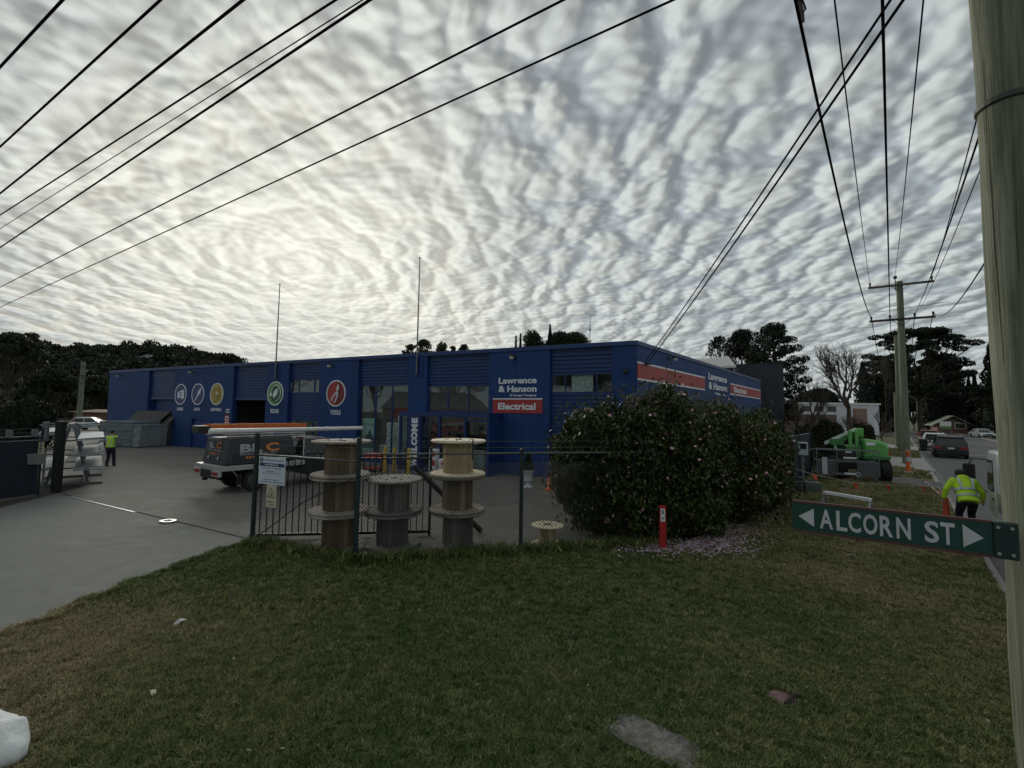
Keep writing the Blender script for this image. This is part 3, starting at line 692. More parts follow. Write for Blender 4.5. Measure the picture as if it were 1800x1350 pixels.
# shop contents seen through the glass
CART = mat('white_carton', (.78, .78, .77), .7, 0, .08, 5); PRINT = mat('carton_print', (.10, .12, .15), .7, 0, .1, 5); TEAL = mat('poster_teal', (.42, .58, .55), .6, 0, .25, 3); TEALD = mat('poster_dark', (.04, .10, .09), .6, 0, .3, 4)
s_ = thing('window_poster', 'tall teal poster standing inside the left pane of the showroom window', 'poster', fw_(-15.45, .30), -TF)
Bx(0, 1.0, 0, .02, .45, 2.45).build('sheet', TEAL, s_); mb = MB(); mb.prism([(.05, .75), (.95, .75), (.95, 1.25), (.70, 1.55), (.55, 1.85), (.40, 1.55), (.05, 1.20)], -.008, -.002); mb.build('picture', TEALD, s_)
Bx(.08, .92, -.008, -.002, 2.10, 2.14).build('print', PRINT, s_); Bx(.08, .92, -.008, -.002, .58, .62).build('print', PRINT, s_)
s_ = thing('paper_sheet', 'pale patterned sheet taped inside the upper corner window', 'sheet', fw_(-2.92, .26), -TF); Bx(0, .98, 0, .01, 3.86, 4.60).build('sheet', mat('sheet_paper', (.52, .56, .54), .8, 0, .25, 6), s_)
def carton_stack(x, y, n, w_, h, lab):
    for k in range(n):
        b = thing('carton', lab.format(['bottom', 'second', 'third', 'top', 'top'][k] if k < n-1 else 'topmost'), 'carton', fw_(x+random.uniform(-.02, .02), y, .52+k*(h+.004)), -TF, 'cartons stacked in the showroom window')
        Bx(-w_/2, w_/2, 0, .4, 0, h).build('box', CART, b, bevel=.006); MB().ring(0, h*.55, .10, .07, -.006, -.001, 16).build('print', PRINT, b); Bx(-w_*.42, -w_*.2, -.005, -.001, h*.08, h*.2).build('label', PRINT, b)
carton_stack(-13.72, .65, 4, .50, .42, '{} white carton of the tall stack left of the showroom mullion')
carton_stack(-14.25, .65, 1, .46, .42, '{} single white carton beside the tall stack in the showroom')
carton_stack(-12.95, .6, 5, .36, .42, '{} white carton of the narrow stack right of the showroom mullion')
carton_stack(-12.50, .6, 3, .30, .42, '{} white carton of the low blue marked stack next to the entry porch')
Bx(-15.3, -12.2, .55, 1.1, .35, .50).build('display_shelf', DARK, wh)
s_ = thing('product_board', 'red promotional board hanging inside the showroom window', 'board', fw_(-14.6, 1.6), -TF); Bx(0, 2.2, 0, .05, 2.5, 3.1).build('panel', RED, s_); Bx(.02, .04, .01, .03, 3.1, 4.6).build('cord', DARK, s_); Bx(2.14, 2.16, .01, .03, 3.1, 4.6).build('cord', DARK, s_)
s_ = thing('shop_counter', 'pale shop counter with a display cabinet inside the entry', 'counter', fw_(-9.5, .7), -TF)
mb = MB(); mb.box(0, 1.9, 0, .6, .03, .95); mb.build('body', mat('counter_white', (.5, .52, .52), .5), s_, bevel=.02); mb = MB(); mb.box(.1, 1.8, .35, .6, .95, 1.7); mb.build('cabinet', DARK, s_); Bx(.7, 1.3, .3, .34, 1.2, 1.5).build('screen', CART, s_)
for k in range(5):
    x = -20.8+k*3.6
    s_ = thing('display_shelving', 'dark stocked shelving unit number %s from the left at the back of the shop' % ['one', 'two', 'three', 'four', 'five'][k], 'shelving', fw_(x, 4.2), -TF, 'shelving units inside the shop')
    mb = MB()
    for z in (.1, .6, 1.1, 1.6, 2.1): mb.box(0, 2.6, 0, .5, z, z+.04)
    mb.box(-.04, 0, 0, .5, .03, 2.3); mb.box(2.6, 2.64, 0, .5, .03, 2.3); mb.build('frame', GALVD, s_)
    mb = MB()
    for z in (.14, .64, 1.14, 1.64):
        xx = .05
        while xx < 2.4:
            w_ = random.uniform(.12, .35); mb.box(xx, xx+w_, .05, .45, z+.001, z+random.uniform(.15, .42)); xx += w_+.03
    o = mb.build('stock', mat('stock%d' % (k % 3), [(.3, .25, .2), (.12, .16, .22), (.28, .1, .08)][k % 3], .7, 0, .6, 7), s_); o['kind'] = 'stuff'
# warm pendant bulbs inside the right-hand low window
BULB = emis('bulb_glow', (1.0, .80, .5), 6)
for k, (dx, dz) in enumerate(((-3.45, 1.80), (-3.15, 1.74), (-2.85, 1.80), (-2.45, 1.72), (-2.1, 1.79))):
    b = thing('pendant_lamp', 'small glowing warm bulb, number %s from the left, inside the low corner window' % ['one', 'two', 'three', 'four', 'five'][k], 'lamp', fw_(dx, .75, dz), -TF, 'pendant bulbs in the corner window')
    MB().ball((0, 0, 0), .045).build('bulb', BULB, b, smooth=60); MB().cyl((0, 0, .04), (0, 0, 4.59-dz), .008, n=5).build('cord', DARK, b)
s_ = thing('display_plants', 'ochre timber display wall behind the low corner window', 'display', fw_(-3.7, 1.6), -TF)
for k in range(9): Bx(k*.28, k*.28+.265, 0, .04, .03, 2.3).build('board', timber('ochre_board', (.30, .20, .09), (.42, .30, .15)) if 'ochre_board' not in MATS else MATS['ochre_board'], s_)
# ---------------------------------------------------------------- front fence
def ztop(px, py, Y): return at(px, py, Y).z
def link_mesh(A, B, z0, z1, pitch=.072, r=.0033):
    A = Vector((A.x, A.y, 0)); B = Vector((B.x, B.y, 0)); L = (B-A).length; d = (B-A)/L; hh = z1-z0; V = []; F = []
    nrm = Vector((d.y, -d.x, 0))
    def seg(t0, za, t1, zb, off):
        p = A+d*t0+Vector((0, 0, z0+za))+nrm*off; q = A+d*t1+Vector((0, 0, z0+zb))+nrm*off
        ax = (q-p).normalized(); e1 = ax.cross(nrm).normalized(); o = len(V)
        for P in (p, q):
            for k in range(3):
                a = 2*math.pi*k/3; V.append(tuple(P+e1*r*math.cos(a)+nrm*r*math.sin(a)))
        for k in range(3): F.append((o+k, o+(k+1) % 3, o+3+(k+1) % 3, o+3+k))
    c = -hh
    while c < L:
        t0 = max(0, c); t1 = min(L, c+hh)
        if t1 > t0: seg(t0, t0-c, t1, t1-c, r); seg(t0, hh-(t0-c), t1, hh-(t1-c), -r)
        c += pitch
    return V, F
MESHM = mat('coated_mesh_wire', (.016, .020, .020), .5, .3, .1, 5)
fe = thing('chainlink_fence', 'dark chainlink front fence with barbed top strands before the cable drums', 'fence')
for p, top in ((POST1, ztop(458, 764, POST1.y)), (POST2, ztop(632, 773, POST2.y)), (POST3, 2.10), (POST4, 2.10)):
    o = MB().cyl((p.x, p.y, -.02), (p.x, p.y, top), .048 if p is not POST3 else .04, n=12).build('post', GPOST, fe, smooth=50)
    MB().ball((p.x, p.y, top), .05, 10, 6).build('cap', GPOST, o, smooth=60)
def rail(A, B, z, r=.022): MB().cyl((A.x, A.y, z), (B.x, B.y, z), r, n=10).build('rail', mat('rail_pipe', (.10, .105, .10), .45, .5, .15, 8), fe, smooth=50)
rail(POST1, POST2, 1.90); rail(POST2, POST3, 2.04); rail(POST3, POST4, 2.04)
for A, B, z1 in ((POST1, POST2, 1.80), (POST2, POST3, 1.86), (POST3, POST4, 1.86)):
    V, F = link_mesh(A, B, .03, z1); mesh_np('mesh_panel', V, F, MESHM, fe)
mid = POST2+(POST3-POST2)*.68
mb = MB(); mb.beam((mid.x, mid.y, 1.9), (mid.x, mid.y, 2.34), .04, .025); mb.build('barb_arm', GPOST, fe)
BARB = mat('barbed_wire', (.10, .11, .11), .5, .5, .2, 9)
def barb(A, za, B, zb, sag=.01):
    mb = MB(); pts = []
    for i in range(9):
        t = i/8; p = Vector((A.x, A.y, za)).lerp(Vector((B.x, B.y, zb)), t); p.z -= sag*4*t*(1-t); pts.append(p)
    mb.tube(pts, .0035, 4, False); n = int((B-A).length/.13)
    for i in range(n):
        p = Vector((A.x, A.y, za)).lerp(Vector((B.x, B.y, zb)), (i+.5)/n); a = random.uniform(0, 3); d = Vector((math.cos(a), math.sin(a), math.sin(a*2)))*.022
        mb.tube([p-d, p+d], .003, 3, False)
    mb.build('barbed_strand', BARB, fe)
for z in (2.30, 2.17): barb(POST2, z, POST4, z); barb(POST1, z-.05, POST2, z)
barb(POST1, 1.62, POST2, 1.55, .05); barb(POST1, .9, POST3, 1.0, .12)
mb = MB(); q = gp(485, 955)
mb.tube([(POST1.x, POST1.y, .06), (POST2.x*.5+POST1.x*.5, POST2.y*.5+POST1.y*.5+.03, 1.0), (POST2.x, POST2.y, 1.62)], .010, 6); mb.build('brace_cable', BLACK, fe)
# name board and warning plate wired to the fence
def seg_x(px, A, B):
    d = ray(px, 800); k = d.x/d.y; t = (A.x-k*A.y)/(k*(B.y-A.y)-(B.x-A.x)); return A+(B-A)*t
pa, pb = seg_x(461, POST1, POST2), seg_x(507, POST1, POST2); fa = math.atan2((POST2-POST1).y, (POST2-POST1).x)
bw = (pb-pa).length; z1, z0 = 1.875, ztop(480, 849, pa.y)
nrm = Vector((math.sin(fa), -math.cos(fa), 0))
SHADEW = mat('board_white', (.55, .61, .68), .5, 0, .05, 3); INK = mat('sign_ink', (.03, .05, .10), .6)
s_ = thing('name_board', 'white fence sign with a navy BOWRAL stripe beside the gate post', 'sign', pa+nrm*.06, fa)
Bx(0, bw, -.006, .006, z0, z1).build('panel', SHADEW, s_, bevel=.002); hh = z1-z0
zz = lambda f: z0+hh*f
Bx(bw*.03, bw*.97, -.010, -.0065, zz(.66), zz(.775)).build('stripe', mat('stripe_navy', (.012, .02, .10), .5), s_)
lettering(s_, 'BOWRAL', bw*.24, bw*.76, zz(.685), zz(.752), -.0105, .03, th=.002, spacing=1.5)
MB().ring(bw*.10, zz(.885), bw*.062, bw*.036, -.010, -.0065, 20).build('badge', INK, s_); MB().prism([(bw*.10+x, zz(.885)+z) for x, z in disc(10, bw*.02)], -.010, -.0065).build('badge_hub', INK, s_)
for tx, a, b, f0, f1, bo in (('GORDON MACDONALD P/L', .19, .94, .862, .905, .02), ('ph: 4861 3855  fax: 4862 2055', .12, .86, .565, .61, .01), ('OPEN HOURS', .30, .60, .455, .495, .012),
                             ('Mon - Fri 7.00am - 4.30pm', .15, .80, .385, .43, .012), ('After Hours Emergencies', .20, .78, .155, .20, .012), ('Ph: 0418 483 192 or 0408 496 526', .06, .92, .065, .11, .012)):
    lettering(s_, tx, bw*a, bw*b, zz(f0), zz(f1), -.0065, bo, m=INK, th=.0015)
pa2, pb2 = seg_x(476, POST1, POST2), seg_x(493, POST1, POST2); w2 = (pb2-pa2).length; za, zb = ztop(485, 890, pa2.y), z0-.012
s_ = thing('warning_plate', 'narrow pale warning plate with a triangle hung under the fence sign', 'sign', pa2+nrm*.055, fa)
Bx(0, w2, -.005, .005, za, zb).build('panel', mat('plate_cream', (.50, .49, .36), .6, 0, .1, 6), s_); h2 = zb-za
def tri(k): cx, cz = w2*.5, za+h2*.62; return [(cx-w2*.40*k, cz-h2*.19*k), (cx+w2*.40*k, cz-h2*.19*k), (cx, cz+h2*.27*k)]
mb = MB(); o_, i_ = tri(1), tri(.76); mb.add([(x, -.009, z) for x, z in o_]+[(x, -.009, z) for x, z in i_]+[(x, -.0055, z) for x, z in o_]+[(x, -.0055, z) for x, z in i_],
       [(k, (k+1) % 3, 3+(k+1) % 3, 3+k) for k in range(3)]+[(6+k, 9+k, 9+(k+1) % 3, 6+(k+1) % 3) for k in range(3)]+[(k, 6+k, 6+(k+1) % 3, (k+1) % 3) for k in range(3)]); mb.build('triangle', mat('plate_olive', (.10, .11, .06), .6), s_)
MB().prism([(w2*.5-.02, za+h2*.5), (w2*.5+.02, za+h2*.5), (w2*.5+.012, za+h2*.66), (w2*.5-.012, za+h2*.66)], -.009, -.0055).build('mark', MATS['plate_olive'], s_)
lettering(s_, 'SECURITY', w2*.1, w2*.9, za+h2*.21, za+h2*.29, -.0055, .015, m=MATS['plate_olive'], th=.002); lettering(s_, 'ALARM', w2*.22, w2*.78, za+h2*.08, za+h2*.16, -.0055, .015, m=MATS['plate_olive'], th=.002)
# black bar gate standing open behind the drums
GA, GB = gp(450, 948), gp(752, 941); gl_ = (GB-GA).length; gang = math.atan2((GB-GA).y, (GB-GA).x)
g_ = thing('bar_gate', 'black steel bar gate leaf standing behind the cable drums', 'gate', GA, gang)
Bx(0, gl_, -.02, .02, .06, .12).build('bottom_rail', BLACK, g_); Bx(0, gl_, -.02, .02, 1.76, 1.80).build('top_rail', BLACK, g_)
n = int(gl_/.137)
bme = None
for i in range(n):
    if bme is None: o = Bx(-.010, .010, -.010, .010, .12, 1.94).build('bar', BLACK, g_); bme = o.data; o.location = (.06, 0, 0)
    else:
        o = bpy.data.objects.new('bar', bme); COL.objects.link(o); o.parent = g_; o.location = (.06+i*.137, 0, 0)
Bx(gl_, gl_+.06, -.03, .03, .0, 2.05).build('end_post', BLACK, g_)
MB().tube([(.10, -.05, .62), (.02, -.07, .66), (-.05, -.06, .60), (-.04, -.05, .50), (.05, -.05, .47), (.10, -.05, .54), (.10, -.05, .62)], .014, 6).build('latch_ring', GALVD, g_, smooth=60)
# timber stay leaning behind the drums
ta, tb = at(730, 822, 11.3), gp(846, 936)
s_ = thing('timber_stay', 'dark square timber stay leaning between the gate end and the right drum stack', 'beam', tb)
mb = MB(); mb.beam((0, 0, .03), ta-tb, .10, .10); mb.build('beam', timber('dark_timber', (.03, .028, .024), (.07, .06, .05)), s_, bevel=.006)

# ---------------------------------------------------------------- cable drums
WOODS = {'brown': timber('wood_brown', (.13, .095, .062), (.25, .185, .12), (.06, .05, .04)), 'grey': timber('wood_grey', (.10, .095, .09), (.20, .185, .165), (.05, .048, .045)),
         'pine': timber('wood_pine', (.34, .26, .15), (.52, .42, .27), (.24, .18, .10)), 'beige': timber('wood_beige', (.15, .115, .08), (.29, .23, .165), (.08, .065, .05))}
TOPS = {k: timber('flange_'+k, c1, c2, d, 'X', .8) for k, c1, c2, d in (('brown', (.24, .21, .18), (.40, .36, .32), (.12, .10, .09)), ('grey', (.17, .165, .155), (.34, .32, .29), (.08, .075, .07)), ('pine', (.62, .54, .38), (.78, .70, .54), (.45, .37, .24)), ('beige', (.20, .175, .14), (.36, .32, .26), (.10, .085, .07)))}
BOLT = mat('rusty_bolt', (.05, .035, .028), .7, .4, .3, 20)
_cache = {}
def drum(loc, Rf, rb, h, wood, label, rz=0.0, group='timber cable drums behind the fence', nst=20, tf=.055):
    d = thing('cable_drum', label, 'cable drum', loc, rz, group)
    key = (wood, Rf, rb, h)
    if key not in _cache:
        f1 = MB().lathe([(Rf-.02, 0), (Rf, .016), (Rf, tf-.016), (Rf-.02, tf)], 48).build('flange', TOPS[wood], d, smooth=30)
        f2 = MB().lathe([(Rf-.02, h-tf), (Rf, h-tf+.016), (Rf, h-.016), (Rf-.02, h)], 48).build('flange', TOPS[wood], d, smooth=30)
        a = math.pi/nst; w_ = rb*math.tan(a)*.93
        st_ = Bx(rb-.035, rb, -w_, w_, tf, h-tf).build('stave', WOODS[wood], d, bevel=.006, seg=1)
        core = MB().cyl((0, 0, tf), (0, 0, h-tf), rb-.03, n=20).build('core', DARK, d)
        hub = MB().ring(0, 0, .075, .045, 0, .008, 16).build('hub', DARK, d, rot=(R(90), 0, 0), loc=(0, 0, h+.004))
        bt = MB().cyl((rb*.92, 0, h), (rb*.92, 0, h+.015), .018, n=6).build('bolt', BOLT, d)
        _cache[key] = (f1, f2, st_, core, hub, bt); first = True
    else: first = False
    f1, f2, st_, core, hub, bt = _cache[key]
    def put(o, rz_=None):
        c = bpy.data.objects.new(o.name.split('.')[0], o.data); COL.objects.link(c); c.parent = d; c.location = o.location; c.rotation_euler = o.rotation_euler
        for m_ in o.modifiers:
            b = c.modifiers.new('bevel', 'BEVEL'); b.width = m_.width; b.segments = 1; b.limit_method = 'ANGLE'
        if rz_ is not None: c.rotation_euler = (0, 0, rz_)
        return c
    if not first:
        for o in (f1, f2, core, hub): put(o)
        put(st_, 0); put(bt, 0)
    for i in range(1, nst): put(st_, 2*math.pi*i/nst)
    for i in range(1, 6): put(bt, 2*math.pi*i/6)
    return d
def stack(px, py, n, topy, Rf, rb, woods, labels):
    p = gp(px, py); h = at(px, topy, p.y-.1).z/n
    for k in range(n):
        drum(Vector((p.x+random.uniform(-.015, .015), p.y+random.uniform(-.015, .015), k*h+.003)), Rf, rb, round(h-.004, 3), woods[k], labels[k], random.uniform(0, 6))
stack(594, 962, 3, 774, .61, .33, ('brown', 'brown', 'brown'), ('bottom weathered brown drum of the left three high stack', 'middle weathered brown drum of the left three high stack', 'top weathered brown drum of the left three high stack'))
stack(690, 957, 2, 841, .61, .335, ('grey', 'grey'), ('lower grey weathered drum of the middle two high stack', 'upper grey weathered drum of the middle two high stack'))
stack(803, 959, 3, 773, .60, .325, ('grey', 'beige', 'pine'), ('bottom grey drum of the right three high stack', 'middle light brown drum of the right three high stack', 'new pale pine drum on top of the right stack'))
p = gp(962, 956); drum(Vector((p.x, p.y, .003)), .36, .19, .42, 'pine', 'small pale plywood cable spool on the ground beside the flowering bush', group=None, nst=14, tf=.02)

# ---------------------------------------------------------------- red valve post
p = gp(1165, 967); s_ = thing('marker_post', 'red square marker post lettered S V before the flowering bush', 'marker post', p, R(-14))
hz = at(1166, 889, p.y).z
REDP = mat('post_red', (.36, .012, .014), .45, 0, .15, 6)
Bx(-.068, .068, -.068, .068, -.02, hz).build('post', REDP, s_, bevel=.006)
Bx(-.045, .045, -.074, -.0685, hz-.32, hz-.05).build('plate', SIGNW, s_, bevel=.02)
lettering(s_, 'S', -.026, .026, hz-.165, hz-.075, -.075, .03, m=DARK, th=.003); lettering(s_, 'V', -.026, .026, hz-.30, hz-.21, -.075, .03, m=DARK, th=.003)

# ---------------------------------------------------------------- flowering camellia hedge
LEAF = leafmat('camellia_leaf', (.008, .020, .006), (.062, .088, .020), .40, .18, 1.3, .35)
PINK = mat('pink_petal', (.62, .25, .33), .6, 0, .3, 3, col2=(.78, .52, .55)); TWIG = mat('grey_twig', (.10, .085, .07), .85, 0, .3, 12)
ell = [(1.75, 10.95, 1.50, .72, .70, .72), (2.30, 11.0, 1.72, 1.10, 1.0, 1.22), (3.05, 11.15, 1.45, 1.0, 1.05, 1.30), (3.75, 11.25, 1.80, 1.10, 1.12, 1.52), (4.6, 11.9, 1.62, 1.15, 1.15, 1.42), (5.5, 12.7, 1.62, 1.2, 1.2, 1.36), (6.4, 13.5, 1.62, 1.2, 1.2, 1.36),
       (7.3, 14.35, 1.6, 1.2, 1.15, 1.36), (8.2, 15.2, 1.55, 1.05, 1.05, 1.36), (2.2, 10.75, .85, .75, .65, .7), (3.0, 10.7, .85, 1.0, .75, .8), (4.2, 11.0, .85, 1.0, .75, .85), (5.8, 12.3, .85, 1.1, .85, .85), (7.3, 13.8, .85, 1.1, .85, .85)]
hb = thing('camellia_hedge', 'large dark green camellia bush covered with small pink flowers', 'bush', (4.5, 12.2, 0))
base = np.array([4.5, 12.2, 0])
def hedge_pts(n, rmin=.80, rmax=1.06, seed=3):
    rs = np.random.default_rng(seed); out = []
    vol = np.array([e[3]*e[4]+e[3]*e[5] for e in ell]); cnt = (vol/vol.sum()*n).astype(int)
    for e, c in zip(ell, cnt):
        u = rs.normal(size=(c, 3)); u /= np.linalg.norm(u, axis=1, keepdims=True)
        k = 7.0
        lump = 1+.17*np.sin(u[:, 0]*k+e[0]*3)*np.sin(u[:, 1]*k+1.3)+.14*np.sin(u[:, 2]*9+e[1])*np.cos(u[:, 0]*6)+.07*np.sin(u[:, 0]*15+e[1]*5)*np.sin(u[:, 2]*14)
        rad = (rs.uniform(0, 1, c)**.5*(rmax-rmin)+rmin)*lump
        out.append(np.array(e[:3])+u*rad[:, None]*np.array(e[3:]))
    P = np.concatenate(out); keep = P[:, 2] > .10
    for e in ell: keep &= (((P-np.array(e[:3]))/np.array(e[3:]))**2).sum(1) > .52
    return P[keep]
P = hedge_pts(210000)
rs = np.random.default_rng(5); LEAF2 = leafmat('camellia_leaf_olive', (.014, .024, .006), (.085, .098, .022), .40, .20, 1.3, .35)
olv = P[:, 0]+rs.normal(0, .7, len(P)) > 5.4
V, F = leaves(P[~olv]-base, .062, rs, 0, 1.7); mesh_np('foliage', V, F, LEAF, hb)
V, F = leaves(P[olv]-base, .062, rs, 0, 1.7); mesh_np('foliage', V, F, LEAF2, hb)
P = hedge_pts(16000, 1.02, 1.30, 9); V, F = leaves(P-base, .060, rs, 0, 1.7); mesh_np('outer_foliage', V, F, LEAF, hb)
mb = MB()      # solid dark core, added so that no light leaks through the hedge
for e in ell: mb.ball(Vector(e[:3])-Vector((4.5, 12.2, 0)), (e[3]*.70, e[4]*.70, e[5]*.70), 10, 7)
mb.build('light_block_core', mat('shade_leaf', (.010, .016, .008), .9, 0, .4, 5), hb)
Pf = hedge_pts(1500, 1.0, 1.12, 21); Pf = Pf[(Pf[:, 1] < 11.2+(Pf[:, 0]-3)*.85) | (Pf[:, 2] > 2.4)]
Pf = Pf[np.random.default_rng(1).permutation(len(Pf))[:520]]
Vs, Fs = [], []
for q in Pf:
    r_ = rs.uniform(.025, .055); u = rs.normal(size=3); u[2] += .6; u[1] -= .6; u /= np.linalg.norm(u); e1 = np.cross(u, [.3, .2, .9]); e1 /= np.linalg.norm(e1); e2 = np.cross(u, e1)
    for k in range(6):
        a = k*math.pi/3+rs.uniform(-.2, .2); dd = e1*math.cos(a)+e2*math.sin(a); pp = -e1*math.sin(a)+e2*math.cos(a); o = len(Vs); c0 = q-base
        Vs += [c0, c0+dd*r_*.6+pp*r_*.42+u*.008, c0+dd*r_+u*.022, c0+dd*r_*.6-pp*r_*.42+u*.008]; Fs.append((o, o+1, o+2, o+3))
mesh_np('flowers', Vs, Fs, PINK, hb, kind='stuff')
mb = MB()
for k in range(30):
    x = random.uniform(2.6, 5.6); q = Vector((x, 10.9+max(0, x-4)*.85, 2.85)); a = random.uniform(-.6, .6)+(3.14 if k % 2 else 0); l = random.uniform(.6, 1.3); hgt = random.uniform(.35, .75)
    pts = [q-Vector((4.5, 12.2, 0))+Vector((math.cos(a)*l*t, math.sin(a)*l*t*.6, hgt*4*t*(1-t)*1.1+.1*t)) for t in [i/9 for i in range(10)]]
    mb.tube(pts, [.014*(1-.6*i/9) for i in range(10)], 5)
for k in range(16):
    e = ell[k % 10]; q = Vector((e[0]+random.uniform(-.3, .3), e[1]+random.uniform(-.3, .3), 0))-Vector((4.5, 12.2, 0)); mb.tube([q, q+Vector((random.uniform(-.2, .2), random.uniform(-.2, .2), .9)), q+Vector((random.uniform(-.5, .5), random.uniform(-.5, .5), 1.9))], [.03, .022, .01], 6)
mb.build('stems', TWIG, hb, smooth=60, kind='stuff')
# fallen petals round its foot
rs = np.random.default_rng(31); n = 9500
uu = rs.uniform(0, 1, n); base_l = np.stack([2.2+uu*7.0, 10.0+np.maximum(0, (uu-.28))*8.6], 1)
off = rs.normal(0, .42, n)
Pp = np.stack([base_l[:, 0]+off*.55+rs.normal(0, .18, n)+.25, base_l[:, 1]-np.abs(off)*.9+rs.normal(0, .2, n)+.1, rs.uniform(.045, .085, n)], 1)
dens = .35+.65*np.exp(-((Pp[:, 0]-5.0)/.9)**2)+.45*np.exp(-((Pp[:, 0]-2.9)/.5)**2); Pp = Pp[rs.uniform(0, 1, n) < dens]
V, F = leaves(Pp, .045, rs, .85, 1.2); tag(mesh_np('fallen_petals', V, F, mat('fallen_petal', (.36, .20, .30), .8, 0, .3, 4, col2=(.60, .48, .55))), 'pink fallen petals scattered round the foot of the camellia bush', 'petals', kind='stuff')
# ---------------------------------------------------------------- vehicles
VGL = mat('vehicle_glass', (.010, .012, .014), .06, 0, .0, 3, spec=.5)
def paint(name, c, rough=.25): return mat(name, c, rough, .1, .04, 2, coat=.35)
LAMPR = mat('tail_lamp', (.30, .012, .012), .2, 0, .1, 8); LAMPW = mat('head_lamp', (.62, .63, .62), .15, 0, .05, 8); PLATE = mat('number_plate', (.62, .62, .55), .5)
def wheel(parent, x, y, r, w_, side):
    t = MB(); pr = [(r*.66, -w_/2), (r*.93, -w_/2), (r, -w_/2+.03), (r, w_/2-.03), (r*.93, w_/2), (r*.66, w_/2)]; t.lathe(pr, 28, caps=True)
    o = t.build('wheel', RUBBER, parent, loc=(x, y, r), rot=(R(90), 0, 0), smooth=35)
    m_ = MB(); s_ = -1 if side > 0 else 1
    m_.lathe([(r*.62, 0), (r*.64, .02), (r*.60, .03), (r*.30, .012), (r*.12, .03), (.01, .03)], 20, (0, 0, 0), caps=False)
    rim = m_.build('rim', mat('alloy', (.10, .105, .11), .4, .7, .1, 8), o, loc=(0, 0, s_*(w_/2-.008)), rot=(0 if s_ > 0 else math.pi, 0, 0), smooth=40)
    return o
def car(name, label, loc, hdg, L, W_, H_, pm, kind='suv', cat='car'):
    c = thing(name, label, cat, loc, hdg); b = MB(); hl = L/2; hw = W_/2
    belt = H_*.60
    if kind == 'suv': prof = [(-hl, .32), (-hl-.02, .62), (-hl+.03, belt), (hl-1.25, belt+.02), (hl-.30, belt-.10), (hl-.03, belt-.30), (hl, .34), (hl-.15, .22), (-hl+.15, .24)]
    else: prof = [(-hl, .34), (-hl-.02, .60), (-hl+.06, belt+.02), (-hl+.70, belt+.04), (hl-1.45, belt+.0), (hl-.35, belt-.14), (hl-.03, belt-.32), (hl, .32), (hl-.15, .2), (-hl+.15, .22)]
    b.prism(prof, -hw, hw); b.build('body', pm, c, bevel=.09, seg=3, smooth=50)
    xr, xf = (-hl+.06, hl-1.30) if kind == 'suv' else (-hl+.55, hl-1.35); tr_, tf_ = (-hl+.50, hl-2.15) if kind == 'suv' else (-hl+1.25, hl-2.15)
    yb, yt = hw-.07, hw-.27; zb, zt_ = belt-.02, H_-.07
    cb = [(xr, -yb, zb), (xf, -yb, zb), (xf, yb, zb), (xr, yb, zb), (tr_, -yt, zt_), (tf_, -yt, zt_), (tf_, yt, zt_), (tr_, yt, zt_)]
    MB().hexa(cb).build('glasshouse', VGL, c, bevel=.03, smooth=50)
    m_ = MB(); m_.hexa([(tr_-.14, -yt-.03, zt_-.03), (tf_+.10, -yt-.03, zt_-.03), (tf_+.10, yt+.03, zt_-.03), (tr_-.14, yt+.03, zt_-.03), (tr_+.06, -yt+.08, H_), (tf_-.10, -yt+.08, H_), (tf_-.10, yt-.08, H_), (tr_+.06, yt-.08, H_)]); roof = m_.build('roof', pm, c, bevel=.03, smooth=50)
    for k in range(4): MB().beam(cb[k], cb[k+4], .09, .06).build('pillar', pm, c)
    mx, mt_ = (xr+xf)/2, (tr_+tf_)/2
    for s_ in (-1, 1): MB().beam((mx, s_*(yb+.005), zb), (mt_, s_*(yt+.005), zt_), .03, .09).build('pillar', pm, c)
    if kind == 'suv':
        for s_ in (-1, 1): MB().tube([(tr_+.1, s_*(yt-.05), H_), (tr_+.15, s_*(yt-.05), H_+.05), (tf_-.2, s_*(yt-.05), H_+.05), (tf_-.1, s_*(yt-.05), H_)], .018, 6).build('roof_rail', GALV, roof)
    r_ = .36 if kind == 'suv' else .31
    for x in (-hl+.85, hl-.90):
        for s_ in (-1, 1):
            wheel(c, x, s_*(hw-.10), r_, .22, s_); MB().ring(0, 0, r_+.07, r_-.02, 0, .012, 24).build('wheel_arch', DARK, c, loc=(x, s_*(hw+.002)-(.0 if s_ > 0 else .012), r_), )
    for s_ in (-1, 1):
        Bx(-hl-.03, -hl+.12, s_*(hw-.02)-(.42 if s_ > 0 else 0), s_*(hw-.02)+(0 if s_ > 0 else .42), belt-.30, belt-.14).build('tail_light', LAMPR, c, bevel=.02)
        Bx(hl-.35, hl+.005, s_*(hw-.03)-(.38 if s_ > 0 else 0), s_*(hw-.03)+(0 if s_ > 0 else .38), belt-.36, belt-.20).build('headlight', LAMPW, c, bevel=.02)
        Bx(xf-.35, xf-.15, s_*(hw+.10)-.09, s_*(hw+.10)+.09, belt+.03, belt+.19).build('mirror', pm, c, bevel=.03)
        Bx(mx+.35, mx+.53, s_*hw-.012, s_*hw+.012, belt-.16, belt-.13).build('door_handle', GALVD, c)
    Bx(-hl-.035, -hl-.02, -.19, .19, belt-.30, belt-.19).build('number_plate', PLATE, c)
    Bx(-hl-.05, -hl+.2, -hw+.08, hw-.08, .30, .46).build('rear_bumper', DARK, c, bevel=.03); Bx(hl-.2, hl+.03, -hw+.1, hw-.1, .26, .44).build('front_bumper', DARK, c, bevel=.03)
    Bx(hl-.1, hl+.012, -.45, .45, .50, .66).build('grille', DARK, c)
    return c
SH = math.atan2(S.y, S.x)
def road_pt(px, py, dv=0.0): p = gp(px, py, -.125); return Vector((p.x, p.y, -.125))+N*dv
def kerb_car(px, py): # car whose rear foot is seen at a pixel
    return road_pt(px, py)
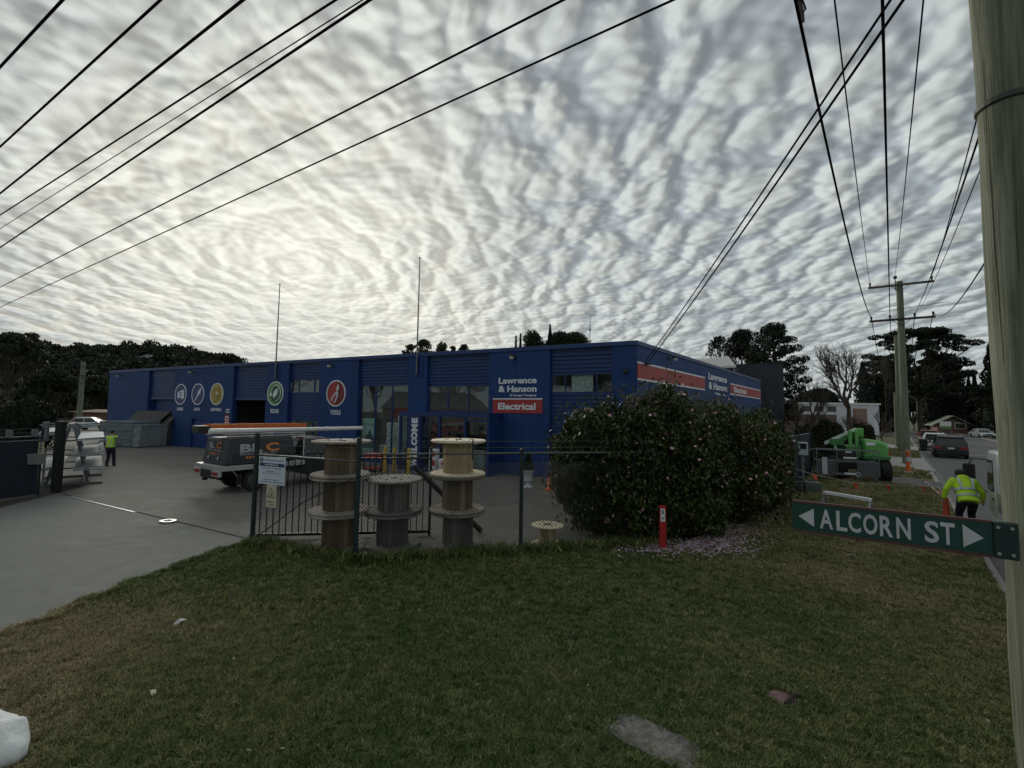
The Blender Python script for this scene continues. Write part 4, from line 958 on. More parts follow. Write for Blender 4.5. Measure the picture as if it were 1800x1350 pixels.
p = kerb_car(1673, 806); car('suv', 'black suv parked at the kerb seen from behind, nearest of the parked row', p+S*2.3, SH, 4.6, 1.9, 1.70, paint('black_paint', (.008, .009, .012)))
p = kerb_car(1646, 793); car('suv', 'white suv parked in front of the black one', p+S*2.2, SH, 4.4, 1.85, 1.66, paint('white_car_paint', (.62, .63, .64)))
p = kerb_car(1634, 781); car('suv', 'red suv parked furthest along the kerb', p+S*2.2, SH, 4.4, 1.85, 1.66, paint('red_car_paint', (.22, .015, .022)))
p = road_pt(1727, 769); car('sedan', 'silver white sedan facing us across the far side of the road', p, SH+math.pi+R(14), 4.7, 1.82, 1.45, paint('silver_paint', (.50, .52, .53)), 'sedan')
p = gp(122, 757); car('hatchback', 'small white car parked beyond the skip bins', Vector((p.x, p.y+3, .004)), R(20), 4.2, 1.75, 1.5, paint('white_car_paint2', (.7, .71, .72)), 'suv')

# --- ute with canopy
hd = math.atan2(.82, .58); uR = Vector((-10.35, 15.3, .004))
ut = thing('utility_truck', 'charcoal ute with a service canopy on a silver tray parked in the yard', 'ute', uR, hd)
CHAR = mat('canopy_charcoal', (.028, .033, .038), .45, .1, .1, 3); CHARD = mat('canopy_dark', (.014, .016, .019), .45, .1, .1, 3); CABP = paint('cab_charcoal', (.022, .027, .032)); TRAY = mat('tray_aluminium', (.50, .51, .51), .45, .6, .1, 6)
tw = 1.0
mb = MB(); mb.box(0, 2.9, -tw, tw, .90, .96); mb.build('tray', TRAY, ut, bevel=.01)
mb = MB(); mb.box(0, 2.9, tw-.04, tw+.005, .80, .90); mb.box(0, 2.9, -tw-.005, -tw+.04, .80, .90); mb.box(-.006, .05, -tw+.04, tw-.04, .80, .90); mb.build('tray_edge', TRAY, ut)
mb = MB(); mb.beam((-.2+.3, .4, .68), (4.8, .4, .62), .10, .16); mb.beam((.1, -.4, .68), (4.8, -.4, .62), .10, .16); mb.box(-.02, .12, -.5, .5, .52, .80); mb.box(-.12, .0, -.06, .06, .45, .55); mb.build('chassis', DARK, ut)
for s_ in (-1, 1):
    o = Bx(-.05, .06, s_*.72-.26, s_*.72+.26, .62, .80).build('lamp_bracket', TRAY, ut); Bx(-.056, -.04, s_*.72-.21, s_*.72+.21, .66, .76).build('tail_light', LAMPR, o)
# canopy: slightly tapering box with a rear door
cz0, cz1 = .962, 1.86
MB().hexa([(.16, -.95, cz0), (2.55, -.95, cz0), (2.55, .95, cz0), (.16, .95, cz0), (.28, -.84, cz1), (2.50, -.84, cz1), (2.50, .84, cz1), (.28, .84, cz1)]).build('canopy', CHAR, ut, bevel=.06, seg=3, smooth=50)
def cside(x0, x1, f0, f1, s_=-1, off=.012):
    def P(x, f): return (x, s_*(.95-.11*f+off), cz0+(cz1-cz0)*f)
    return [P(x0, f0), P(x1, f0), P(x1, f1), P(x0, f1)]
for s_ in (-1, 1):
    q = cside(.42, 2.4, .06, .42, s_); q2 = cside(.42, 2.4, .06, .42, s_, 0); MB().hexa(q+q2).build('side_locker', CHARD, ut)
MB().hexa([(.175, -.70, cz0+.06), (.175, .70, cz0+.06), (.20, .70, cz0+.06), (.20, -.70, cz0+.06), (.262, -.62, cz1-.10), (.262, .62, cz1-.10), (.30, .62, cz1-.10), (.30, -.62, cz1-.10)]).build('rear_door', CHARD, ut, bevel=.02)
# lettering on the canopy side (right) and rear
def side_text(txt, x0, x1, f0, f1, m_, bold=.04):
    mb = MB(); text(mb, txt, 0, x1-x0, 0, 1, 0, .004, bold)
    vv = []
    for v in mb.v: vv.append((x0+v[0], -(.95-.11*(f0+(f1-f0)*v[2])+.014)+v[1], cz0+(cz1-cz0)*(f0+(f1-f0)*v[2])))
    mb.v = vv; return mb.build('lettering', m_, ut)
GREYL = mat('grey_decal', (.34, .37, .40), .5, 0, .1, 4); ORNG = mat('orange_decal', (.62, .20, .05), .5, 0, .1, 4)
side_text('BL', .62, 1.36, .46, .78, GREYL); side_text('C', 1.48, 1.95, .46, .80, ORNG); side_text('ELECTRICAL', .62, 1.9, .37, .43, GREYL, .02); side_text('0455 3', .80, 1.75, .22, .33, ORNG, .02)
def rear_text(txt, y0, y1, f0, f1, m_, bold=.03):
    mb = MB(); text(mb, txt, 0, y1-y0, 0, 1, 0, .004, bold)
    mb.v = [(.172+.088*(f0+(f1-f0)*v[2])+v[1]-.004, y1-v[0], cz0+(cz1-cz0)*(f0+(f1-f0)*v[2])) for v in mb.v]; return mb.build('lettering', m_, ut)
rear_text('BL', .08, .52, .60, .82, GREYL); rear_text('C', -.40, -.06, .60, .84, ORNG); rear_text('ELECTRICAL', -.46, .52, .50, .56, GREYL, .015); rear_text('0455 3', -.34, .40, .36, .44, ORNG, .015)
mb = MB()
for y in (-.38, .38): mb.tube([(.16, y, cz0+.14), (.14, y, cz0+.2), (.17, y, cz0+.27)], .02, 6)
mb.build('door_latch', GALV, ut)
# racks
mb = MB()
for s_ in (-1, 1):
    for z in (1.93, 2.01): mb.tube([(.22, s_*.86, z), (2.9, s_*.86, z)], .022, 6)
    for x in (.3, 1.0, 1.7, 2.4): mb.tube([(x, s_*.84, cz1-.02), (x, s_*.86, 2.02)], .018, 6)
for x in (.3, 1.0, 1.7, 2.4): mb.tube([(x, -.86, 1.98), (x, .86, 1.98)], .02, 6)
mb.tube([(2.95, -.80, .97), (2.95, -.80, 1.98), (2.95, .80, 1.98), (2.95, .80, .97)], .03, 8); mb.build('ladder_rack', GALV, ut, smooth=50)
# cab
hx = 2.98
MB().prism([(hx, .45), (hx, 1.12), (hx+1.45, 1.10), (hx+2.35, 1.02), (hx+2.55, .80), (hx+2.55, .45), (hx+2.3, .38), (hx+.1, .38)], -.88, .88).build('cab_body', CABP, ut, bevel=.08, seg=3, smooth=50)
cb = [(hx+.02, -.82, 1.10), (hx+1.60, -.82, 1.10), (hx+1.60, .82, 1.10), (hx+.02, .82, 1.10), (hx+.10, -.66, 1.74), (hx+.95, -.66, 1.74), (hx+.95, .66, 1.74), (hx+.10, .66, 1.74)]
MB().hexa(cb).build('glasshouse', VGL, ut, bevel=.02); MB().hexa([(hx+.04, -.70, 1.72), (hx+1.02, -.70, 1.72), (hx+1.02, .70, 1.72), (hx+.04, .70, 1.72), (hx+.14, -.58, 1.80), (hx+.88, -.58, 1.80), (hx+.88, .58, 1.80), (hx+.14, .58, 1.80)]).build('roof', CABP, ut, bevel=.03)
for k in range(4): MB().beam(cb[k], cb[k+4], .08, .06).build('pillar', CABP, ut)
for s_ in (-1, 1): Bx(hx+1.25, hx+1.42, s_*1.02-.10, s_*1.02+.10, 1.12, 1.34).build('mirror', DARK, ut, bevel=.03)
for x in (1.15, 4.35):
    for s_ in (-1, 1): wheel(ut, x, s_*.78, .38, .25, s_)
for s_ in (-1, 1): MB().beam((.55, s_*.95, .60), (.35, s_*.95, .84), .03, .02).build('mudguard_stay', GALV, ut); Bx(.66, .70, s_*.78-.16, s_*.78+.16, .28, .66).build('mudflap', DARK, ut)
def uw(x, y, z): return uR+Vector((math.cos(hd)*x-math.sin(hd)*y, math.sin(hd)*x+math.cos(hd)*y, z))
s_ = thing('pipe_carrier', 'long white plastic pipe carrier strapped on the ute rack', 'pipe', uw(0, 0, 0), hd)
mb = MB(); mb.tube([(-.25, -.72, 2.115), (1.55, -.72, 2.115), (1.56, -.72, 2.115), (5.6, -.72, 2.115)], [.085, .085, .08, .08], 16); mb.build('tube', mat('pvc_white', (.70, .71, .70), .4, 0, .05, 4), s_, smooth=40)
mb = MB()
for a, b in ((-.27, .15), (3.9, 3.95)): mb.tube([(a, -.72, 2.115), (b, -.72, 2.115)], .095, 16)
mb.build('end_cap', MATS['pvc_white'], s_, smooth=40)
s_ = thing('folded_ladder', 'orange fibreglass ladder folded on the ute rack behind the white pipe', 'ladder', uw(0, 0, 0), hd)
ORL = mat('ladder_orange', (.52, .12, .025), .5, 0, .15, 5)
mb = MB()
for y in (.05, .48): mb.box(.0, 3.4, y-.02, y+.02, 2.00, 2.14)
mb.box(.0, 3.4, -.12, -.07, 2.10, 2.33); mb.box(0, 3.4, .50, .54, 2.10, 2.33); mb.build('stile', ORL, s_)
mb = MB()
for k in range(11): mb.box(.15+k*.3, .19+k*.3, .07, .46, 2.05, 2.09)
mb.build('rung', GALV, s_)
mb = MB(); mb.box(-.35, .0, -.1, .55, 2.04, 2.28); mb.build('ladder_foot', DARK, s_, bevel=.03)

# --- light truck at the kerb, mostly behind the near pole
def on_line(px, v):
    d = ray(px, 800); a = K0+N*v; k = d.x/d.y; t = (k*a.y-a.x)/(S.x-k*S.y); return t
uf = on_line(1730, .35)
tr = thing('light_truck', 'white light truck parked at the kerb half hidden by the near power pole', 'truck', st(uf, .35+1.0, -.125), SH)
TRW = paint('truck_white', (.60, .63, .65), .35)
MB().prism([(0, .55), (-.02, 1.25), (-.22, 2.14), (-.40, 2.26), (-1.75, 2.28), (-1.8, .55)], -.98, .98).build('cab', TRW, tr, bevel=.07, seg=3, smooth=50)
for s_ in (-1, 1):
    MB().prism([(-.16, 1.28), (-.34, 2.02), (-1.15, 2.04), (-1.15, 1.28)], s_*.985-.006, s_*.985+.006).build('side_window', GLASSD, tr); Bx(-1.12, -1.0, s_*.99-.012, s_*.99+.012, 1.10, 1.14).build('door_handle', DARK, tr)
    Bx(.08, .20, s_*1.28-.12, s_*1.28+.12, 1.42, 1.86).build('mirror', DARK, tr, bevel=.04); MB().tube([(-.12, s_*.98, 2.0), (.10, s_*1.22, 2.0), (.14, s_*1.28, 1.84)], .014, 6).build('mirror_arm', DARK, tr); MB().tube([(.14, s_*1.28, 1.44), (.10, s_*1.2, 1.25), (-.12, s_*.98, 1.18)], .014, 6).build('mirror_stay', DARK, tr)
    Bx(-.1, .02, s_*.80-.16, s_*.80+.16, .70, .9).build('headlight', LAMPW, tr, bevel=.02)
Bx(-.02, .03, -.8, .8, 1.30, 1.31).build('wiper', DARK, tr)
mb = MB(); mb.box(-5.6, -1.9, -1.02, 1.02, .95, 1.05); mb.box(-5.6, -1.9, -1.02, -.98, 1.05, 1.40); mb.box(-5.6, -1.9, .98, 1.02, 1.05, 1.40); mb.box(-1.95, -1.9, -.98, .98, 1.05, 1.9); mb.build('tray', GALV, tr)
mb = MB(); mb.box(-5.5, -.3, -.45, -.35, .55, .80); mb.box(-5.5, -.3, .35, .45, .55, .80); mb.build('chassis', DARK, tr)
for x in (-.85, -4.4):
    for s_ in (-1, 1): wheel(tr, x, s_*.82, .38, .24, s_)

# ---------------------------------------------------------------- green boom lift on the verge
bp = gp(1488, 846); bl = thing('boom_lift', 'green self propelled boom lift with a grey basket parked on the verge', 'boom lift', Vector((bp.x, bp.y, .004)), R(-26))
LG = paint('lift_green', (.10, .36, .075), .4); LGD = paint('lift_green_dark', (.035, .17, .04), .4); LGR = mat('lift_grey', (.07, .08, .085), .5, .1, .1, 5)
# local: x right, y away
XS = .68
def bX(o): o.scale.x = XS; return o
mb = MB(); mb.box(-.2, 2.3, 1.1, 2.3, .45, .80); bX(mb.build('chassis', DARK, bl, bevel=.04))
for x, y in ((1.62, .95), (1.72, 2.6), (.0, 1.0), (.0, 2.6)):
    t = MB(); rr = .47; t.lathe([(rr*.55, -.19), (rr*.94, -.19), (rr, -.14), (rr, .14), (rr*.94, .19), (rr*.55, .19)], 26); o = t.build('wheel', RUBBER, bl, loc=(x, y, rr), rot=(R(90), 0, R(90)), smooth=30)
    mb = MB()
    for k in range(18):
        a = 2*math.pi*k/18
        for sgn in (-1, 1): mb.beam((math.cos(a)*rr, math.sin(a)*rr, sgn*.02), (math.cos(a+.16)*rr, math.sin(a+.16)*rr, sgn*.17), .05, .04, up=(math.cos(a), math.sin(a), 0))
    mb.build('tread', RUBBER, o)
mb = MB(); mb.lathe([(.55, .80), (.60, .84), (.60, .92), (.5, .95)], 20, (1.3, 1.8, 0)); bX(mb.build('slew_ring', DARK, bl))
mb = MB(); mb.prism([(1.25, .98), (2.30, .98), (2.55, 1.08), (2.62, 1.55), (2.50, 1.72), (2.20, 1.84), (1.45, 1.90), (1.25, 1.85)], .75, 2.0); bX(mb.build('engine_cover', LG, bl, bevel=.14, seg=4, smooth=60))
mb = MB(); mb.prism([(1.2, .95), (2.58, .95), (2.68, 1.05), (2.68, 1.18), (1.2, 1.18)], .70, 2.05); bX(mb.build('counterweight', LGD, bl, bevel=.05, smooth=50))
mb = MB(); mb.box(.3, 1.2, 1.0, 2.1, .98, 1.55); bX(mb.build('turret', LGD, bl, bevel=.05))
MB().ring(.40, 1.25, .15, .10, .985, 1.0, 16).build('fuel_cap', DARK, bl)
mb = MB(); mb.beam((.62, 1.2, 1.0), (.62, 1.2, 2.28), .16, .20); mb.beam((.98, 1.2, 1.0), (.98, 1.2, 2.28), .16, .20); bX(mb.build('mast', LG, bl, bevel=.02))
mb = MB(); mb.beam((1.35, 1.75, 2.25), (-.25, 1.75, 1.72), .30, .30); bX(mb.build('boom', LG, bl, bevel=.03)); mb = MB(); mb.beam((1.05, 1.52, 2.34), (-.8, 1.52, 1.60), .10, .14); bX(mb.build('boom_link', mat('lift_pale', (.55, .62, .55), .4), bl)); mb = MB(); mb.box(1.0, 1.5, 1.45, 2.0, 1.95, 2.38); bX(mb.build('boom_knuckle', LG, bl, bevel=.06))
mb = MB(); mb.beam((-.25, 1.7, 1.72), (-.3, .5, 1.15), .16, .16); mb.box(-.5, .3, 1.3, 1.6, 1.55, 1.85); bX(mb.build('jib', LGD, bl, bevel=.02))
# basket
bk = MB(); bx0, bx1, by0, by1, bz = -1.15, 1.15, -.25, .50, .28
bk.box(bx0, bx1, by0, by1, bz, bz+.05); basket = bk.build('basket_floor', LGR, bl)
mb = MB()
for z in (bz+.62, bz+1.12): mb.tube([(bx0, by0, z), (bx1, by0, z), (bx1, by1, z), (bx0, by1, z), (bx0, by0, z)], .022, 6)
mb.tube([(bx0-.25, by0-.1, bz+1.05), (bx0-.32, by0+.1, bz+1.06), (bx0, by1, bz+1.1)], .022, 6)
for x, y in ((bx0, by0), (-.38, by0), (.38, by0), (bx1, by0), (bx1, by1), (bx0, by1)): mb.tube([(x, y, bz), (x, y, bz+1.12)], .022, 6)
mb.build('guard_rail', GALVD, bl, smooth=50)
mb = MB(); mb.box(.42, bx1-.02, by0+.002, by0+.012, bz+.05, bz+.60); mb.box(bx0+.02, -.42, by0+.002, by0+.012, bz+.05, bz+.60); mb.box(bx1-.012, bx1-.002, by0+.03, by1-.03, bz+.05, bz+.60); mb.build('infill_mesh', LGR, bl)
Bx(-.40, .35, by0+.05, by0+.30, bz+.85, bz+1.15).build('control_box', DARK, bl, bevel=.03); Bx(-.05, .18, by0+.03, by0+.045, bz+1.02, bz+1.12).build('decal', SIGNW, bl)
Bx(-.14, .34, by0-.03, by0-.018, bz+.76, bz+.83).build('decal', SIGNW, bl); Bx(-.12, .30, by0-.03, by0-.018, bz+.06, bz+.13).build('decal', SIGNW, bl); Bx(-.95, -.75, by0-.04, by0-.025, bz+.02, bz+.78).build('tube_holder', mat('pvc_grey', (.45, .48, .50), .5), bl)
MB().ring(.38, bz+.08, .10, .06, by0-.05, by0-.03, 16).build('hook_ring', GALV, bl); bX(Bx(1.35, 1.85, .72, .745, 1.62, 1.76).build('decal', SIGNW, bl))

# ---------------------------------------------------------------- people
SKIN = mat('skin', (.42, .26, .19), .6, 0, .1, 9); HIVIS = mat('hi_vis_yellow', (.50, .80, .03), .75, 0, .12, 9, bump=.4, bscale=14); REFL = mat('reflective_band', (.42, .50, .50), .35, .2, .1, 20); NAVYT = mat('navy_trousers', (.012, .014, .026), .85, 0, .2, 9, bump=.3); BOOT = mat('boot_black', (.012, .011, .010), .6, 0, .2, 9); HAIR = mat('dark_hair', (.014, .012, .012), .7, 0, .2, 20); GREYSL = mat('grey_sleeve', (.10, .12, .12), .8, 0, .2, 9)
def fuse(o, vox, sm=6):
    r_ = o.modifiers.new('remesh', 'REMESH'); r_.mode = 'VOXEL'; r_.voxel_size = vox; r_.use_smooth_shade = True
    s_ = o.modifiers.new('smooth', 'SMOOTH'); s_.iterations = sm; s_.factor = .5; return o
def hand(mb, wr, d, side):
    d = Vector(d).normalized(); ax = Vector((side, 0, 0)); up_ = d.cross(ax).normalized(); pm = Vector(wr)+d*.05
    mb.ball(Vector(wr)+d*.045, (.040, .030, .048), 10, 8)
    for k, (o_, l) in enumerate(((-.030, .075), (-.010, .085), (.010, .080), (.029, .065))):
        b = Vector(wr)+d*.075+up_*o_; mb.tube([b, b+d*l*.55+ax*.004*-side, b+d*l*.9-ax*.02*side], [.0105, .0095, .007], 6)
    b = Vector(wr)+d*.03-up_*.04; mb.tube([b, b+d*.03-up_*.022, b+d*.065-up_*.024], [.012, .011, .008], 6)
def person(label, loc, rz, lean, arms, legs, head_tilt, coat, hat):
    """faces +y; lean = forward bend of the trunk; arms/legs = joint positions"""
    p = thing('person', label, 'person', loc, rz)
    hip = Vector((0, 0, .92)); M = Matrix.Rotation(-lean, 3, 'X')
    def T(x, y, z): return hip+M @ Vector((x, y, z-.92))
    b = MB()
    b.loft([(T(0, 0, .88), .155, .11, -lean), (T(0, .01, 1.05), .14, .10, -lean), (T(0, .01, 1.25), .165, .115, -lean), (T(0, 0, 1.40), .17, .10, -lean), (T(0, 0, 1.46), .07, .06, -lean)])
    hc = T(0, .02+head_tilt*.05, 1.64); b.tube([T(0, 0, 1.42), hc-Vector((0, 0, .06))], [.058, .052], 10)
    b.ball(hc, (.076, .098, .118), 16, 12); b.ball(hc+M @ Vector((0, .098, -.02)), (.016, .022, .026), 8, 6); b.ball(hc+M @ Vector((.076, 0, -.01)), (.012, .024, .034), 8, 6); b.ball(hc+M @ Vector((-.076, 0, -.01)), (.012, .024, .034), 8, 6); b.ball(hc+M @ Vector((0, .07, -.085)), (.04, .035, .03), 8, 6)
    J = MB(); Tr = MB(); Sl = MB(); B2 = MB()
    for s_, (el, wr) in zip((-1, 1), arms):
        sh = T(s_*.19, 0, 1.41); el = Vector(el); wr = Vector(wr)
        b.tube([sh, sh.lerp(el, .5), el, el.lerp(wr, .4), wr], [.055, .047, .042, .042, .028], 10); hand(b, wr, wr-el, -s_)
        (J if coat else Sl).tube([sh, sh.lerp(el, .4), el, el.lerp(wr, .5), wr.lerp(el, .04)], [.082, .072, .064, .058, .054], 12); J.ball(sh, .078)
        if not coat: J.tube([sh, sh.lerp(el, .16)], [.085, .078], 12)
    for s_, (kn, an) in zip((-1, 1), legs):
        hp = Vector((s_*.095, 0, .90)); kn = Vector(kn); an = Vector(an)
        b.tube([hp, hp.lerp(kn, .4), kn, kn.lerp(an, .3), an], [.085, .078, .055, .056, .038], 12)
        Tr.tube([hp+Vector((0, 0, .04)), hp.lerp(kn, .4), kn, kn.lerp(an, .35), an+Vector((0, 0, .05))], [.112, .098, .076, .074, .070], 12)
        B2.ball(an+Vector((0, .045, -.035)), (.048, .125, .045), 12, 8); B2.tube([an+Vector((0, -.01, .10)), an+Vector((0, -.01, -.05))], [.058, .055], 10); b.ball(an+Vector((0, .05, -.04)), (.04, .11, .035), 10, 6)
    Tr.loft([(Vector((0, 0, .80)), .17, .12, 0), (T(0, 0, 1.0), .165, .125, -lean)], 14)
    fuse(b.build('body', SKIN, p), .011, 4); fuse(Tr.build('trousers', NAVYT, p), .016, 5)
    o = fuse(B2.build('boots', BOOT, p), .012, 3)
    hem = .82 if coat else .92
    J.loft([(T(0, 0, hem), .205, .155, -lean), (T(0, .01, 1.05), .19, .145, -lean), (T(0, .01, 1.25), .205, .155, -lean), (T(0, 0, 1.39), .205, .135, -lean), (T(0, 0, 1.475), .10, .085, -lean)], 18)
    if coat: J.loft([(T(0, -.03, 1.42), .13, .11, -lean), (T(0, -.05, 1.50), .12, .10, -lean), (T(0, -.02, 1.545), .08, .07, -lean)], 14)
    fuse(J.build('jacket' if coat else 'vest', HIVIS, p), .015, 4)
    if not coat: fuse(Sl.build('sleeves', GREYSL, p), .014, 4)
    for z in ((.98, 1.14) if coat else (1.02,)):
        m_ = MB(); c0 = T(0, .01, z); n = 28; o0 = len(m_.v)
        for dz, rr in ((-.03, 1.0), (.03, 1.0)):
            for j in range(n):
                a = 2*math.pi*j/n; m_.v.append(tuple(T(.208*math.cos(a), .01+.163*math.sin(a), z+dz)))
        m_.f = [(j, (j+1) % n, n+(j+1) % n, n+j) for j in range(n)]; m_.build('reflective_band', REFL, p, smooth=60)
    for s_ in (-1, 1):
        m_ = MB(); pts = [T(s_*.10, -.150, 1.12), T(s_*.115, -.163, 1.25), T(s_*.125, -.150, 1.38), T(s_*.13, -.07, 1.475), T(s_*.13, .06, 1.46), T(s_*.12, .14, 1.36), T(s_*.11, .165, 1.22)]
        V_ = []
        for q in pts: V_ += [q+Vector((-.025, 0, .004)), q+Vector((.025, 0, .004))]
        m_.add(V_, [(2*i, 2*i+1, 2*i+3, 2*i+2) for i in range(len(pts)-1)]); m_.build('reflective_brace', REFL, p, smooth=60)
    hm = MB(); hm.ball(hc+M @ Vector((0, -.018, .022)), (.086, .100, .108), 16, 10); o = fuse(hm.build('hair', HAIR, p), .012, 2)
    if hat:
        m_ = MB(); m_.ball(hc+M @ Vector((0, -.01, .05)), (.098, .118, .085), 18, 10); m_.loft([(hc+M @ Vector((0, .07, .035)), .085, .12, -lean), (hc+M @ Vector((0, .07, .05)), .085, .12, -lean)], 16); m_.build('beanie', HAIR, p, smooth=60)
    return p
pp = gp(192, 820)
person('person in a yellow hi-vis vest and dark trousers walking away across the yard', Vector((pp.x, pp.y, .004)), R(8), R(4), (((-.30, -.02, 1.16), (-.33, .12, .98)), ((.30, -.04, 1.14), (.32, .05, .90))), (((-.10, .06, .50), (-.11, -.02, .085)), ((.10, .10, .50), (.11, .12, .085))), 0, False, False)
pp = gp(1690, 949); pp = Vector((11.35, 11.15, 0))
person('person in a yellow hi-vis jacket and dark cap stooping behind the street sign', Vector((pp.x, pp.y, .004)), R(-30), R(34), (((-.33, .26, 1.10), (-.37, .32, .84)), ((.33, .24, 1.08), (.37, .36, .86))), (((-.13, .20, .50), (-.14, .02, .085)), ((.13, .30, .52), (.15, .26, .085))), 1, True, True)
# ---------------------------------------------------------------- left side: screened fence, gate post, rack, bins
SHADE = mat('shade_cloth', (.008, .013, .024), .85, 0, .25, 20, bump=.3, bscale=120)
LP = gp(98, 866); LF = gp(-160, 905)
fe2 = thing('screen_fence', 'dark shade cloth fence left of the driveway gate', 'fence')
dL = (LF-LP).normalized(); LL = (LF-LP).length
htop = at(40, 772, (LP+dL*2).y).z
A = LP+dL*.55
mb = MB(); n = 40; V = []; F = []
for i in range(n+1):
    q = A+dL*((LL-.55)*i/n); w_ = .02*math.sin(i*1.7); V += [(q.x, q.y+w_, .05), (q.x, q.y-w_, htop-.10)]
F = [(2*i, 2*i+2, 2*i+3, 2*i+1) for i in range(n)]; mesh_np('shade_screen', V, F, SHADE, fe2)
for k in range(5):
    q = A+dL*(k*2.6); MB().cyl((q.x, q.y+.05, -.02), (q.x, q.y+.05, htop+.28), .035, n=10).build('post', BLACK, fe2, smooth=50)
for z in (htop, htop-.13): MB().cyl((A.x, A.y+.02, z), (LF.x, LF.y+.02, z), .022, n=8).build('rail', GALVD, fe2, smooth=50)
for z in (htop+.12, htop+.24): MB().cyl((A.x, A.y+.05, z), (LF.x, LF.y+.05, z), .004, n=4).build('barbed_strand', BARB, fe2)
for px in (60, 15):
    q = seg_x(px, LP, LF); Bx(-.10, .10, -.02, .02, 0, .24).build('bracket', GALVD, fe2, loc=(q.x, q.y-.03, htop-.02))
gpst = thing('gate_post', 'thick black square gate post left of the driveway', 'gate post', LP)
zt_ = at(103, 744, LP.y).z
Bx(-.10, .10, -.10, .10, -.02, zt_).build('post', BLACK, gpst, bevel=.01); Bx(-.13, .13, -.13, .13, zt_, zt_+.06).build('cap', BLACK, gpst)
MB().tube([(-.45, -.25, .0), (-.45, -.25, 1.5), (-.20, -.25, 1.5), (-.20, -.25, .0)], .03, 8).build('guide_hoop', GALVD, gpst, smooth=50); Bx(-.42, -.24, -.22, -.12, 1.7, 2.35).build('gate_roller', GALVD, gpst, bevel=.03)
lb = seg_x(70, LP, LF)+Vector((.0, -.12, 0)); s_ = thing('letterbox', 'grey plastic letterbox fixed to the shade cloth fence', 'letterbox', lb, R(12))
zl0, zl1 = at(70, 816, lb.y).z, at(70, 799, lb.y).z
MB().hexa([(-.20, -.16, zl0), (.20, -.16, zl0), (.20, .08, zl0), (-.20, .08, zl0), (-.25, -.20, zl1), (.25, -.20, zl1), (.25, .08, zl1), (-.25, .08, zl1)]).build('box', mat('letterbox_grey', (.20, .21, .21), .6), s_, bevel=.015); Bx(-.26, .26, -.21, .08, zl1+.001, zl1+.03).build('lid', MATS['letterbox_grey'], s_)
zz0, zz1 = at(74, 799, lb.y).z, at(76, 777, lb.y).z
s_ = thing('number_plate_board', 'narrow cream number board above the letterbox', 'sign', lb+Vector((.12, .02, 0)), R(12)); Bx(-.07, .07, 0, .02, zz0+.04, zz1).build('board', mat('cream_board', (.50, .42, .26), .6, 0, .1, 6), s_)
mb = MB()
for k in range(5): mb.box(-.035, .035, -.006, -.001, zz0+.08+k*.085, zz0+.13+k*.085)
mb.build('print', INK, s_)
# steel sheet rack
rk = gp(131, 853); s_ = thing('steel_rack', 'grey A frame steel rack holding sheet metal by the gate', 'rack', rk, R(43))
RK = mat('rack_grey', (.13, .145, .155), .5, .4, .15, 7); mb = MB(); rh = at(130, 748, rk.y).z
for y in (0, 2.6):
    for sx in (-1, 1): mb.beam((sx*.55-.2, y, .03), (sx*.08-.2, y, rh), .09, .09)
    mb.box(-.95, .75, y-.05, y+.05, .01, .09)
    for z in (.62, 1.1, 1.62, 2.1): mb.beam((-.2, y, z), (.72, y, z+.10), .05, .05); mb.beam((-.2, y, z), (-1.0, y, z+.10), .05, .05)
mb.box(-.7, -.6, .05, 2.55, .02, .08); mb.box(.2, .3, .05, 2.55, .02, .08); mb.box(-.25, -.15, -.1, 2.7, rh, rh+.07); mb.build('frame', RK, s_)
SHT = mat('sheet_pale', (.50, .53, .54), .4, .3, .1, 4); SHT2 = mat('sheet_grey', (.22, .26, .28), .45, .4, .15, 4)
def rsheet(lab, x0, x1, z, m_, th=.03, sl=.05):
    q = thing('metal_sheet', lab, 'metal sheet', rk, R(43), 'sheets on the steel rack'); y0, y1 = -1.1, 3.4
    MB().hexa([(x0, y0, z), (x1, y0, z+sl), (x1, y1, z+sl), (x0, y1, z), (x0, y0, z+th), (x1, y0, z+sl+th), (x1, y1, z+sl+th), (x0, y1, z+th)]).build('sheet', m_, q)
    Bx(x0, x1, y0-.01, y0-.001, z-.05, z+.0).build('folded_edge', m_, q)
rsheet('bright white sheet on the upper arms of the steel rack', .0, .70, 1.72, SHT); rsheet('pale sheet on the left upper arm of the steel rack', -.95, -.30, 1.95, SHT); rsheet('dull grey sheet on the middle arms of the steel rack', -.1, .66, 1.18, SHT2); rsheet('narrow white bar on the middle right arm of the steel rack', .60, .72, 1.24, SHT, .06); rsheet('grey ribbed sheet on the lowest arms of the steel rack', -.05, .70, .68, SHT2, .05); rsheet('white edged sheet on the lower left arm of the steel rack', -.95, -.30, .75, SHT2)
# skip bins
BIN = mat('skip_grey', (.17, .21, .235), .55, .2, .2, 3); BIN2 = mat('skip_pale', (.24, .275, .29), .55, .2, .2, 3)
def skip(label, pos, rz, L, W_, h, m_, lid):
    s_ = thing('skip_bin', label, 'skip bin', pos, rz)
    MB().hexa([(.15, .0, .06), (L-.15, .0, .06), (L-.15, W_, .06), (.15, W_, .06), (0, 0, h), (L, 0, h), (L, W_, h), (0, W_, h)]).build('body', m_, s_)
    mb = MB()
    for z in (.35*h, .68*h): mb.box(.12, L-.12, -.05, -.003, z-.05, z+.05)
    mb.box(-.04, L+.04, -.06, W_+.04, h, h+.07); mb.build('rib', m_, s_)
    if lid: MB().hexa([(.0, W_-.05, h+.08), (L, W_-.05, h+.08), (L, W_+.0, h+.08), (0, W_+.0, h+.08), (.0, W_+.75, h+.85), (L, W_+.75, h+.85), (L, W_+.80, h+.80), (0, W_+.80, h+.80)]).build('open_lid', DARK, s_)
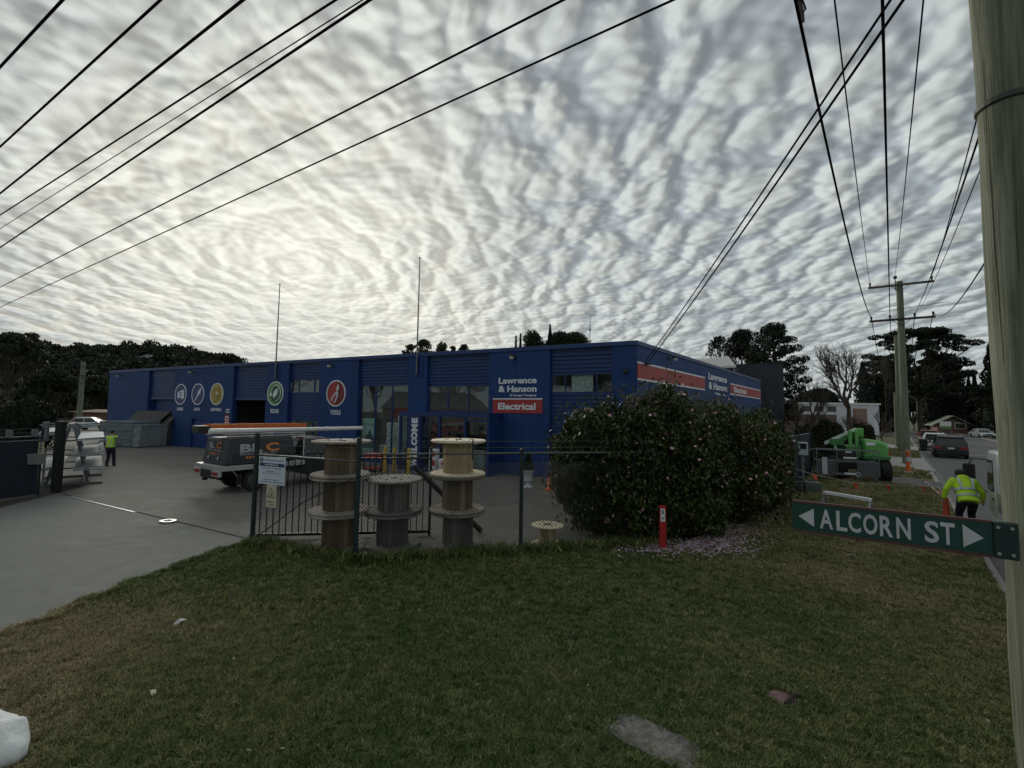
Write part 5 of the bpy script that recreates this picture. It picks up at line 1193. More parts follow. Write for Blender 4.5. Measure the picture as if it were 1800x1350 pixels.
q = gp(192, 787); skip('grey steel skip bin with side ribs standing against the left end of the blue wall', Vector((q.x-1.2, q.y+1.2, .003)), R(-18), 3.4, 1.8, 1.55, BIN2, True)
q = gp(140, 788); skip('darker grey skip bin with an open black lid behind the steel rack', Vector((q.x-.8, q.y+2.2, .003)), R(-18), 3.6, 1.8, 1.75, BIN, True)
# ---------------------------------------------------------------- things round the shop door
YEL = mat('bollard_yellow', (.50, .34, .03), .5, 0, .15, 6)
for k, px in enumerate((676, 693, 718)):
    x = fl(px, 815, 2.4)[0]; q = fw_(x, -2.4); s_ = thing('bollard', ['yellow bollard furthest left before the shop window', 'yellow bollard in the middle of three before the shop', 'yellow bollard nearest the welcome banner'][k], 'bollard', Vector((q.x, q.y, .002)), group='yellow bollards before the shop')
    MB().cyl((0, 0, 0), (0, 0, 1.15), .075, n=14).build('post', YEL, s_, smooth=50); MB().ball((0, 0, 1.15), (.075, .075, .03), 14, 6).build('cap', YEL, s_, smooth=60)
RW = mat('tub_red', (.42, .03, .03), .5); TUB = mat('tub_white', (.66, .66, .66), .5)
for k, (px, dz) in enumerate(((763, 0), (763, 1), (763, 2), (780, 0), (780, 1))):
    x = fl(px, 815, 2.2)[0]; q = fw_(x, -2.2); s_ = thing('paint_tub', ['bottom', 'middle', 'top', 'lower', 'upper'][k]+(' white and red tub of the left stack by the entry' if px == 763 else ' white and red tub of the right stack by the entry'), 'tub', Vector((q.x, q.y, .003+dz*.40)), -TF, 'tubs stacked by the entry')
    Bx(-.17, .17, -.16, .16, 0, .39).build('tub', TUB, s_, bevel=.02); Bx(.0, .165, -.166, -.161, .06, .3).build('label', RW, s_)
q = fw_(fl(656, 812, 2.6)[0], -2.6); s_ = thing('red_trolley', 'red steel trolley before the showroom window', 'trolley', Vector((q.x, q.y, .002)), -TF)
mb = MB(); mb.box(-.35, .35, -.25, .25, .14, .20); mb.box(-.35, .35, -.25, .25, .62, .88); mb.build('deck', RW, s_)
for x, y in ((-.3, -.2), (.3, -.2), (.3, .2), (-.3, .2)): MB().cyl((x, y, .2), (x, y, .62), .02, n=6).build('leg', GALVD, s_); MB().cyl((x-.02, y, .07), (x+.02, y, .07), .07, n=12).build('castor', RUBBER, s_)
# urn with a clipped conifer
uq = gp(928, 857); s_ = thing('garden_urn', 'white stone urn holding a small conifer by the blue wall', 'planter', Vector((uq.x, uq.y, .003)))
URN = mat('urn_stone', (.52, .55, .60), .7, 0, .2, 12, bump=.4); k = (at(928, 826, uq.y).z)/.74
MB().lathe([(r_*k, z*k) for r_, z in ((.20, 0), (.20, .05), (.15, .07), (.10, .13), (.065, .19), (.065, .22), (.12, .26), (.18, .30), (.17, .36), (.15, .45), (.17, .58), (.21, .66), (.27, .70), (.27, .74), (.23, .74), (.20, .68), (.05, .66))], 24, caps=False).build('urn', URN, s_, smooth=40)
mb = MB()
for j in range(16):
    a = 2*math.pi*j/16; mb.tube([(math.cos(a)*.155*k, math.sin(a)*.155*k, .36*k), (math.cos(a)*.168*k, math.sin(a)*.168*k, .52*k), (math.cos(a)*.20*k, math.sin(a)*.20*k, .64*k)], .014*k, 5)
mb.build('fluting', URN, s_, smooth=50)
rs = np.random.default_rng(2); n = 2600; hgt = .80*k; t = rs.uniform(0, 1, n); rr = (1-t)*.26*k*rs.uniform(.6, 1, n)+.02; a = rs.uniform(0, 6.28, n)
V, F = leaves(np.stack([np.cos(a)*rr, np.sin(a)*rr, .70*k+t*hgt], 1), .05, rs); mesh_np('conifer', V, F, leafmat('conifer_leaf', (.008, .020, .010), (.022, .045, .020), .6, .05, 4), s_)
# cones by the low window
ORC = mat('cone_orange', (.62, .13, .02), .5, 0, .1, 8)
def cone(name, label, pos, h=.7, tape=True, r=.16):
    s_ = thing(name, label, 'traffic cone', pos, group='orange traffic cones'); Bx(-.19, .19, -.19, .19, 0, .04).build('base', ORC if tape else RUBBER, s_, bevel=.01)
    MB().lathe([(r, .04), (.035, h), (.02, h)], 18).build('cone', ORC, s_, smooth=50); MB().lathe([(r*.72+.004, h*.38), (r*.50+.004, h*.58)], 18, caps=False).build('reflective_collar', REFL, s_, smooth=50)
for k, px in enumerate((967, 984)): q = gp(px, 862); cone('traffic_cone', ['orange cone left of the pair under the low corner window', 'orange cone right of the pair half behind the camellia'][k], Vector((q.x, q.y, .003)))
# ---------------------------------------------------------------- worksite on the verge
pf = gp(1597, 832); T_POST = Vector((pf.x, pf.y, 0))
cb_ = thing('delineator_cone', 'orange post cone with a pale base standing before the far power pole', 'traffic cone', T_POST)
MB().lathe([(.22, 0), (.22, .06), (.16, .10)], 18).build('base', mat('cone_base', (.30, .29, .27), .7), cb_, smooth=40); MB().lathe([(.12, .10), (.085, .5), (.07, 1.05), (.09, 1.10), (.09, 1.16), (.03, 1.2)], 16).build('post', ORC, cb_, smooth=40); MB().lathe([(.092, .62), (.085, .85)], 16, caps=False).build('reflective_collar', REFL, cb_, smooth=50)
pn = gp(1663, 935); NP = at(1663, 890, 11.7); NP.z = 0; cn = thing('delineator_post', 'red orange plastic delineator post beside the stooping person', 'delineator', NP)
MB().lathe([(.2, 0), (.2, .05), (.07, .08), (.06, .84), (.04, .87)], 16).build('post', mat('post_orange_red', (.55, .07, .03), .5, 0, .1, 6), cn, smooth=40)
FLAG = mat('flag_orange', (.75, .10, .03), .6, 0, .1, 6); LINE = mat('line_white', (.45, .44, .40), .7)
def bunting(label, pts3, flags, m_line=LINE, fl_=.20):
    s_ = thing('bunting', label, 'bunting', pts3[0]); o0 = pts3[0]; mb = MB(); mb.tube([p-o0 for p in pts3], .008, 5); mb.build('cord', m_line, s_)
    for f in flags:
        k = f*(len(pts3)-1); i = min(int(k), len(pts3)-2); p = pts3[i].lerp(pts3[i+1], k-i)-o0; d = (pts3[i+1]-pts3[i]).normalized()
        MB().add([p-d*fl_*.5, p+d*fl_*.5, p+d*.03+Vector((.02, -.05, -fl_*1.15)), p+d*.06+Vector((.02, -.02, -fl_*.5))], [(0, 1, 3), (0, 3, 2)]).build('flag', FLAG, s_)
L0 = at(1372, 816, 17.0); L1 = at(1500, 849, 16.0); L2 = at(1560, 853, 15.0); L3 = at(1650, 857, 12.6)
bunting('bunting line of orange flags strung low from the dark fence across the verge', [L0, at(1430, 834, 16.6), L1, L2, at(1610, 854, 13.8), L3, Vector((NP.x, NP.y, .86))], (.17, .34, .50, .72, .86))
LB = [Vector((T_POST.x, T_POST.y, 1.12)), at(1612, 835, 24), at(1632, 851, 19), at(1645, 862, 15.5), Vector((NP.x, NP.y, .86))]
mtape = mat('tape_red_white', (.62, .12, .06), .6, 0, .0, 1, col2=(.75, .70, .66), coords='Object', stretch=(3, 3, 3))
s_ = thing('barrier_tape', 'twisted red and white barrier tape sagging from the cone to the stooping person', 'tape', LB[0])
mb = MB(); vv = []
for i in range(41):
    k = i/40*(len(LB)-1); j = min(int(k), len(LB)-2); p = LB[j].lerp(LB[j+1], k-j)-LB[0]; a = i*.9; e = Vector((math.cos(a)*.03, 0, math.sin(a)*.045)); vv += [p-e, p+e]
mb.add(vv, [(2*i, 2*i+1, 2*i+3, 2*i+2) for i in range(40)]); mb.build('tape', mtape, s_)
bunting('short bunting line with a single orange flag left of the far power pole', [at(1520, 795, 27), Vector((T_POST.x-.1, T_POST.y, 1.1))], (.62,), fl_=.28)
# trestle behind the street sign
q0 = at(1449, 860, 12.2); q1 = at(1530, 869, 11.2); q0.z = q1.z = .86
s_ = thing('trestle', 'white topped folding trestle standing on the grass behind the street sign', 'trestle', Vector((q0.x, q0.y, 0)))
dv = Vector((q1.x-q0.x, q1.y-q0.y, 0)); nn = Vector((dv.y, -dv.x, 0)).normalized()
mb = MB(); mb.beam(Vector((0, 0, .86)), dv+Vector((0, 0, .86)), .12, .07); mb.build('top', WHITE, s_)
for b0 in (Vector((0, 0, 0)), dv):
    for sg in (-1, 1): MB().beam(b0+Vector((0, 0, .84)), b0+nn*sg*.33, .05, .03).build('leg', GALV, s_)
mb = MB(); mb.beam(nn*.2+Vector((0, 0, .40)), dv+nn*.2+Vector((0, 0, .40)), .03, .08); mb.build('stretcher', GALV, s_)
for k, (px, py, w_, h_, m_, lab) in enumerate(((1397, 868, .62, .62, DARK, 'black equipment case on the grass at the end of the camellia'), (1430, 868, .55, .42, mat('case_green', (.06, .09, .08), .5), 'dull green toolbox on the grass beside the black case'))):
    q = gp(px, py); s_ = thing('equipment_case', lab, 'case', Vector((q.x, q.y, .003)), R(-20)); Bx(-w_/2, w_/2, 0, .4, 0, h_).build('case', m_, s_, bevel=.03); Bx(-w_/2-.01, w_/2+.01, -.01, .41, h_*.72, h_*.78).build('lid_seam', GALVD, s_); MB().tube([(-.1, .2, h_), (-.1, .2, h_+.05), (.1, .2, h_+.05), (.1, .2, h_)], .012, 6).build('handle', DARK, s_)
q = gp(1368, 880); s_ = thing('timber_offcut', 'short pale timber offcut on the grass beside the camellia', 'timber', Vector((q.x, q.y, .0)), R(-35)); Bx(-.45, .45, -.05, .05, .01, .07).build('plank', TOPS['pine'], s_)
# dark screened fence and meter box beside the lift
fa_, fb_ = BEND+Vector((.1, .2, 0)), BEND+S*7.2+Vector((.1, .2, 0))
s_ = thing('dark_fence', 'dark screened boundary fence between the camellia and the boom lift', 'fence')
V = [(fa_.x, fa_.y, .02), (fb_.x, fb_.y, .02), (fb_.x, fb_.y, 2.05), (fa_.x, fa_.y, 2.05)]
mb = MB(); mb.beam((fa_.x, fa_.y, 1.03), (fb_.x, fb_.y, 1.03), .03, 2.0); mb.build('screen', SHADE, s_)
for q in (fa_, fb_, fa_.lerp(fb_, .55)): MB().cyl((q.x, q.y-.04, 0), (q.x, q.y-.04, 2.28), .04, n=8).build('post', BLACK, s_)
MB().cyl((fa_.x, fa_.y, 2.06), (fb_.x, fb_.y, 2.06), .025, n=8).build('rail', GALVD, s_)
MB().cyl((fa_.x-1.2, fa_.y-1.0, 2.1), (fa_.x, fa_.y, 2.06), .03, n=8).build('rail', GALVD, s_)
mq = at(1411, 790, 18.6); s_ = thing('meter_box', 'pale grey meter box mounted on the dark boundary fence', 'meter box', Vector((mq.x, mq.y, 0)), R(-24))
za, zb = at(1411, 800, 18.6).z, at(1411, 777, 18.6).z
Bx(-.17, .17, -.12, .1, za, zb).build('box', mat('meter_grey', (.36, .40, .43), .5, 0, .1, 5), s_, bevel=.02); Bx(-.11, .11, -.128, -.121, za+.26, zb-.06).build('window', VGL, s_); Bx(-.05, .05, -.02, .08, 0, za).build('stand', GALVD, s_)
q = gp(1605, 793); s_ = thing('wheelie_bin', 'dark green wheelie bin standing behind the far power pole', 'bin', Vector((q.x+.9, q.y, .003)), R(-35))
MB().hexa([(-.22, -.25, .06), (.22, -.25, .06), (.22, .25, .06), (-.22, .25, .06), (-.29, -.33, 1.0), (.29, -.33, 1.0), (.29, .33, 1.0), (-.29, .33, 1.0)]).build('body', mat('bin_green', (.012, .022, .018), .5), s_, bevel=.03); MB().hexa([(-.31, -.36, 1.001), (.31, -.36, 1.001), (.31, .36, 1.001), (-.31, .36, 1.001), (-.28, -.3, 1.08), (.28, -.3, 1.08), (.28, .3, 1.1), (-.28, .3, 1.1)]).build('lid', DARK, s_); MB().cyl((-.28, .25, .1), (.28, .25, .1), .1, n=12).build('wheels', RUBBER, s_)
# ---------------------------------------------------------------- power poles, street sign, wires
PW = bpy.data.materials.new('treated_pole'); PW.use_nodes = True
t = NT(PW.node_tree); b = t.n['Principled BSDF']; tc = t.node('ShaderNodeTexCoord').outputs['Object']
g1 = t.noise(t.node('ShaderNodeMapping', {'Vector': tc, 'Scale': (14, 14, .5)}).outputs[0], 2.2, 6, .65); g2 = t.noise(t.node('ShaderNodeMapping', {'Vector': tc, 'Scale': (3, 3, .8)}).outputs[0], 2.0, 4, .6)
c = t.mix(t.smooth(g1, .3, .72), (.105, .120, .082), (.235, .250, .185)); c = t.mix(t.math('MULTIPLY', t.smooth(g2, .50, .75), .5), c, (.075, .085, .060))
c = t.mix(t.math('MULTIPLY', t.smooth(t.noise(t.node('ShaderNodeMapping', {'Vector': tc, 'Scale': (30, 30, .35)}).outputs[0], 1.0, 3, .6), .64, .70), .85), c, (.02, .02, .016))
t.l.new(c, b.inputs['Base Color']); b.inputs['Roughness'].default_value = .8; b.inputs['Specular IOR Level'].default_value = .2
t.l.new(t.node('ShaderNodeBump', {'Strength': .7, 'Distance': .015, 'Height': g1}).outputs[0], b.inputs['Normal'])
INSUL = mat('insulator', (.06, .055, .05), .35, 0, .1, 9); ARM = timber('crossarm', (.05, .04, .03), (.11, .09, .07), (.03, .025, .02), 'X')
YP = 2.9
def px_x(px, py, Y): return at(px, py, Y).x
rp = .165
NPX = px_x(1766, 930, YP)+rp+.03; topx = px_x(1712, 0, YP)+rp*.93
np_ = thing('power_pole', 'thick weathered green grey timber power pole in the right foreground', 'power pole', Vector((NPX+.02, YP, 0)))
zt0 = at(1712, 0, YP).z; lean = (topx-NPX)/(zt0-2.2)
pts = []; rad = []
for i in range(24):
    z = -.1+11.3*i/23; bul = .012*math.sin(z*2.1)+(.02*math.exp(-((z-1.55)/.25)**2)); pts.append((lean*(z-2.2)+(.05 if z < .9 else .0)*(1-z/.9), 0, z)); rad.append(rp+bul*.6-.0035*z+.02*max(0, .5-z))
MB().tube(pts, rad, 26).build('pole', PW, np_, smooth=60)
mb = MB(); mb.beam((-1.2, .16, 10.2), (1.2, .16, 10.2), .10, .12); mb.beam((-1.2, .16, 8.9), (1.2, .16, 8.9), .10, .12); mb.build('crossarm', ARM, np_)
zb_ = at(1745, 190, YP).z
MB().lathe([(rp-.018, 0), (rp-.008, .01), (rp-.008, .04), (rp-.018, .05)], 26, (lean*(zb_-2.2), 0, zb_), caps=False).build('strap', mat('old_strap', (.06, .065, .055), .6, .3), np_)
# street sign blade clamped to the pole
sa = at(1393, 893, 3.42); sb = at(1765, 946, 2.80); zc_ = 2.155
sd_ = Vector((sb.x-sa.x, sb.y-sa.y, 0)); sl_ = sd_.length; sang = math.atan2(sd_.y, sd_.x)
ss = thing('street_sign', 'green street name blade reading ALCORN ST clamped to the near pole', 'street sign', Vector((sa.x, sa.y, zc_)), sang)
SGR = mat('sign_dark_green', (.006, .050, .040), .45, 0, .10, 4); SLET = mat('sign_lettering', (.50, .51, .53), .45, 0, .08, 10); EDGE = mat('sign_edge', (.09, .035, .030), .5, 0, .2, 8)
hs = .098
Bx(0, sl_, -.008, .008, -hs, hs).build('blade', SGR, ss); mb = MB(); mb.box(0, sl_-.055, -.013, .013, hs+.0005, hs+.016); mb.box(0, sl_-.055, -.013, .013, -hs-.016, -hs-.0005); mb.build('edge_trim', EDGE, ss)
def sx(px): # position along the blade of an image column
    d = ray(px, 920); k = d.x/d.y; return (k*sa.y-sa.x)/(sd_.x/sl_-k*sd_.y/sl_)
for ch, a, b_ in (('A', 1441, 1464), ('L', 1470, 1489), ('C', 1491, 1513), ('O', 1517, 1542), ('R', 1546, 1569), ('N', 1575, 1600), ('S', 1624, 1649), ('T', 1652, 1677)):
    lettering(ss, ch, sx(a), sx(b_), -.070, .070, -.0085, .022, m=SLET, th=.0015)
x0, x1 = sx(1404), sx(1431); MB().prism([(x0, 0), (x1, -.066), (x1, .066)], -.010, -.0085).build('arrow', SLET, ss)
x0, x1 = sx(1691), sx(1727); MB().prism([(x0, -.072), (x1, 0), (x0, .072)], -.010, -.0085).build('arrow', SLET, ss)
mb = MB(); mb.box(sl_-.05, sl_+.06, -.024, .024, -.112, .112); mb.build('clamp', mat('clamp_green', (.008, .030, .026), .4), ss, bevel=.008)
for x in (sl_-.03, sl_+.03):
    for z in (-.08, .08): MB().cyl((x, -.0245, z), (x, -.032, z), .010, n=8).build('bolt', GALV, ss)
# far poles along the street
fpb = gp(1594, 815); fpole_tops = []
def pole(label, base, h, r0, arms, rz):
    p = thing('power_pole', label, 'power pole', base, rz, 'power poles down the street'); MB().tube([(0, 0, -.1), (0, 0, h*.5), (0, 0, h)], [r0, r0*.9, r0*.78], 14).build('pole', PW, p, smooth=60)
    for z, hl_, offs in arms:
        mb = MB(); mb.beam((-hl_, -.2, z), (hl_, -.2, z), .10, .13); mb.beam((-.45, -.2, z-.05), (0, -.18, z-.45), .03, .03); mb.beam((.45, -.2, z-.05), (0, -.18, z-.45), .03, .03); mb.build('crossarm', ARM, p)
        mb = MB()
        for o_ in offs: mb.cyl((o_, -.2, z+.06), (o_, -.2, z+.22), .045, .06, 10); mb.ball((o_, -.2, z+.27), .075, 10, 6)
        mb.build('insulator', INSUL, p, smooth=50)
    return p
hP = at(1590, 495, fpb.y).z; za1 = at(1590, 502, fpb.y).z; za2 = at(1590, 562, fpb.y).z; aw = (at(1637, 495, fpb.y)-at(1552, 510, fpb.y)).length*.5
prz = R(-33)
fp_ = pole('timber power pole with two crossarms standing beside the verge cones', fpb, hP, .22, ((za1, aw, (-aw+.1, aw-.1)), (za2, aw, (-aw+.1, -aw*.35, aw*.4, aw-.1))), prz)
mb = MB(); mb.cyl((-.22, -.1, hP-.6), (-.22, -.1, hP+.15), .03, n=6); mb.ball((-.22, -.1, hP+.28), .12, 10, 6); mb.build('top_insulator', INSUL, fp_, smooth=50)
b2 = gp(1583, 795); pole('second power pole down the street close behind the nearest one', b2, at(1584, 590, b2.y).z, .17, (), prz)
b3 = gp(1577, 786); pole('third power pole down the street, thinner and shorter', b3, at(1577, 690, b3.y).z, .15, (), prz)
q = gp(148, 742); q = Vector((at(140, 720, 62).x, 62, 0)); pw_ = pole('lone pale power pole on the left before the wooded hill', q, at(147, 636, 62).z, .32, ((at(147, 663, 62).z, 1.6, (-1.4, 1.4)),), R(10))
# wires
WIRE = mat('cable_black', (.006, .006, .007), .9, 0, .0, 3, spec=.05)
def wire(label, a, b, r=.014, sag=.0, group='overhead cables', ext=(0, 0)):
    a = Vector(a); b = Vector(b); d = (b-a); a2 = a-d.normalized()*ext[0]; b2_ = b+d.normalized()*ext[1]; pts = []
    n = 24
    for i in range(n+1):
        k = i/n; p = a2.lerp(b2_, k); p.z -= sag*4*k*(1-k); pts.append(p-a2)
    s_ = MB().tube(pts, r, 8).build('overhead_cable', WIRE, None, loc=a2, smooth=60); return tag(s_, label, 'cable', group)
ords = ['first', 'second', 'third', 'fourth', 'fifth', 'sixth', 'seventh', 'eighth']
def hz_(px, py, z): d = ray(px, py); return CO+d*((z-CAM_H)/d.z)
for k, (xt, yl, z, r) in enumerate(((110, 118, 7.0, .014), (282, 258, 7.2, .014), (427, 340, 7.6, .017), (590, 378, 8.0, .014), (637, 402, 8.2, .008), (650, 435, 8.2, .018), (990, 505, 9.2, .018), (1183, 540, 9.0, .017))):
    wire('%s dark overhead cable from the upper left corner crossing the sky' % ords[k], hz_(0, yl, z), hz_(xt, 0, z), r, ext=(25, 9))
# service cables to the building corner
cw = rw_(.75, -.1, 5.22)
for k, (x, dx) in enumerate(((1556, 0), (1578, .12))):
    far = at(x, 0, 4.2); wire(['upper strand of the twin service cable running down to the warehouse corner', 'lower strand of the twin service cable running down to the warehouse corner'][k], cw+Vector((dx, 0, -dx*.3)), far, .016 if k else .014, .12, 'twin service cable', (0, 4))
# street line cables from the near pole to the far pole
M_ = Matrix.Rotation(prz, 3, 'Z')
def fp3(x, z): return fpb+M_ @ Vector((x, -.2, z))
lines = [((1405, 0), fp3(-aw+.1, za2+.3), .030, .9, 'leftmost cable from the top edge down to the lower crossarm'), ((1468, 0), fp3(-aw+.1, za1+.3), .016, .3, 'thin cable to the left end of the upper crossarm'), ((1551, 0), fp3(-aw*.35, za2+.3), .030, .2, 'thick cable dropping straight to the lower crossarm'),
         ((1622, 0), fpb+M_ @ Vector((-.22, -.1, hP+.35)), .016, .2, 'thin cable to the insulator on top of the far pole'), ((1738, 120), fp3(aw-.1, za1+.3), .016, .2, 'thin cable emerging from behind the near pole to the upper crossarm'), ((1736, 180), fp3(aw*.4, za2+.3), .022, .3, 'cable emerging from behind the near pole to the lower crossarm'),
         ((1742, 230), fp3(aw*.42, za2+.3), .012, .4, 'faint cable emerging from behind the near pole to the lower crossarm'), ((1760, 380), fp3(aw-.1, za2+.3), .018, .7, 'drooping cable to the right end of the lower crossarm')]
for (px, py), e, r, sg, lab in lines:
    wire(lab, at(px, py, 5.5), e, r*.65, sg, 'street line cables', (3, 0))
for k, x in enumerate((-aw+.1, -aw*.35, aw*.4, aw-.1)):
    wire(['first', 'second', 'third', 'fourth'][k]+' cable running on from the lower crossarm down the street', fp3(x, za2+.3), fp3(x, za2+.3)+S*60+Vector((0, 0, -2.4)), .02, 1.2, 'street line cables beyond the far pole')
wire('short horizontal spreader wire beside the far pole', at(1543, 549, fpb.y-1.5), at(1668, 530, fpb.y-1.5), .014, .0)
mb = MB(); q0 = at(1404, -4, 5.6); q1 = at(1412, 38, 6.2); tg = thing('cable_clamp', 'dark dead end clamp on the leftmost street cable at the top edge', 'clamp', q0); mb.tube([(0, 0, 0), q1-q0], [.05, .02], 8); mb.tube([(.05, .02, .02), (.13, .06, -.10), (.05, .1, -.2)], .014, 6); mb.build('clamp', DARK, tg)
for k in range(3): wire('%s faint wire along the lone left pole' % ['upper', 'middle', 'lower'][k], at(0, 645+k*14, 66), at(190, 640+k*14, 60), .03, .4, 'wires on the left pole', (20, 10))
# ---------------------------------------------------------------- trees
BARK = mat('bark', (.060, .050, .040), .9, 0, .3, 3); BARKP = mat('bark_pale', (.16, .145, .125), .9, 0, .3, 2)
LM = {'dark': leafmat('needle_dark', (.006, .012, .006), (.022, .034, .013), .6, .05, .5), 'cyp': leafmat('cypress_leaf', (.006, .012, .008), (.018, .028, .014), .6, .04, .6), 'gum': leafmat('gum_leaf', (.012, .020, .009), (.042, .052, .022), .5, .12, .4), 'olive': leafmat('olive_leaf', (.014, .020, .008), (.040, .046, .018), .6, .10, .4)}
def limb(mb, a, b, r0, r1, bend=.15, n=5, seed=None):
    a = Vector(a); b = Vector(b); L = (b-a).length; w_ = Vector((random.uniform(-1, 1), random.uniform(-1, 1), random.uniform(-.3, .6)))*L*bend
    mb.tube([a.lerp(b, i/n)+w_*math.sin(math.pi*i/n) for i in range(n+1)], [r0+(r1-r0)*i/n for i in range(n+1)], 7)
def clumps(cl, per, size, rs, flat=0.0):
    out = []
    for c, r in cl:
        r = np.array(r if isinstance(r, (tuple, list)) else (r, r, r)); n = max(8, int(per*float(np.prod(r)**(2/3))))
        u = rs.normal(size=(n, 3)); u /= np.linalg.norm(u, axis=1, keepdims=True); k = rs.uniform(.25, 1, (n, 1))**.45; out.append(np.array(c)+u*k*r)
    return np.concatenate(out)
def tree(label, px, ytop, hw_px, Y, kind, leaf='dark', seed=1, lx=0, group=None, base_y=0.0, dens=1.0):
    random.seed(seed); rs = np.random.default_rng(seed)
    top = at(px, ytop, Y); h = top.z-base_y; w_ = hw_px/FPX*Y
    name = {'cypress': 'cypress_tree', 'cone': 'conifer_tree', 'pine': 'pine_tree', 'umbrella': 'cedar_tree', 'gum': 'gum_tree', 'round': 'broadleaf_tree'}[kind]
    T_ = thing(name, label, 'tree', (top.x, Y, base_y), group=group); tb = MB(); cl = []
    s = Y/FPX*2.3                          # leaf-clump size that reads at this distance
    if kind in ('cypress', 'cone'):
        n = int(2600*dens*max(1, w_*h/30)); t = rs.uniform(0, 1, n)**.85
        if kind == 'cypress': env = np.minimum(1, (1-t)*3.2)*(.82+.18*np.sin(t*3))*np.minimum(1, .75+t*2)
        else: env = (1-t)**.8*(1+.18*np.sin(t*42+rs.uniform(0, 1)))
        a = rs.uniform(0, 2*np.pi, n); rr = w_*env*(.72+.28*rs.uniform(0, 1, n)**.5)*(1+.12*np.sin(a*5+t*17)); P = np.stack([np.cos(a)*rr, np.sin(a)*rr, .02*h+t*h*.98], 1)
        V, F = leaves(P, s*1.1, rs); mesh_np('crown', V, F, LM[leaf], T_); tb.tube([(0, 0, -.1), (0, 0, h*.9)], [max(.15, w_*.14), .04], 7); tb.build('trunk', BARK, T_)
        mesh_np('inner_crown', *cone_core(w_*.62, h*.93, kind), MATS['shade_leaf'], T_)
        return T_
    if kind == 'umbrella':
        tb.tube([(0, 0, -.1), (0, 0, h*.3), (w_*.04, 0, h*.55)], [.55, .48, .4], 9)
        for k in range(60):
            a = k*2.4+random.uniform(-.3, .3); f = random.uniform(.35, 1); z = h*random.uniform(.55, .93) if k > 16 else h*random.uniform(.42, .62); e = Vector((math.cos(a)*w_*f, math.sin(a)*w_*f*.8, z-(f**2)*h*.10)); limb(tb, (0, 0, h*random.uniform(.28, .5)), e, .22, .05, .08)
            cl.append((tuple(e+Vector((0, 0, .3))), (w_*.15, w_*.15, h*.028))); m_ = e*.75; cl.append(((m_.x, m_.y, e.z-.5+random.uniform(-.4, .9)), (w_*.14, w_*.14, h*.026)))
        for k in range(26): a = k*2.4; f = random.uniform(.1, .75); cl.append(((math.cos(a)*w_*f, math.sin(a)*w_*f, h*(.96-.06*f*f)+random.uniform(-.4, .3)), (w_*.14, w_*.14, h*.026)))
        P = clumps(cl, 95*dens/s**2*.16, s, rs)
    elif kind == 'pine':
        tb.tube([(0, 0, -.1), (.2, 0, h*.5), (lx, 0, h*.95)], [.5, .36, .08], 9); nl = 66
        for k in range(nl):
            t = .16+.82*k/nl; env = math.sin(min(1, (1-t)*1.9+.16)*math.pi/2)*(.62+.38*math.sin(t*2.6)); a = k*2.39; f = random.uniform(.55, 1.05); e = Vector((math.cos(a)*w_*env*f+lx*t, math.sin(a)*w_*env*f, h*t+random.uniform(-.3, .5)*h*.03)); limb(tb, (lx*t, 0, h*(t-.05)), e, .10, .03, .08); q = e*.62
            cl.append((tuple(e), (w_*.19, w_*.19, h*.032))); cl.append(((q.x, q.y, e.z-.01*h+random.uniform(-.2, .4)), (w_*.19, w_*.19, h*.032)))
        cl.append(((lx, 0, h*.97), (w_*.2, w_*.2, h*.03)))
        P = clumps(cl, 80*dens/s**2*.16, s, rs)
    else:
        th = .45 if kind == 'gum' else .25
        tb.tube([(0, 0, -.1), (.1, 0, h*th*.6), (0, .1, h*th)], [.035*h*.5, .03*h*.45, .025*h*.4], 9); nl = 30 if kind == 'gum' else 34
        for k in range(nl):
            a = k*2.4; ph = random.uniform(.05, 1.0); f = random.uniform(.45, .95); e = Vector((math.cos(a)*w_*f*math.sin(ph*1.5), math.sin(a)*w_*f*math.sin(ph*1.5), h*(th+(.96-th)*(1-.75*ph**1.4*f)))); limb(tb, (0, 0, h*th*random.uniform(.6, 1)), e, .09, .03, .12)
            r_ = w_*(random.uniform(.22, .34) if kind == 'gum' else random.uniform(.32, .46)); cl.append((tuple(e), (r_, r_, r_*.72)))
        P = clumps(cl, 60*dens/s**2*.16, s, rs)
    P = P[P[:, 2] > .1]; V, F = leaves(P, s, rs); mesh_np('crown', V, F, LM[leaf], T_); tb.build('trunk', BARK, T_, smooth=60)
    return T_
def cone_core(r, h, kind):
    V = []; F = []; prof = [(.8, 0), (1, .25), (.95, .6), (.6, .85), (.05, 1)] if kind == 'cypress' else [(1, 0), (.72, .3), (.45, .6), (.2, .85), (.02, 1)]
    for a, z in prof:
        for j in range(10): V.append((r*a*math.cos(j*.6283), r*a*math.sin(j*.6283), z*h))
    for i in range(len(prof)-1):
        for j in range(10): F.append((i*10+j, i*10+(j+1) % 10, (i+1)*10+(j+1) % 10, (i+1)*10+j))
    return V, F
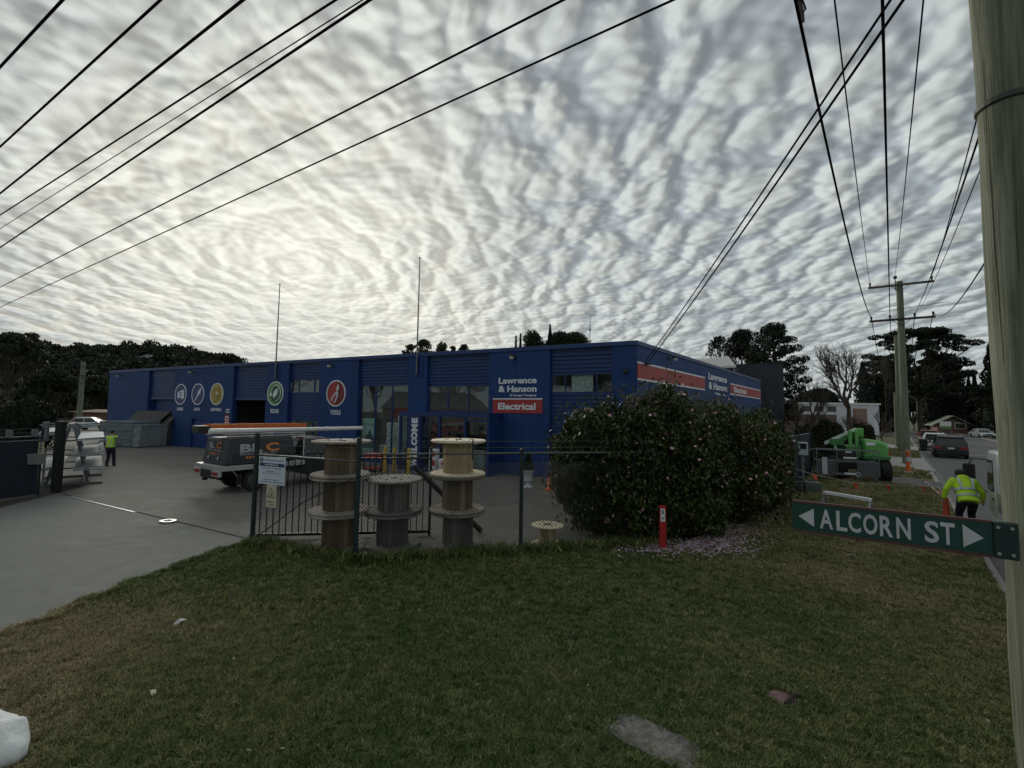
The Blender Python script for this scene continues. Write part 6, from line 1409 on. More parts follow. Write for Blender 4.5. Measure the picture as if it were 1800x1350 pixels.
def bare_tree(label, px, ytop, hw_px, Y, seed, name='bare_tree', depth=6, m_=None, cat='tree', mainr=.26, lean=0):
    random.seed(seed); top = at(px, ytop, Y); h = top.z; T_ = thing(name, label, cat, (top.x, Y, 0)); segs = [MB(), MB()]; w_ = hw_px/FPX*Y
    def grow(p, d, L, r, lv):
        q = p+d*L; bend = Vector((random.uniform(-.12, .12), random.uniform(-.12, .12), 0))*L; segs[0 if lv < 2 else 1].tube([p, p.lerp(q, .5)+bend, q], [r, r*.82, r*.62], 6 if lv < 2 else 3, lv < 2)
        if lv >= depth: return
        for k in range(3 if lv < 4 else random.choice((2, 3))):
            a = random.uniform(0, 6.28); tl = random.uniform(.25, .62) if lv else random.uniform(.45, .8); ax = d.orthogonal().normalized(); nd = (Matrix.Rotation(a+k*2.1, 3, d) @ (Matrix.Rotation(tl, 3, ax) @ d)); nd = (nd+Vector((0, 0, .10))).normalized()
            grow(p.lerp(q, random.uniform(.55, 1.0)), nd, L*random.uniform(.62, .80), r*.55, lv+1)
        if lv < 3: grow(q, (d+Vector((random.uniform(-.15, .15), random.uniform(-.15, .15), .05))).normalized(), L*.72, r*.6, lv+1)
    grow(Vector((0, 0, -.1)), Vector((lean, 0, 1)).normalized(), h*.30, mainr, 0)
    zs = max(v[2] for s_ in segs for v in s_.v); xs = max(abs(v[0]) for s_ in segs for v in s_.v); kz = h/zs; kx = w_/xs
    for s_ in segs: s_.v = [(v[0]*kx, v[1]*kx, v[2]*kz) for v in s_.v]
    segs[0].build('trunk', m_ or BARK, T_, smooth=60); segs[1].build('branches', m_ or BARK, T_)
    return T_
# behind the blue building
for i, (px, yt, hw_, Y, kind, lf, lab) in enumerate(((722, 601, 20, 62, 'gum', 'dark', 'small dark gum treetop left of the tall flagpole'), (746, 592, 24, 64, 'gum', 'gum', 'open gum treetop just right of the tall flagpole'), (777, 598, 19, 66, 'gum', 'gum', 'thin pale gum treetop above the parapet between two darker ones'), (796, 603, 14, 66, 'gum', 'dark', 'small round dark treetop above the parapet'), (815, 602, 20, 68, 'gum', 'dark', 'low dark treetop furthest right of the gum row'),
        (870, 608, 5, 70, 'gum', 'dark', 'tiny treetop poking over the parapet above the shop name'), (907, 591, 3, 75, 'cypress', 'cyp', 'very thin cypress spire, left of a pair'), (915, 587, 3.2, 75, 'cypress', 'cyp', 'very thin cypress spire, right of a pair'), (936, 579, 30, 74, 'round', 'dark', 'ragged dark tree beside the thin cypress pair'), (967, 571, 9, 72, 'cypress', 'cyp', 'taller cypress rising from the middle of the dark tree group'), (985, 587, 42, 76, 'round', 'dark', 'broad dark tree behind the taller cypress'), (1010, 589, 46, 76, 'round', 'olive', 'rounded olive green tree left of the roof mast'))):
    tree(lab, px, yt, hw_, Y, kind, lf, 40+i, group='treetops behind the warehouse', dens=1.0)
# beyond the charcoal building
tree('open wispy pine left of the three tall pines', 1262, 586, 26, 72, 'gum', 'dark', 61, dens=.6); tree('dense rounded pine in the middle of the three tall pines', 1303, 578, 36, 74, 'round', 'dark', 62, dens=.9); tree('tallest dark pine right of the charcoal building', 1362, 567, 52, 66, 'pine', 'dark', 63, lx=-.5, dens=.95)
tree('broad flat topped cedar behind the street power pole', 1610, 577, 80, 96, 'umbrella', 'dark', 64, dens=1.1); tree('lower spreading cedar left of the street power pole', 1556, 632, 40, 92, 'umbrella', 'dark', 65)
for i, (px, yt, hw_, Y, kind, lab) in enumerate(((1516, 636, 13, 88, 'cypress', 'narrow cypress beside the large bare tree'), (1541, 666, 7, 90, 'cypress', 'slim cypress left of the street poles'), (1553, 672, 6, 91, 'cypress', 'slimmer cypress close to the street poles'), (1566, 684, 7, 94, 'cypress', 'short cypress just left of the street poles'), (1574, 680, 4, 94, 'cypress', 'tiny cypress spire touching the street poles'),
        (1636, 616, 23, 104, 'cypress', 'broad blunt cypress under the cedar'), (1665, 622, 9, 102, 'cypress', 'left of two tall columnar cypresses'), (1678, 622, 11, 102, 'cypress', 'right of two tall columnar cypresses'), (1702, 664, 6, 108, 'cypress', 'small cypress in the gap before the big conifer'), (1712, 655, 9, 108, 'cone', 'small feathery conifer next to the big conifer'), (1742, 596, 30, 92, 'cone', 'big dark conifer against the near power pole'), (1790, 640, 34, 96, 'cone', 'dark conifer behind the near power pole'))):
    tree(lab, px, yt, hw_, Y, kind, 'cyp', 80+i, group='cypresses at the end of the street')
for i, (px, yt, hw_, Y, lab) in enumerate(((1604, 700, 16, 108, 'dark tree right beside the street poles'), (1615, 690, 26, 116, 'dark rounded tree behind the street poles'), (1655, 672, 30, 114, 'dark rounded tree below the two columnar cypresses'), (1690, 690, 26, 110, 'rounded olive tree above the brick house'), (1660, 702, 20, 108, 'low rounded olive bush directly behind the brick house'), (1725, 685, 24, 106, 'dark rounded tree right of the brick house'), (1570, 715, 22, 98, 'low dark tree left behind the street poles'), (1765, 690, 30, 100, 'dark rounded tree at the right edge behind the near pole'), (1530, 708, 24, 95, 'low dark tree behind the white building'), (1440, 690, 40, 98, 'low dark tree line behind the bare tree'))):
    tree(lab, px, yt, hw_, Y, 'round', 'olive' if 'olive' in lab else 'dark', 110+i, group='rounded trees at the end of the street', dens=1.2)
bare_tree('large leafless tree before the white building', 1488, 592, 62, 60, 5, mainr=.34); bare_tree('smaller twiggy leafless tree beside the tall pine', 1425, 652, 34, 66, 8); bare_tree('pale leafless tree behind the cedar', 1552, 598, 18, 84, 9)
for i, (px, yt, hw_, Y, lab) in enumerate(((1400, 690, 30, 40, 'tangled leafless shrub right of the charcoal building'), (1440, 712, 30, 38, 'low tangled leafless shrub behind the boom lift'), (1545, 716, 26, 48, 'leafless shrub left of the street poles'), (1500, 728, 34, 44, 'brown twiggy shrub right behind the boom lift'))): bare_tree(lab, px, yt, hw_, Y, 20+i, 'bare_shrub', 5, mat('twig_brown', (.065, .045, .036), .9, 0, .3, 5), 'shrub', .10)
# green shrubs behind the lift
def shrub(label, px, yt, hw_, Y, leaf, seed, name='shrub', dens=1.0):
    rs = np.random.default_rng(seed); top = at(px, yt, Y); w_ = hw_/FPX*Y; h = top.z; s_ = thing(name, label, 'shrub', (top.x, Y, 0)); s = max(.07, Y/FPX*2.0); n = int(1500*dens*w_*h/(s*s*30)); n = min(n, 14000)
    u = rs.normal(size=(n, 3)); u[:, 2] = np.abs(u[:, 2]); u /= np.linalg.norm(u, axis=1, keepdims=True); lump = 1+.10*np.sin(u[:, 0]*7+seed)*np.sin(u[:, 1]*6+2)+.08*np.sin(u[:, 2]*9); P = u*(np.array([w_, w_*.8, h])*(rs.uniform(.75, 1, n)**.5*lump)[:, None]); P[:, 2] = np.maximum(P[:, 2], .04)
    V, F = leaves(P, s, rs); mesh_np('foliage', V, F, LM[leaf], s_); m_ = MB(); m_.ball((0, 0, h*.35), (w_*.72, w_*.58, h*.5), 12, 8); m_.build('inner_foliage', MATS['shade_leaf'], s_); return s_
shrub('loose olive shrub behind the boom lift', 1455, 742, 34, 30, 'olive', 3); shrub('low olive shrub between the lift and the street poles', 1515, 748, 26, 36, 'olive', 4); shrub('low dark shrub beside the dark boundary fence', 1412, 752, 22, 27, 'gum', 6)
shrub('large clipped dark hedge dome behind the left fence', 52, 704, 52, 30, 'dark', 7, dens=1.5); shrub('low clipped hedge before the brick house', 1690, 748, 18, 100, 'dark', 8)
# ---------------------------------------------------------------- hill on the left with its wood
crest = [(-700, 560), (-400, 575), (-200, 590), (0, 606), (60, 604), (100, 607), (150, 608), (200, 604), (240, 603), (300, 607), (350, 613), (400, 624), (450, 640), (520, 655), (600, 668), (760, 690)]
YC = 300.0; cols = []
hill_v = []; hill_f = []; rows_ = [(90, 0.0), (120, .06), (150, .16), (185, .32), (220, .52), (255, .75), (280, .90), (300, 1.0), (340, 1.02), (420, .9)]
for px, py in crest:
    c_ = at(px, py, YC); hgt = max(1.0, c_.z-9)
    for Yr, f in rows_: hill_v.append((c_.x/YC*Yr*(1 if Yr < YC else 1), Yr, f*hgt-(.3 if f == 0 else 0)))
nr = len(rows_)
for i in range(len(crest)-1):
    for j in range(nr-1): hill_f.append((i*nr+j, (i+1)*nr+j, (i+1)*nr+j+1, i*nr+j+1))
tag(mesh_np('hill', hill_v, hill_f, mat('hill_soil', (.024, .026, .014), .95, 0, .4, .05), smooth=True), kind='structure')
HV = np.array(hill_v).reshape(len(crest), nr, 3)
def hill_pt(u, v):
    i = min(int(u), len(crest)-2); j = min(int(v), nr-2); a, b_ = u-i, v-j
    return HV[i, j]*(1-a)*(1-b_)+HV[i+1, j]*a*(1-b_)+HV[i, j+1]*(1-a)*b_+HV[i+1, j+1]*a*b_
rs = np.random.default_rng(77); cl = []
for k in range(1150):
    u = rs.uniform(1.2, len(crest)-1.05); v = rs.uniform(.4, 7.6); p = hill_pt(u, v)
    if math.sin(p[0]*.055+1)+math.sin(p[1]*.07+p[0]*.02) > 1.45 and v < 5: continue
    r_ = rs.uniform(2.6, 5.2)*(.62+.38*p[1]/300); cl.append((p+np.array([0, 0, r_*.95+rs.uniform(0, 3.5)*(1 if v > 6 else .6)]), (r_, r_, r_*rs.uniform(.6, 1.0))))
Pn = clumps(cl, 9.0, 1, rs); V, F = leaves(Pn, 1.25, rs); tag(mesh_np('hillside_wood', V, F, leafmat('hill_leaf', (.008, .014, .009), (.030, .036, .018), .7, .05, .06)), 'dark evergreen wood covering the hill on the left', 'wood', kind='stuff')
# brownish bare trees on the lower slope
cl = []
for k in range(90):
    u = rs.uniform(3.3, 6.5); v = rs.uniform(.2, 2.6); p = hill_pt(u, v); r_ = rs.uniform(2, 3.6); cl.append((p+np.array([0, 0, r_*.9]), (r_, r_, r_*.9)))
V, F = leaves(clumps(cl, 7.0, 1, rs), .8, rs, 0, 4.0); tag(mesh_np('slope_scrub', V, F, leafmat('scrub', (.030, .024, .018), (.065, .052, .036), .8, .05, .1)), 'brown leafless scrub low on the left hill', 'scrub', kind='stuff')
for i, (px, yt, hw_, Y, lab) in enumerate(((22, 588, 60, 75, 'big dark gum at the left edge with an uneven top'), (55, 582, 26, 85, 'tall open gum sticking out above the left edge trees'), (95, 655, 40, 70, 'dark leafy tree left of the lone power pole'), (-60, 590, 60, 80, 'dark gum just outside the left edge'), (118, 690, 30, 80, 'low dark tree by the hillside houses'), (172, 665, 30, 95, 'dark leafy tree behind the left end of the blue wall'))):
    tree(lab, px, yt, hw_, Y, 'gum' if i in (0, 1, 3) else 'round', 'gum' if i != 2 else 'dark', 140+i, dens=1.5)
# houses seen on the slope and beyond the fence
def house(name, label, pos, rz, L, W_, h, rh, wm, rm, cat='house', win=True):
    s_ = thing(name, label, cat, pos, rz); Bx(-L/2, L/2, 0, W_, -.2, h).build('wall', wm, s_)
    mb = MB(); mb.add([(-L/2-.4, -.5, h+.003), (L/2+.4, -.5, h+.003), (L/2+.4, W_+.5, h+.003), (-L/2-.4, W_+.5, h+.003), (-L/2+rh*.7, W_/2, h+rh), (L/2-rh*.7, W_/2, h+rh)], [(0, 1, 5, 4), (1, 2, 5), (2, 3, 4, 5), (3, 0, 4), (3, 2, 1, 0)]); mb.build('roof', rm, s_)
    if win:
        for x in (-L*.3, L*.05, L*.32):
            w_ = Bx(x-.7, x+.7, -.06, -.003, .9, 2.1).build('window', WHITE, s_); Bx(x-.62, x+.62, -.08, -.061, .98, 2.02).build('pane', VGL, s_)
        Bx(-L*.13-.45, -L*.13+.45, -.06, -.003, 0, 2.05).build('door', DARK, s_)
    return s_
ROOFG = mat('roof_grey', (.20, .21, .21), .6, .1, .15, 1); WALLC = mat('wall_cream', (.34, .31, .26), .8, 0, .1, 1); WALLD = mat('wall_dark', (.10, .09, .08), .8, 0, .2, 1); BRK = mat('brick_brown', (.15, .085, .062), .85, 0, .2, 3)
for k, (u, v, lab) in enumerate(((4.6, 3.0, 'small grey roofed house half hidden among the hillside trees'), (6.0, 4.6, 'tiny house high among the hillside trees above the blue wall'), (8.6, 5.0, 'pale house near the ridge above the blue parapet'))):
    p = hill_pt(u, v); house('hillside_house', lab, Vector(p)+Vector((0, -5, .4)), R(12), 10, 7, 3.0, 2.0, WALLC, mat('roof_dull', (.10, .105, .10), .7, 0, .2, 1))
q = at(160, 734, 66); house('brick_shed', 'low orange brick shed beyond the skip bins', Vector((q.x, 66, 0)), R(-6), 6, 6, at(158, 722, 66).z-.2, .4, mat('brick_orange', (.17, .085, .06), .85, 0, .2, 3), mat('roof_terracotta', (.17, .10, .075), .8, 0, .15, 2), 'shed', False)
# brick house at the end of the street with its sign board
hp_ = at(1675, 757, 97); hp_.z = -.1; hs_ = thing('brick_house', 'low brown brick house with a pale gabled roof at the end of the street', 'house', hp_, R(-32))
hw2 = (at(1710, 750, hp_.y).x-at(1642, 750, hp_.y).x)*.40; hz0 = at(1675, 750, hp_.y).z; hz1 = at(1668, 731, hp_.y).z; he = at(1650, 745, hp_.y).z
MB().prism([(-hw2*.72, -.1), (hw2*.72, -.1), (hw2*.72, he), (0, hz1-.35), (-hw2*.72, he)], 0, 13).build('wall', BRK, hs_)
mb = MB(); mb.add([(-hw2, -.8, he-.35), (0, -.8, hz1), (hw2, -.8, he-.35), (-hw2, 13.5, he-.35), (0, 13.5, hz1), (hw2, 13.5, he-.35), (-hw2, -.8, he-.17), (0, -.8, hz1+.18), (hw2, -.8, he-.17), (-hw2, 13.5, he-.17), (0, 13.5, hz1+.18), (hw2, 13.5, he-.17)],
   [(0, 1, 4, 3), (1, 2, 5, 4), (6, 9, 10, 7), (7, 10, 11, 8), (0, 6, 7, 1), (1, 7, 8, 2), (3, 4, 10, 9), (4, 5, 11, 10), (0, 3, 9, 6), (2, 8, 11, 5)]); mb.build('roof', mat('roof_pale_green', (.20, .23, .19), .6, 0, .15, 1), hs_)
for x in (-hw2*.35, hw2*.35):
    w_ = Bx(x-.9, x+.9, -.06, -.003, .9, 2.2).build('window', WHITE, hs_); Bx(x-.8, x+.8, -.08, -.061, 1.0, 2.1).build('pane', VGL, hs_)
q = at(1663, 760, 93); q.z = -.1; zb0, zb1 = at(1663, 752, q.y).z, at(1663, 740, q.y).z; bwid = 7/FPX*q.y
s_ = thing('sign_board', 'white and green board on posts before the brick house', 'sign', q, R(-38)); Bx(-bwid, bwid, -.04, .04, zb0+.45, zb1).build('panel', WHITE, s_); Bx(-bwid, bwid, -.045, .045, zb0, zb0+.449).build('stripe', GREEN, s_); Bx(-bwid*1.1, bwid*1.4, .2, .6, -.1, .75).build('planter_wall', BRK, s_)
for x in (-bwid*.8, bwid*.8): Bx(x-.05, x+.05, -.03, .03, -.1, zb0).build('leg', GALVD, s_)
# white building behind the bare tree
wb0, wb1 = at(1378, 742, 78), at(1546, 742, 78); zt1 = at(1500, 711, 78).z
s_ = thing('white_building', 'white flat roofed building with a brown brick panel behind the bare tree', 'building', Vector((wb0.x, 78, 0)), R(0)); wl = wb1.x-wb0.x
Bx(0, wl, 0, 9, -.1, zt1).build('wall', mat('render_white', (.60, .62, .66), .7, 0, .08, 1), s_); Bx(-.2, wl+.2, -.2, 9.2, zt1+.003, zt1+.25).build('roof_edge', WHITE, s_)
xa = wl*(1500-1378)/168; xb = wl*(1524-1378)/168; Bx(xa, xb, -.12, -.003, -.1, at(1510, 718, 78).z).build('brick_panel', mat('brick_pinkish', (.24, .15, .13), .85, 0, .15, 2), s_); Bx(0, wl*.55, -.1, -.003, -.1, at(1400, 728, 78).z).build('lower_wall', mat('wall_brownish', (.12, .085, .07), .8, 0, .2, 1), s_)
for k in range(4): w_ = Bx(1+k*2.2, 2.6+k*2.2, -.06, -.003, zt1-1.35, zt1-.35).build('window', GALVD, s_); Bx(1.08+k*2.2, 2.52+k*2.2, -.08, -.061, zt1-1.27, zt1-.43).build('pane', VGL, s_)
# charcoal clad building behind the warehouse
ch1 = at(1377, 650, 40.5); ch0 = ch1+Vector((-.86, .51, 0))*4.4; zc1 = at(1345, 642, 42).z
dv = Vector((ch1.x-ch0.x, ch1.y-ch0.y, 0)); ca = math.atan2(dv.y, dv.x); cl_ = dv.length
CH = mat('charcoal_cladding', (.028, .034, .042), .5, .2, .1, 2)
s_ = thing('charcoal_building', 'tall charcoal ribbed metal building behind the far end of the warehouse', 'building', Vector((ch0.x, ch0.y, 0)), ca)
Bx(-6, cl_, .06, 10, -.1, zc1).build('wall', CH, s_)
rib0 = None
for k in range(int((cl_+6)/.45)):
    if rib0 is None: rib0 = Bx(-.05, .05, 0, .058, 0, zc1+.02).build('rib', CH, s_, loc=(-6, 0, 0))
    else: o = bpy.data.objects.new('rib', rib0.data); COL.objects.link(o); o.parent = s_; o.location = (-6+k*.45, 0, 0)
Bx(-6.1, cl_+.06, -.02, 10.1, zc1+.021, zc1+.10).build('capping', CH, s_)
# pale metal roof behind the parapet
s_ = thing('pale_roof', 'pale ribbed metal roof rising behind the warehouse side parapet', 'roof', (0, 0, 0))
def rl_(px, py, Y): return at(px, py, Y)
a_, b_, c_, d_ = at(1200, 634, 43), at(1280, 626, 43), at(1294, 643, 36), at(1200, 648, 36)
mb = MB(); mb.add([a_, b_, c_, d_, a_-Vector((0, 0, .15)), b_-Vector((0, 0, .15)), c_-Vector((0, 0, .15)), d_-Vector((0, 0, .15))], [(0, 1, 2, 3), (7, 6, 5, 4), (0, 4, 5, 1), (1, 5, 6, 2), (2, 6, 7, 3), (3, 7, 4, 0)]); mb.build('sheet', mat('roof_pale', (.46, .45, .42), .5, .2, .1, 1), s_)
mb = MB()
for k in range(11): p0 = a_.lerp(b_, (k+.5)/11)+Vector((0, 0, .03)); p1 = d_.lerp(c_, (k+.5)/11)+Vector((0, 0, .03)); mb.beam(p0, p1, .08, .05)
mb.build('rib', MATS['roof_pale'], s_)
mb = MB(); mb.beam(c_-Vector((0, 0, 3)), c_-Vector((0, 0, .2)), .3, .3); mb.beam(d_-Vector((0, 0, 3)), d_-Vector((0, 0, .2)), .3, .3); mb.beam(a_-Vector((0, 0, 4)), a_-Vector((0, 0, .2)), .3, .3); mb.beam(b_-Vector((0, 0, 6)), b_-Vector((0, 0, .2)), .3, .3); mb.build('post', CH, s_)
# across the street behind the viewer: what the shop windows reflect
house('weatherboard_house', 'pale house off to the left that the shop windows reflect', Vector((-52, -2, 0)), R(110), 18, 9, 3.3, 3.0, WALLC, ROOFG); house('weatherboard_house', 'second pale house behind the viewer that the shop windows reflect', Vector((-36, -22, 0)), R(140), 16, 9, 3.3, 2.8, WALLC, ROOFG)
def tree_at(label, x, y, h, w_, kind, leaf, seed):
    T_ = tree(label, 900, 500, w_*FPX/40, 40, kind, leaf, seed, dens=.7); k = h/max(.1, at(900, 500, 40).z); T_.scale = (1, 1, k); T_.location = (x, y, 0)
for i, (x, y, h, w_) in enumerate(((-66, 4, 14, 6), (-62, -10, 17, 7), (-52, -20, 12, 6), (-46, -32, 16, 7), (-34, -38, 12, 6), (-24, -42, 15, 7), (-70, 18, 15, 7), (-12, -40, 13, 6))): tree_at('dark tree behind the reflected houses, number %s of the row' % ['one', 'two', 'three', 'four', 'five', 'six', 'seven', 'eight'][i], x, y, h, w_, 'round' if i % 2 else 'gum', 'dark', 170+i)
# ---------------------------------------------------------------- things lying on the lawn
q = gp(1150, 1308); s_ = thing('stone_slab', 'cracked grey stone slab sunk in the grass at the bottom edge', 'slab', Vector((q.x, q.y, .012)), R(-38))
STN = mat('slab_stone', (.17, .162, .148), .9, 0, .45, 16, bump=1.0, bscale=55); random.seed(3)
t = NT(STN.node_tree); bs = t.n['Principled BSDF']; old = bs.inputs['Base Color'].links[0].from_socket; tc = t.node('ShaderNodeTexCoord').outputs['Object']
vo = t.node('ShaderNodeTexVoronoi', {'Vector': t.vmath('ADD', tc, t.vmath('SCALE', t.noise(tc, 14, 3, .6, 1), .05)), 'Scale': 26.0}, feature='DISTANCE_TO_EDGE')
t.l.new(t.mix(t.math('MULTIPLY', t.math('SUBTRACT', 1.0, t.smooth(vo.outputs[0], .01, .07)), .55), old, (.06, .055, .048)), bs.inputs['Base Color'])
pol = []
for i in range(30):
    a = 2*math.pi*i/30; r_ = (abs(math.cos(a)/.38)**4+abs(math.sin(a)/.20)**4)**-.25; r_ *= 1+random.uniform(-.07, .06); pol.append((r_*math.cos(a), r_*math.sin(a)))
MB().slab(pol, -.05, .034).build('slab', STN, s_, bevel=.008)
q = gp(1376, 1231); s_ = thing('pink_lid', 'broken dull pink cover half buried in the grass', 'cover', Vector((q.x, q.y, .015)), R(-30))
m_ = MB(); m_.lathe([(.14, -.04), (.14, .0), (.12, .015), (.02, .022)], 20); m_.build('lid', mat('dusty_pink', (.16, .095, .095), .85, 0, .25, 10), s_, smooth=40); MB().tube([(.02, -.13, .03), (.07, -.05, .052), (.10, .04, .05), (.16, .10, .03)], .018, 7).build('root', mat('dark_root', (.03, .022, .018), .9), s_)
q = gp(14, 1330); s_ = thing('white_boulder', 'white painted boulder at the lower left corner', 'boulder', Vector((q.x-.28, q.y-.12, 0)))
m_ = MB(); m_.ball((0, 0, .10), (.44, .40, .26), 28, 18); rs = np.random.default_rng(4); m_.v = [(x*(1+.10*math.sin(9*y+14*z)+.05*math.sin(23*y+7)), y*(1+.10*math.sin(11*x+9*z+1)), z*(1+.14*math.sin(11*x+13*y)+.06*math.sin(29*x))) for x, y, z in m_.v]; m_.build('boulder', mat('limewash', (.66, .70, .70), .8, 0, .12, 6, bump=.6, bscale=25), s_, smooth=175)
PAPER = mat('litter_white', (.45, .46, .46), .7, 0, .1, 9)
for k, (px, py, a, lab, w_) in enumerate(((1520, 952, .12, 'small white paper scrap on the grass below the street sign', .10), (1494, 980, .09, 'crumpled white paper scrap lower down the grass', .09), (317, 1098, .10, 'bent clear plastic strip on the lawn at the left', .08), (268, 1224, .05, 'small pale wood chip on the lawn', .05), (408, 1055, .04, 'tiny blue bottle cap on the lawn near the driveway', .03), (1627, 869, .12, 'white paper scrap near the worksite flags', .10))):
    q = gp(px, py); s_ = thing('litter', lab, 'litter', Vector((q.x, q.y, .03)), random.uniform(0, 3))
    m_ = MB(); m_.add([(-w_, -w_*.4, 0), (0, -w_*.5, .03), (w_, -w_*.2, .0), (w_*.9, w_*.4, .015), (0, w_*.5, .04), (-w_, w_*.3, .005)], [(0, 1, 4, 5), (1, 2, 3, 4)]); o = m_.build('scrap', PAPER if k not in (3, 4) else (TOPS['pine'] if k == 3 else NAVY), s_); so_ = o.modifiers.new('thick', 'SOLIDIFY'); so_.thickness = .003
# ---------------------------------------------------------------- turf: blades in tufts over the lawn
tufts = bpy.data.collections.new('grass_tufts'); rs = np.random.default_rng(11)
for k in range(6):
    nb = 34; V = []; F = []
    for i in range(nb):
        a = rs.uniform(0, 6.28); r_ = rs.uniform(0, .055); x, y = math.cos(a)*r_, math.sin(a)*r_; h = rs.uniform(.018, .056)*(1.5 if k == 5 else 1); d = rs.uniform(0, 6.28); ln = rs.uniform(.2, 1.15)*h; w_ = rs.uniform(.0022, .0040); o = len(V); pxv, pyv = -math.sin(d)*w_, math.cos(d)*w_; ex, ey = math.cos(d)*ln, math.sin(d)*ln
        V += [(x-pxv, y-pyv, -.005), (x+pxv, y+pyv, -.005), (x+ex*.4+pxv*.8, y+ey*.4+pyv*.8, h*.65), (x+ex*.4-pxv*.8, y+ey*.4-pyv*.8, h*.65), (x+ex, y+ey, h)]; F += [(o, o+1, o+2, o+3), (o+3, o+2, o+4)]
    me = bpy.data.meshes.new('tuft'); me.from_pydata(V, [], F); me.materials.append(BLADE); tufts.objects.link(bpy.data.objects.new('tuft%d' % k, me))
lp = np.array(lawn_poly)
def inside(x, y, poly=None):
    lp_ = lp if poly is None else np.array(poly); c = np.zeros(len(x), bool); j = len(lp_)-1
    for i in range(len(lp_)):
        xi, yi = lp_[i]; xj, yj = lp_[j]; m_ = ((yi > y) != (yj > y)) & (x < (xj-xi)*(y-yi)/(yj-yi+1e-12)+xi); c ^= m_; j = i
    return c
def scatter(n, x0, x1, y0, y1): x = rs.uniform(x0, x1, n); y = rs.uniform(y0, y1, n); k = inside(x, y); return np.stack([x[k], y[k]], 1)
zones = [(scatter(118000, -6.6, 8.2, 1.0, 6.5), .85), (scatter(46000, -6.6, 10, 6.5, 11.5), 1.05), (scatter(20000, 5.0, 19, 10.5, 20), 1.5), (scatter(12000, 10, 40, 19, 44), 2.2)]
P = np.concatenate([z for z, s_ in zones]); Sc = np.concatenate([np.full(len(z), s_) for z, s_ in zones])*rs.uniform(.7, 1.3, len(P))
edge = (P[:, 0] > 2.0) & (P[:, 0] < 9.5) & (P[:, 1] > 10.2+np.maximum(0, P[:, 0]-4.0)*.95); P = P[~edge]; Sc = Sc[~edge]
for cx, cy, rx, ry in ((gp(1150, 1308).x, gp(1150, 1308).y, .36, .175), (gp(1376, 1231).x, gp(1376, 1231).y, .12, .12)):
    c_, s2 = math.cos(R(-38)), math.sin(R(-38)); dx, dy = P[:, 0]-cx, P[:, 1]-cy; k = ((dx*c_+dy*s2)/rx)**2+((-dx*s2+dy*c_)/ry)**2 > 1; P = P[k]; Sc = Sc[k]
for dp in DRIVES: k = ~inside(P[:, 0], P[:, 1], dp); P = P[k]; Sc = Sc[k]
# taller unmown fringe along the fence and the driveway edge
fr = []
for a_, b_, n in ((POST1, POST2, 420), (POST2, POST3, 560), (POST3, POST4, 420)):
    t = rs.uniform(0, 1, n); fr.append(np.stack([a_.x+(b_.x-a_.x)*t, a_.y+(b_.y-a_.y)*t+rs.normal(-.08, .10, n)], 1))
fr = np.concatenate(fr); P = np.concatenate([P, fr]); Sc = np.concatenate([Sc, rs.uniform(1.8, 3.4, len(fr))])
ang = rs.uniform(0, 6.28, 260); fr = np.stack([gp(1150, 1308).x+(np.cos(ang)*.40)*math.cos(R(-38))-(np.sin(ang)*.215)*math.sin(R(-38)), gp(1150, 1308).y+(np.cos(ang)*.40)*math.sin(R(-38))+(np.sin(ang)*.215)*math.cos(R(-38))], 1)+rs.normal(0, .025, (260, 2)); P = np.concatenate([P, fr]); Sc = np.concatenate([Sc, rs.uniform(.7, 1.2, len(fr))])
fr = []
for a_, b_ in zip(lawn_poly[1:5], lawn_poly[2:6]):
    t = rs.uniform(0, 1, 700); wob = .05*np.sin(t*9+a_[1]*3)+.04*np.sin(t*23); fr.append(np.stack([a_[0]+(b_[0]-a_[0])*t+wob+rs.normal(-.015, .05, 700), a_[1]+(b_[1]-a_[1])*t], 1))
fr = np.concatenate(fr); P = np.concatenate([P, fr]); Sc = np.concatenate([Sc, rs.uniform(.7, 1.5, len(fr))])
n = len(P); me = bpy.data.meshes.new('lawn_grass'); me.vertices.add(n); me.vertices.foreach_set('co', np.column_stack([P, np.full(n, .0)]).astype(np.float32).ravel())
a_ = me.attributes.new('rotv', 'FLOAT_VECTOR', 'POINT'); a_.data.foreach_set('vector', np.column_stack([rs.normal(0, .18, n), rs.normal(0, .18, n), rs.uniform(0, 6.28, n)]).astype(np.float32).ravel())
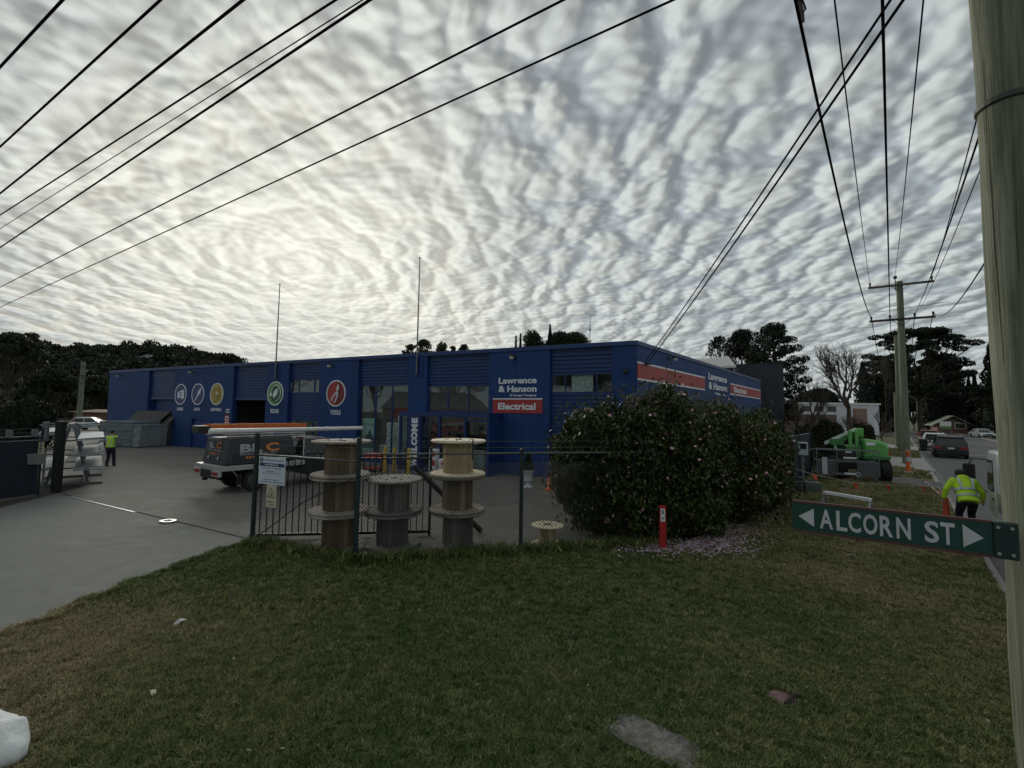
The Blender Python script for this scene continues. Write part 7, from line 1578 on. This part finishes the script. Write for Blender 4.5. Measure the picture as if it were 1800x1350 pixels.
a_ = me.attributes.new('sclv', 'FLOAT', 'POINT'); a_.data.foreach_set('value', Sc.astype(np.float32)); a_ = me.attributes.new('pick', 'INT', 'POINT'); a_.data.foreach_set('value', rs.integers(0, 6, n).astype(np.int32))
lg = bpy.data.objects.new('lawn_grass', me); COL.objects.link(lg); tag(lg, 'short patchy green and brown grass of the front lawn', 'grass', kind='stuff')
ng = bpy.data.node_groups.new('turf', 'GeometryNodeTree'); ng.interface.new_socket('Geometry', in_out='INPUT', socket_type='NodeSocketGeometry'); ng.interface.new_socket('Geometry', in_out='OUTPUT', socket_type='NodeSocketGeometry')
gi = ng.nodes.new('NodeGroupInput'); go = ng.nodes.new('NodeGroupOutput'); ip = ng.nodes.new('GeometryNodeInstanceOnPoints'); ci = ng.nodes.new('GeometryNodeCollectionInfo'); ci.inputs['Collection'].default_value = tufts; ci.inputs['Separate Children'].default_value = True; ci.inputs['Reset Children'].default_value = True
def attr(nm, typ): x = ng.nodes.new('GeometryNodeInputNamedAttribute'); x.data_type = typ; x.inputs[0].default_value = nm; return x.outputs[0]
ng.links.new(gi.outputs[0], ip.inputs['Points']); ng.links.new(ci.outputs[0], ip.inputs['Instance']); ip.inputs['Pick Instance'].default_value = True
ng.links.new(attr('pick', 'INT'), ip.inputs['Instance Index']); ng.links.new(attr('rotv', 'FLOAT_VECTOR'), ip.inputs['Rotation']); ng.links.new(attr('sclv', 'FLOAT'), ip.inputs['Scale']); ng.links.new(ip.outputs[0], go.inputs[0])
md = lg.modifiers.new('turf', 'NODES'); md.node_group = ng
# dry leaves and petals strewn on the lawn
n = 300; x = rs.uniform(-6, 9, n); y = rs.uniform(3.4, 12, n); k = inside(x, y); Pl = np.stack([x[k], y[k], rs.uniform(.03, .05, k.sum())], 1); V, F = leaves(Pl, .022, rs, .8, 2.0); tag(mesh_np('dry_leaves', V, F, mat('dry_leaf', (.28, .24, .18), .8, 0, .4, 3, col2=(.5, .47, .42))), 'small pale dry leaves strewn over the lawn', 'leaves', kind='stuff')
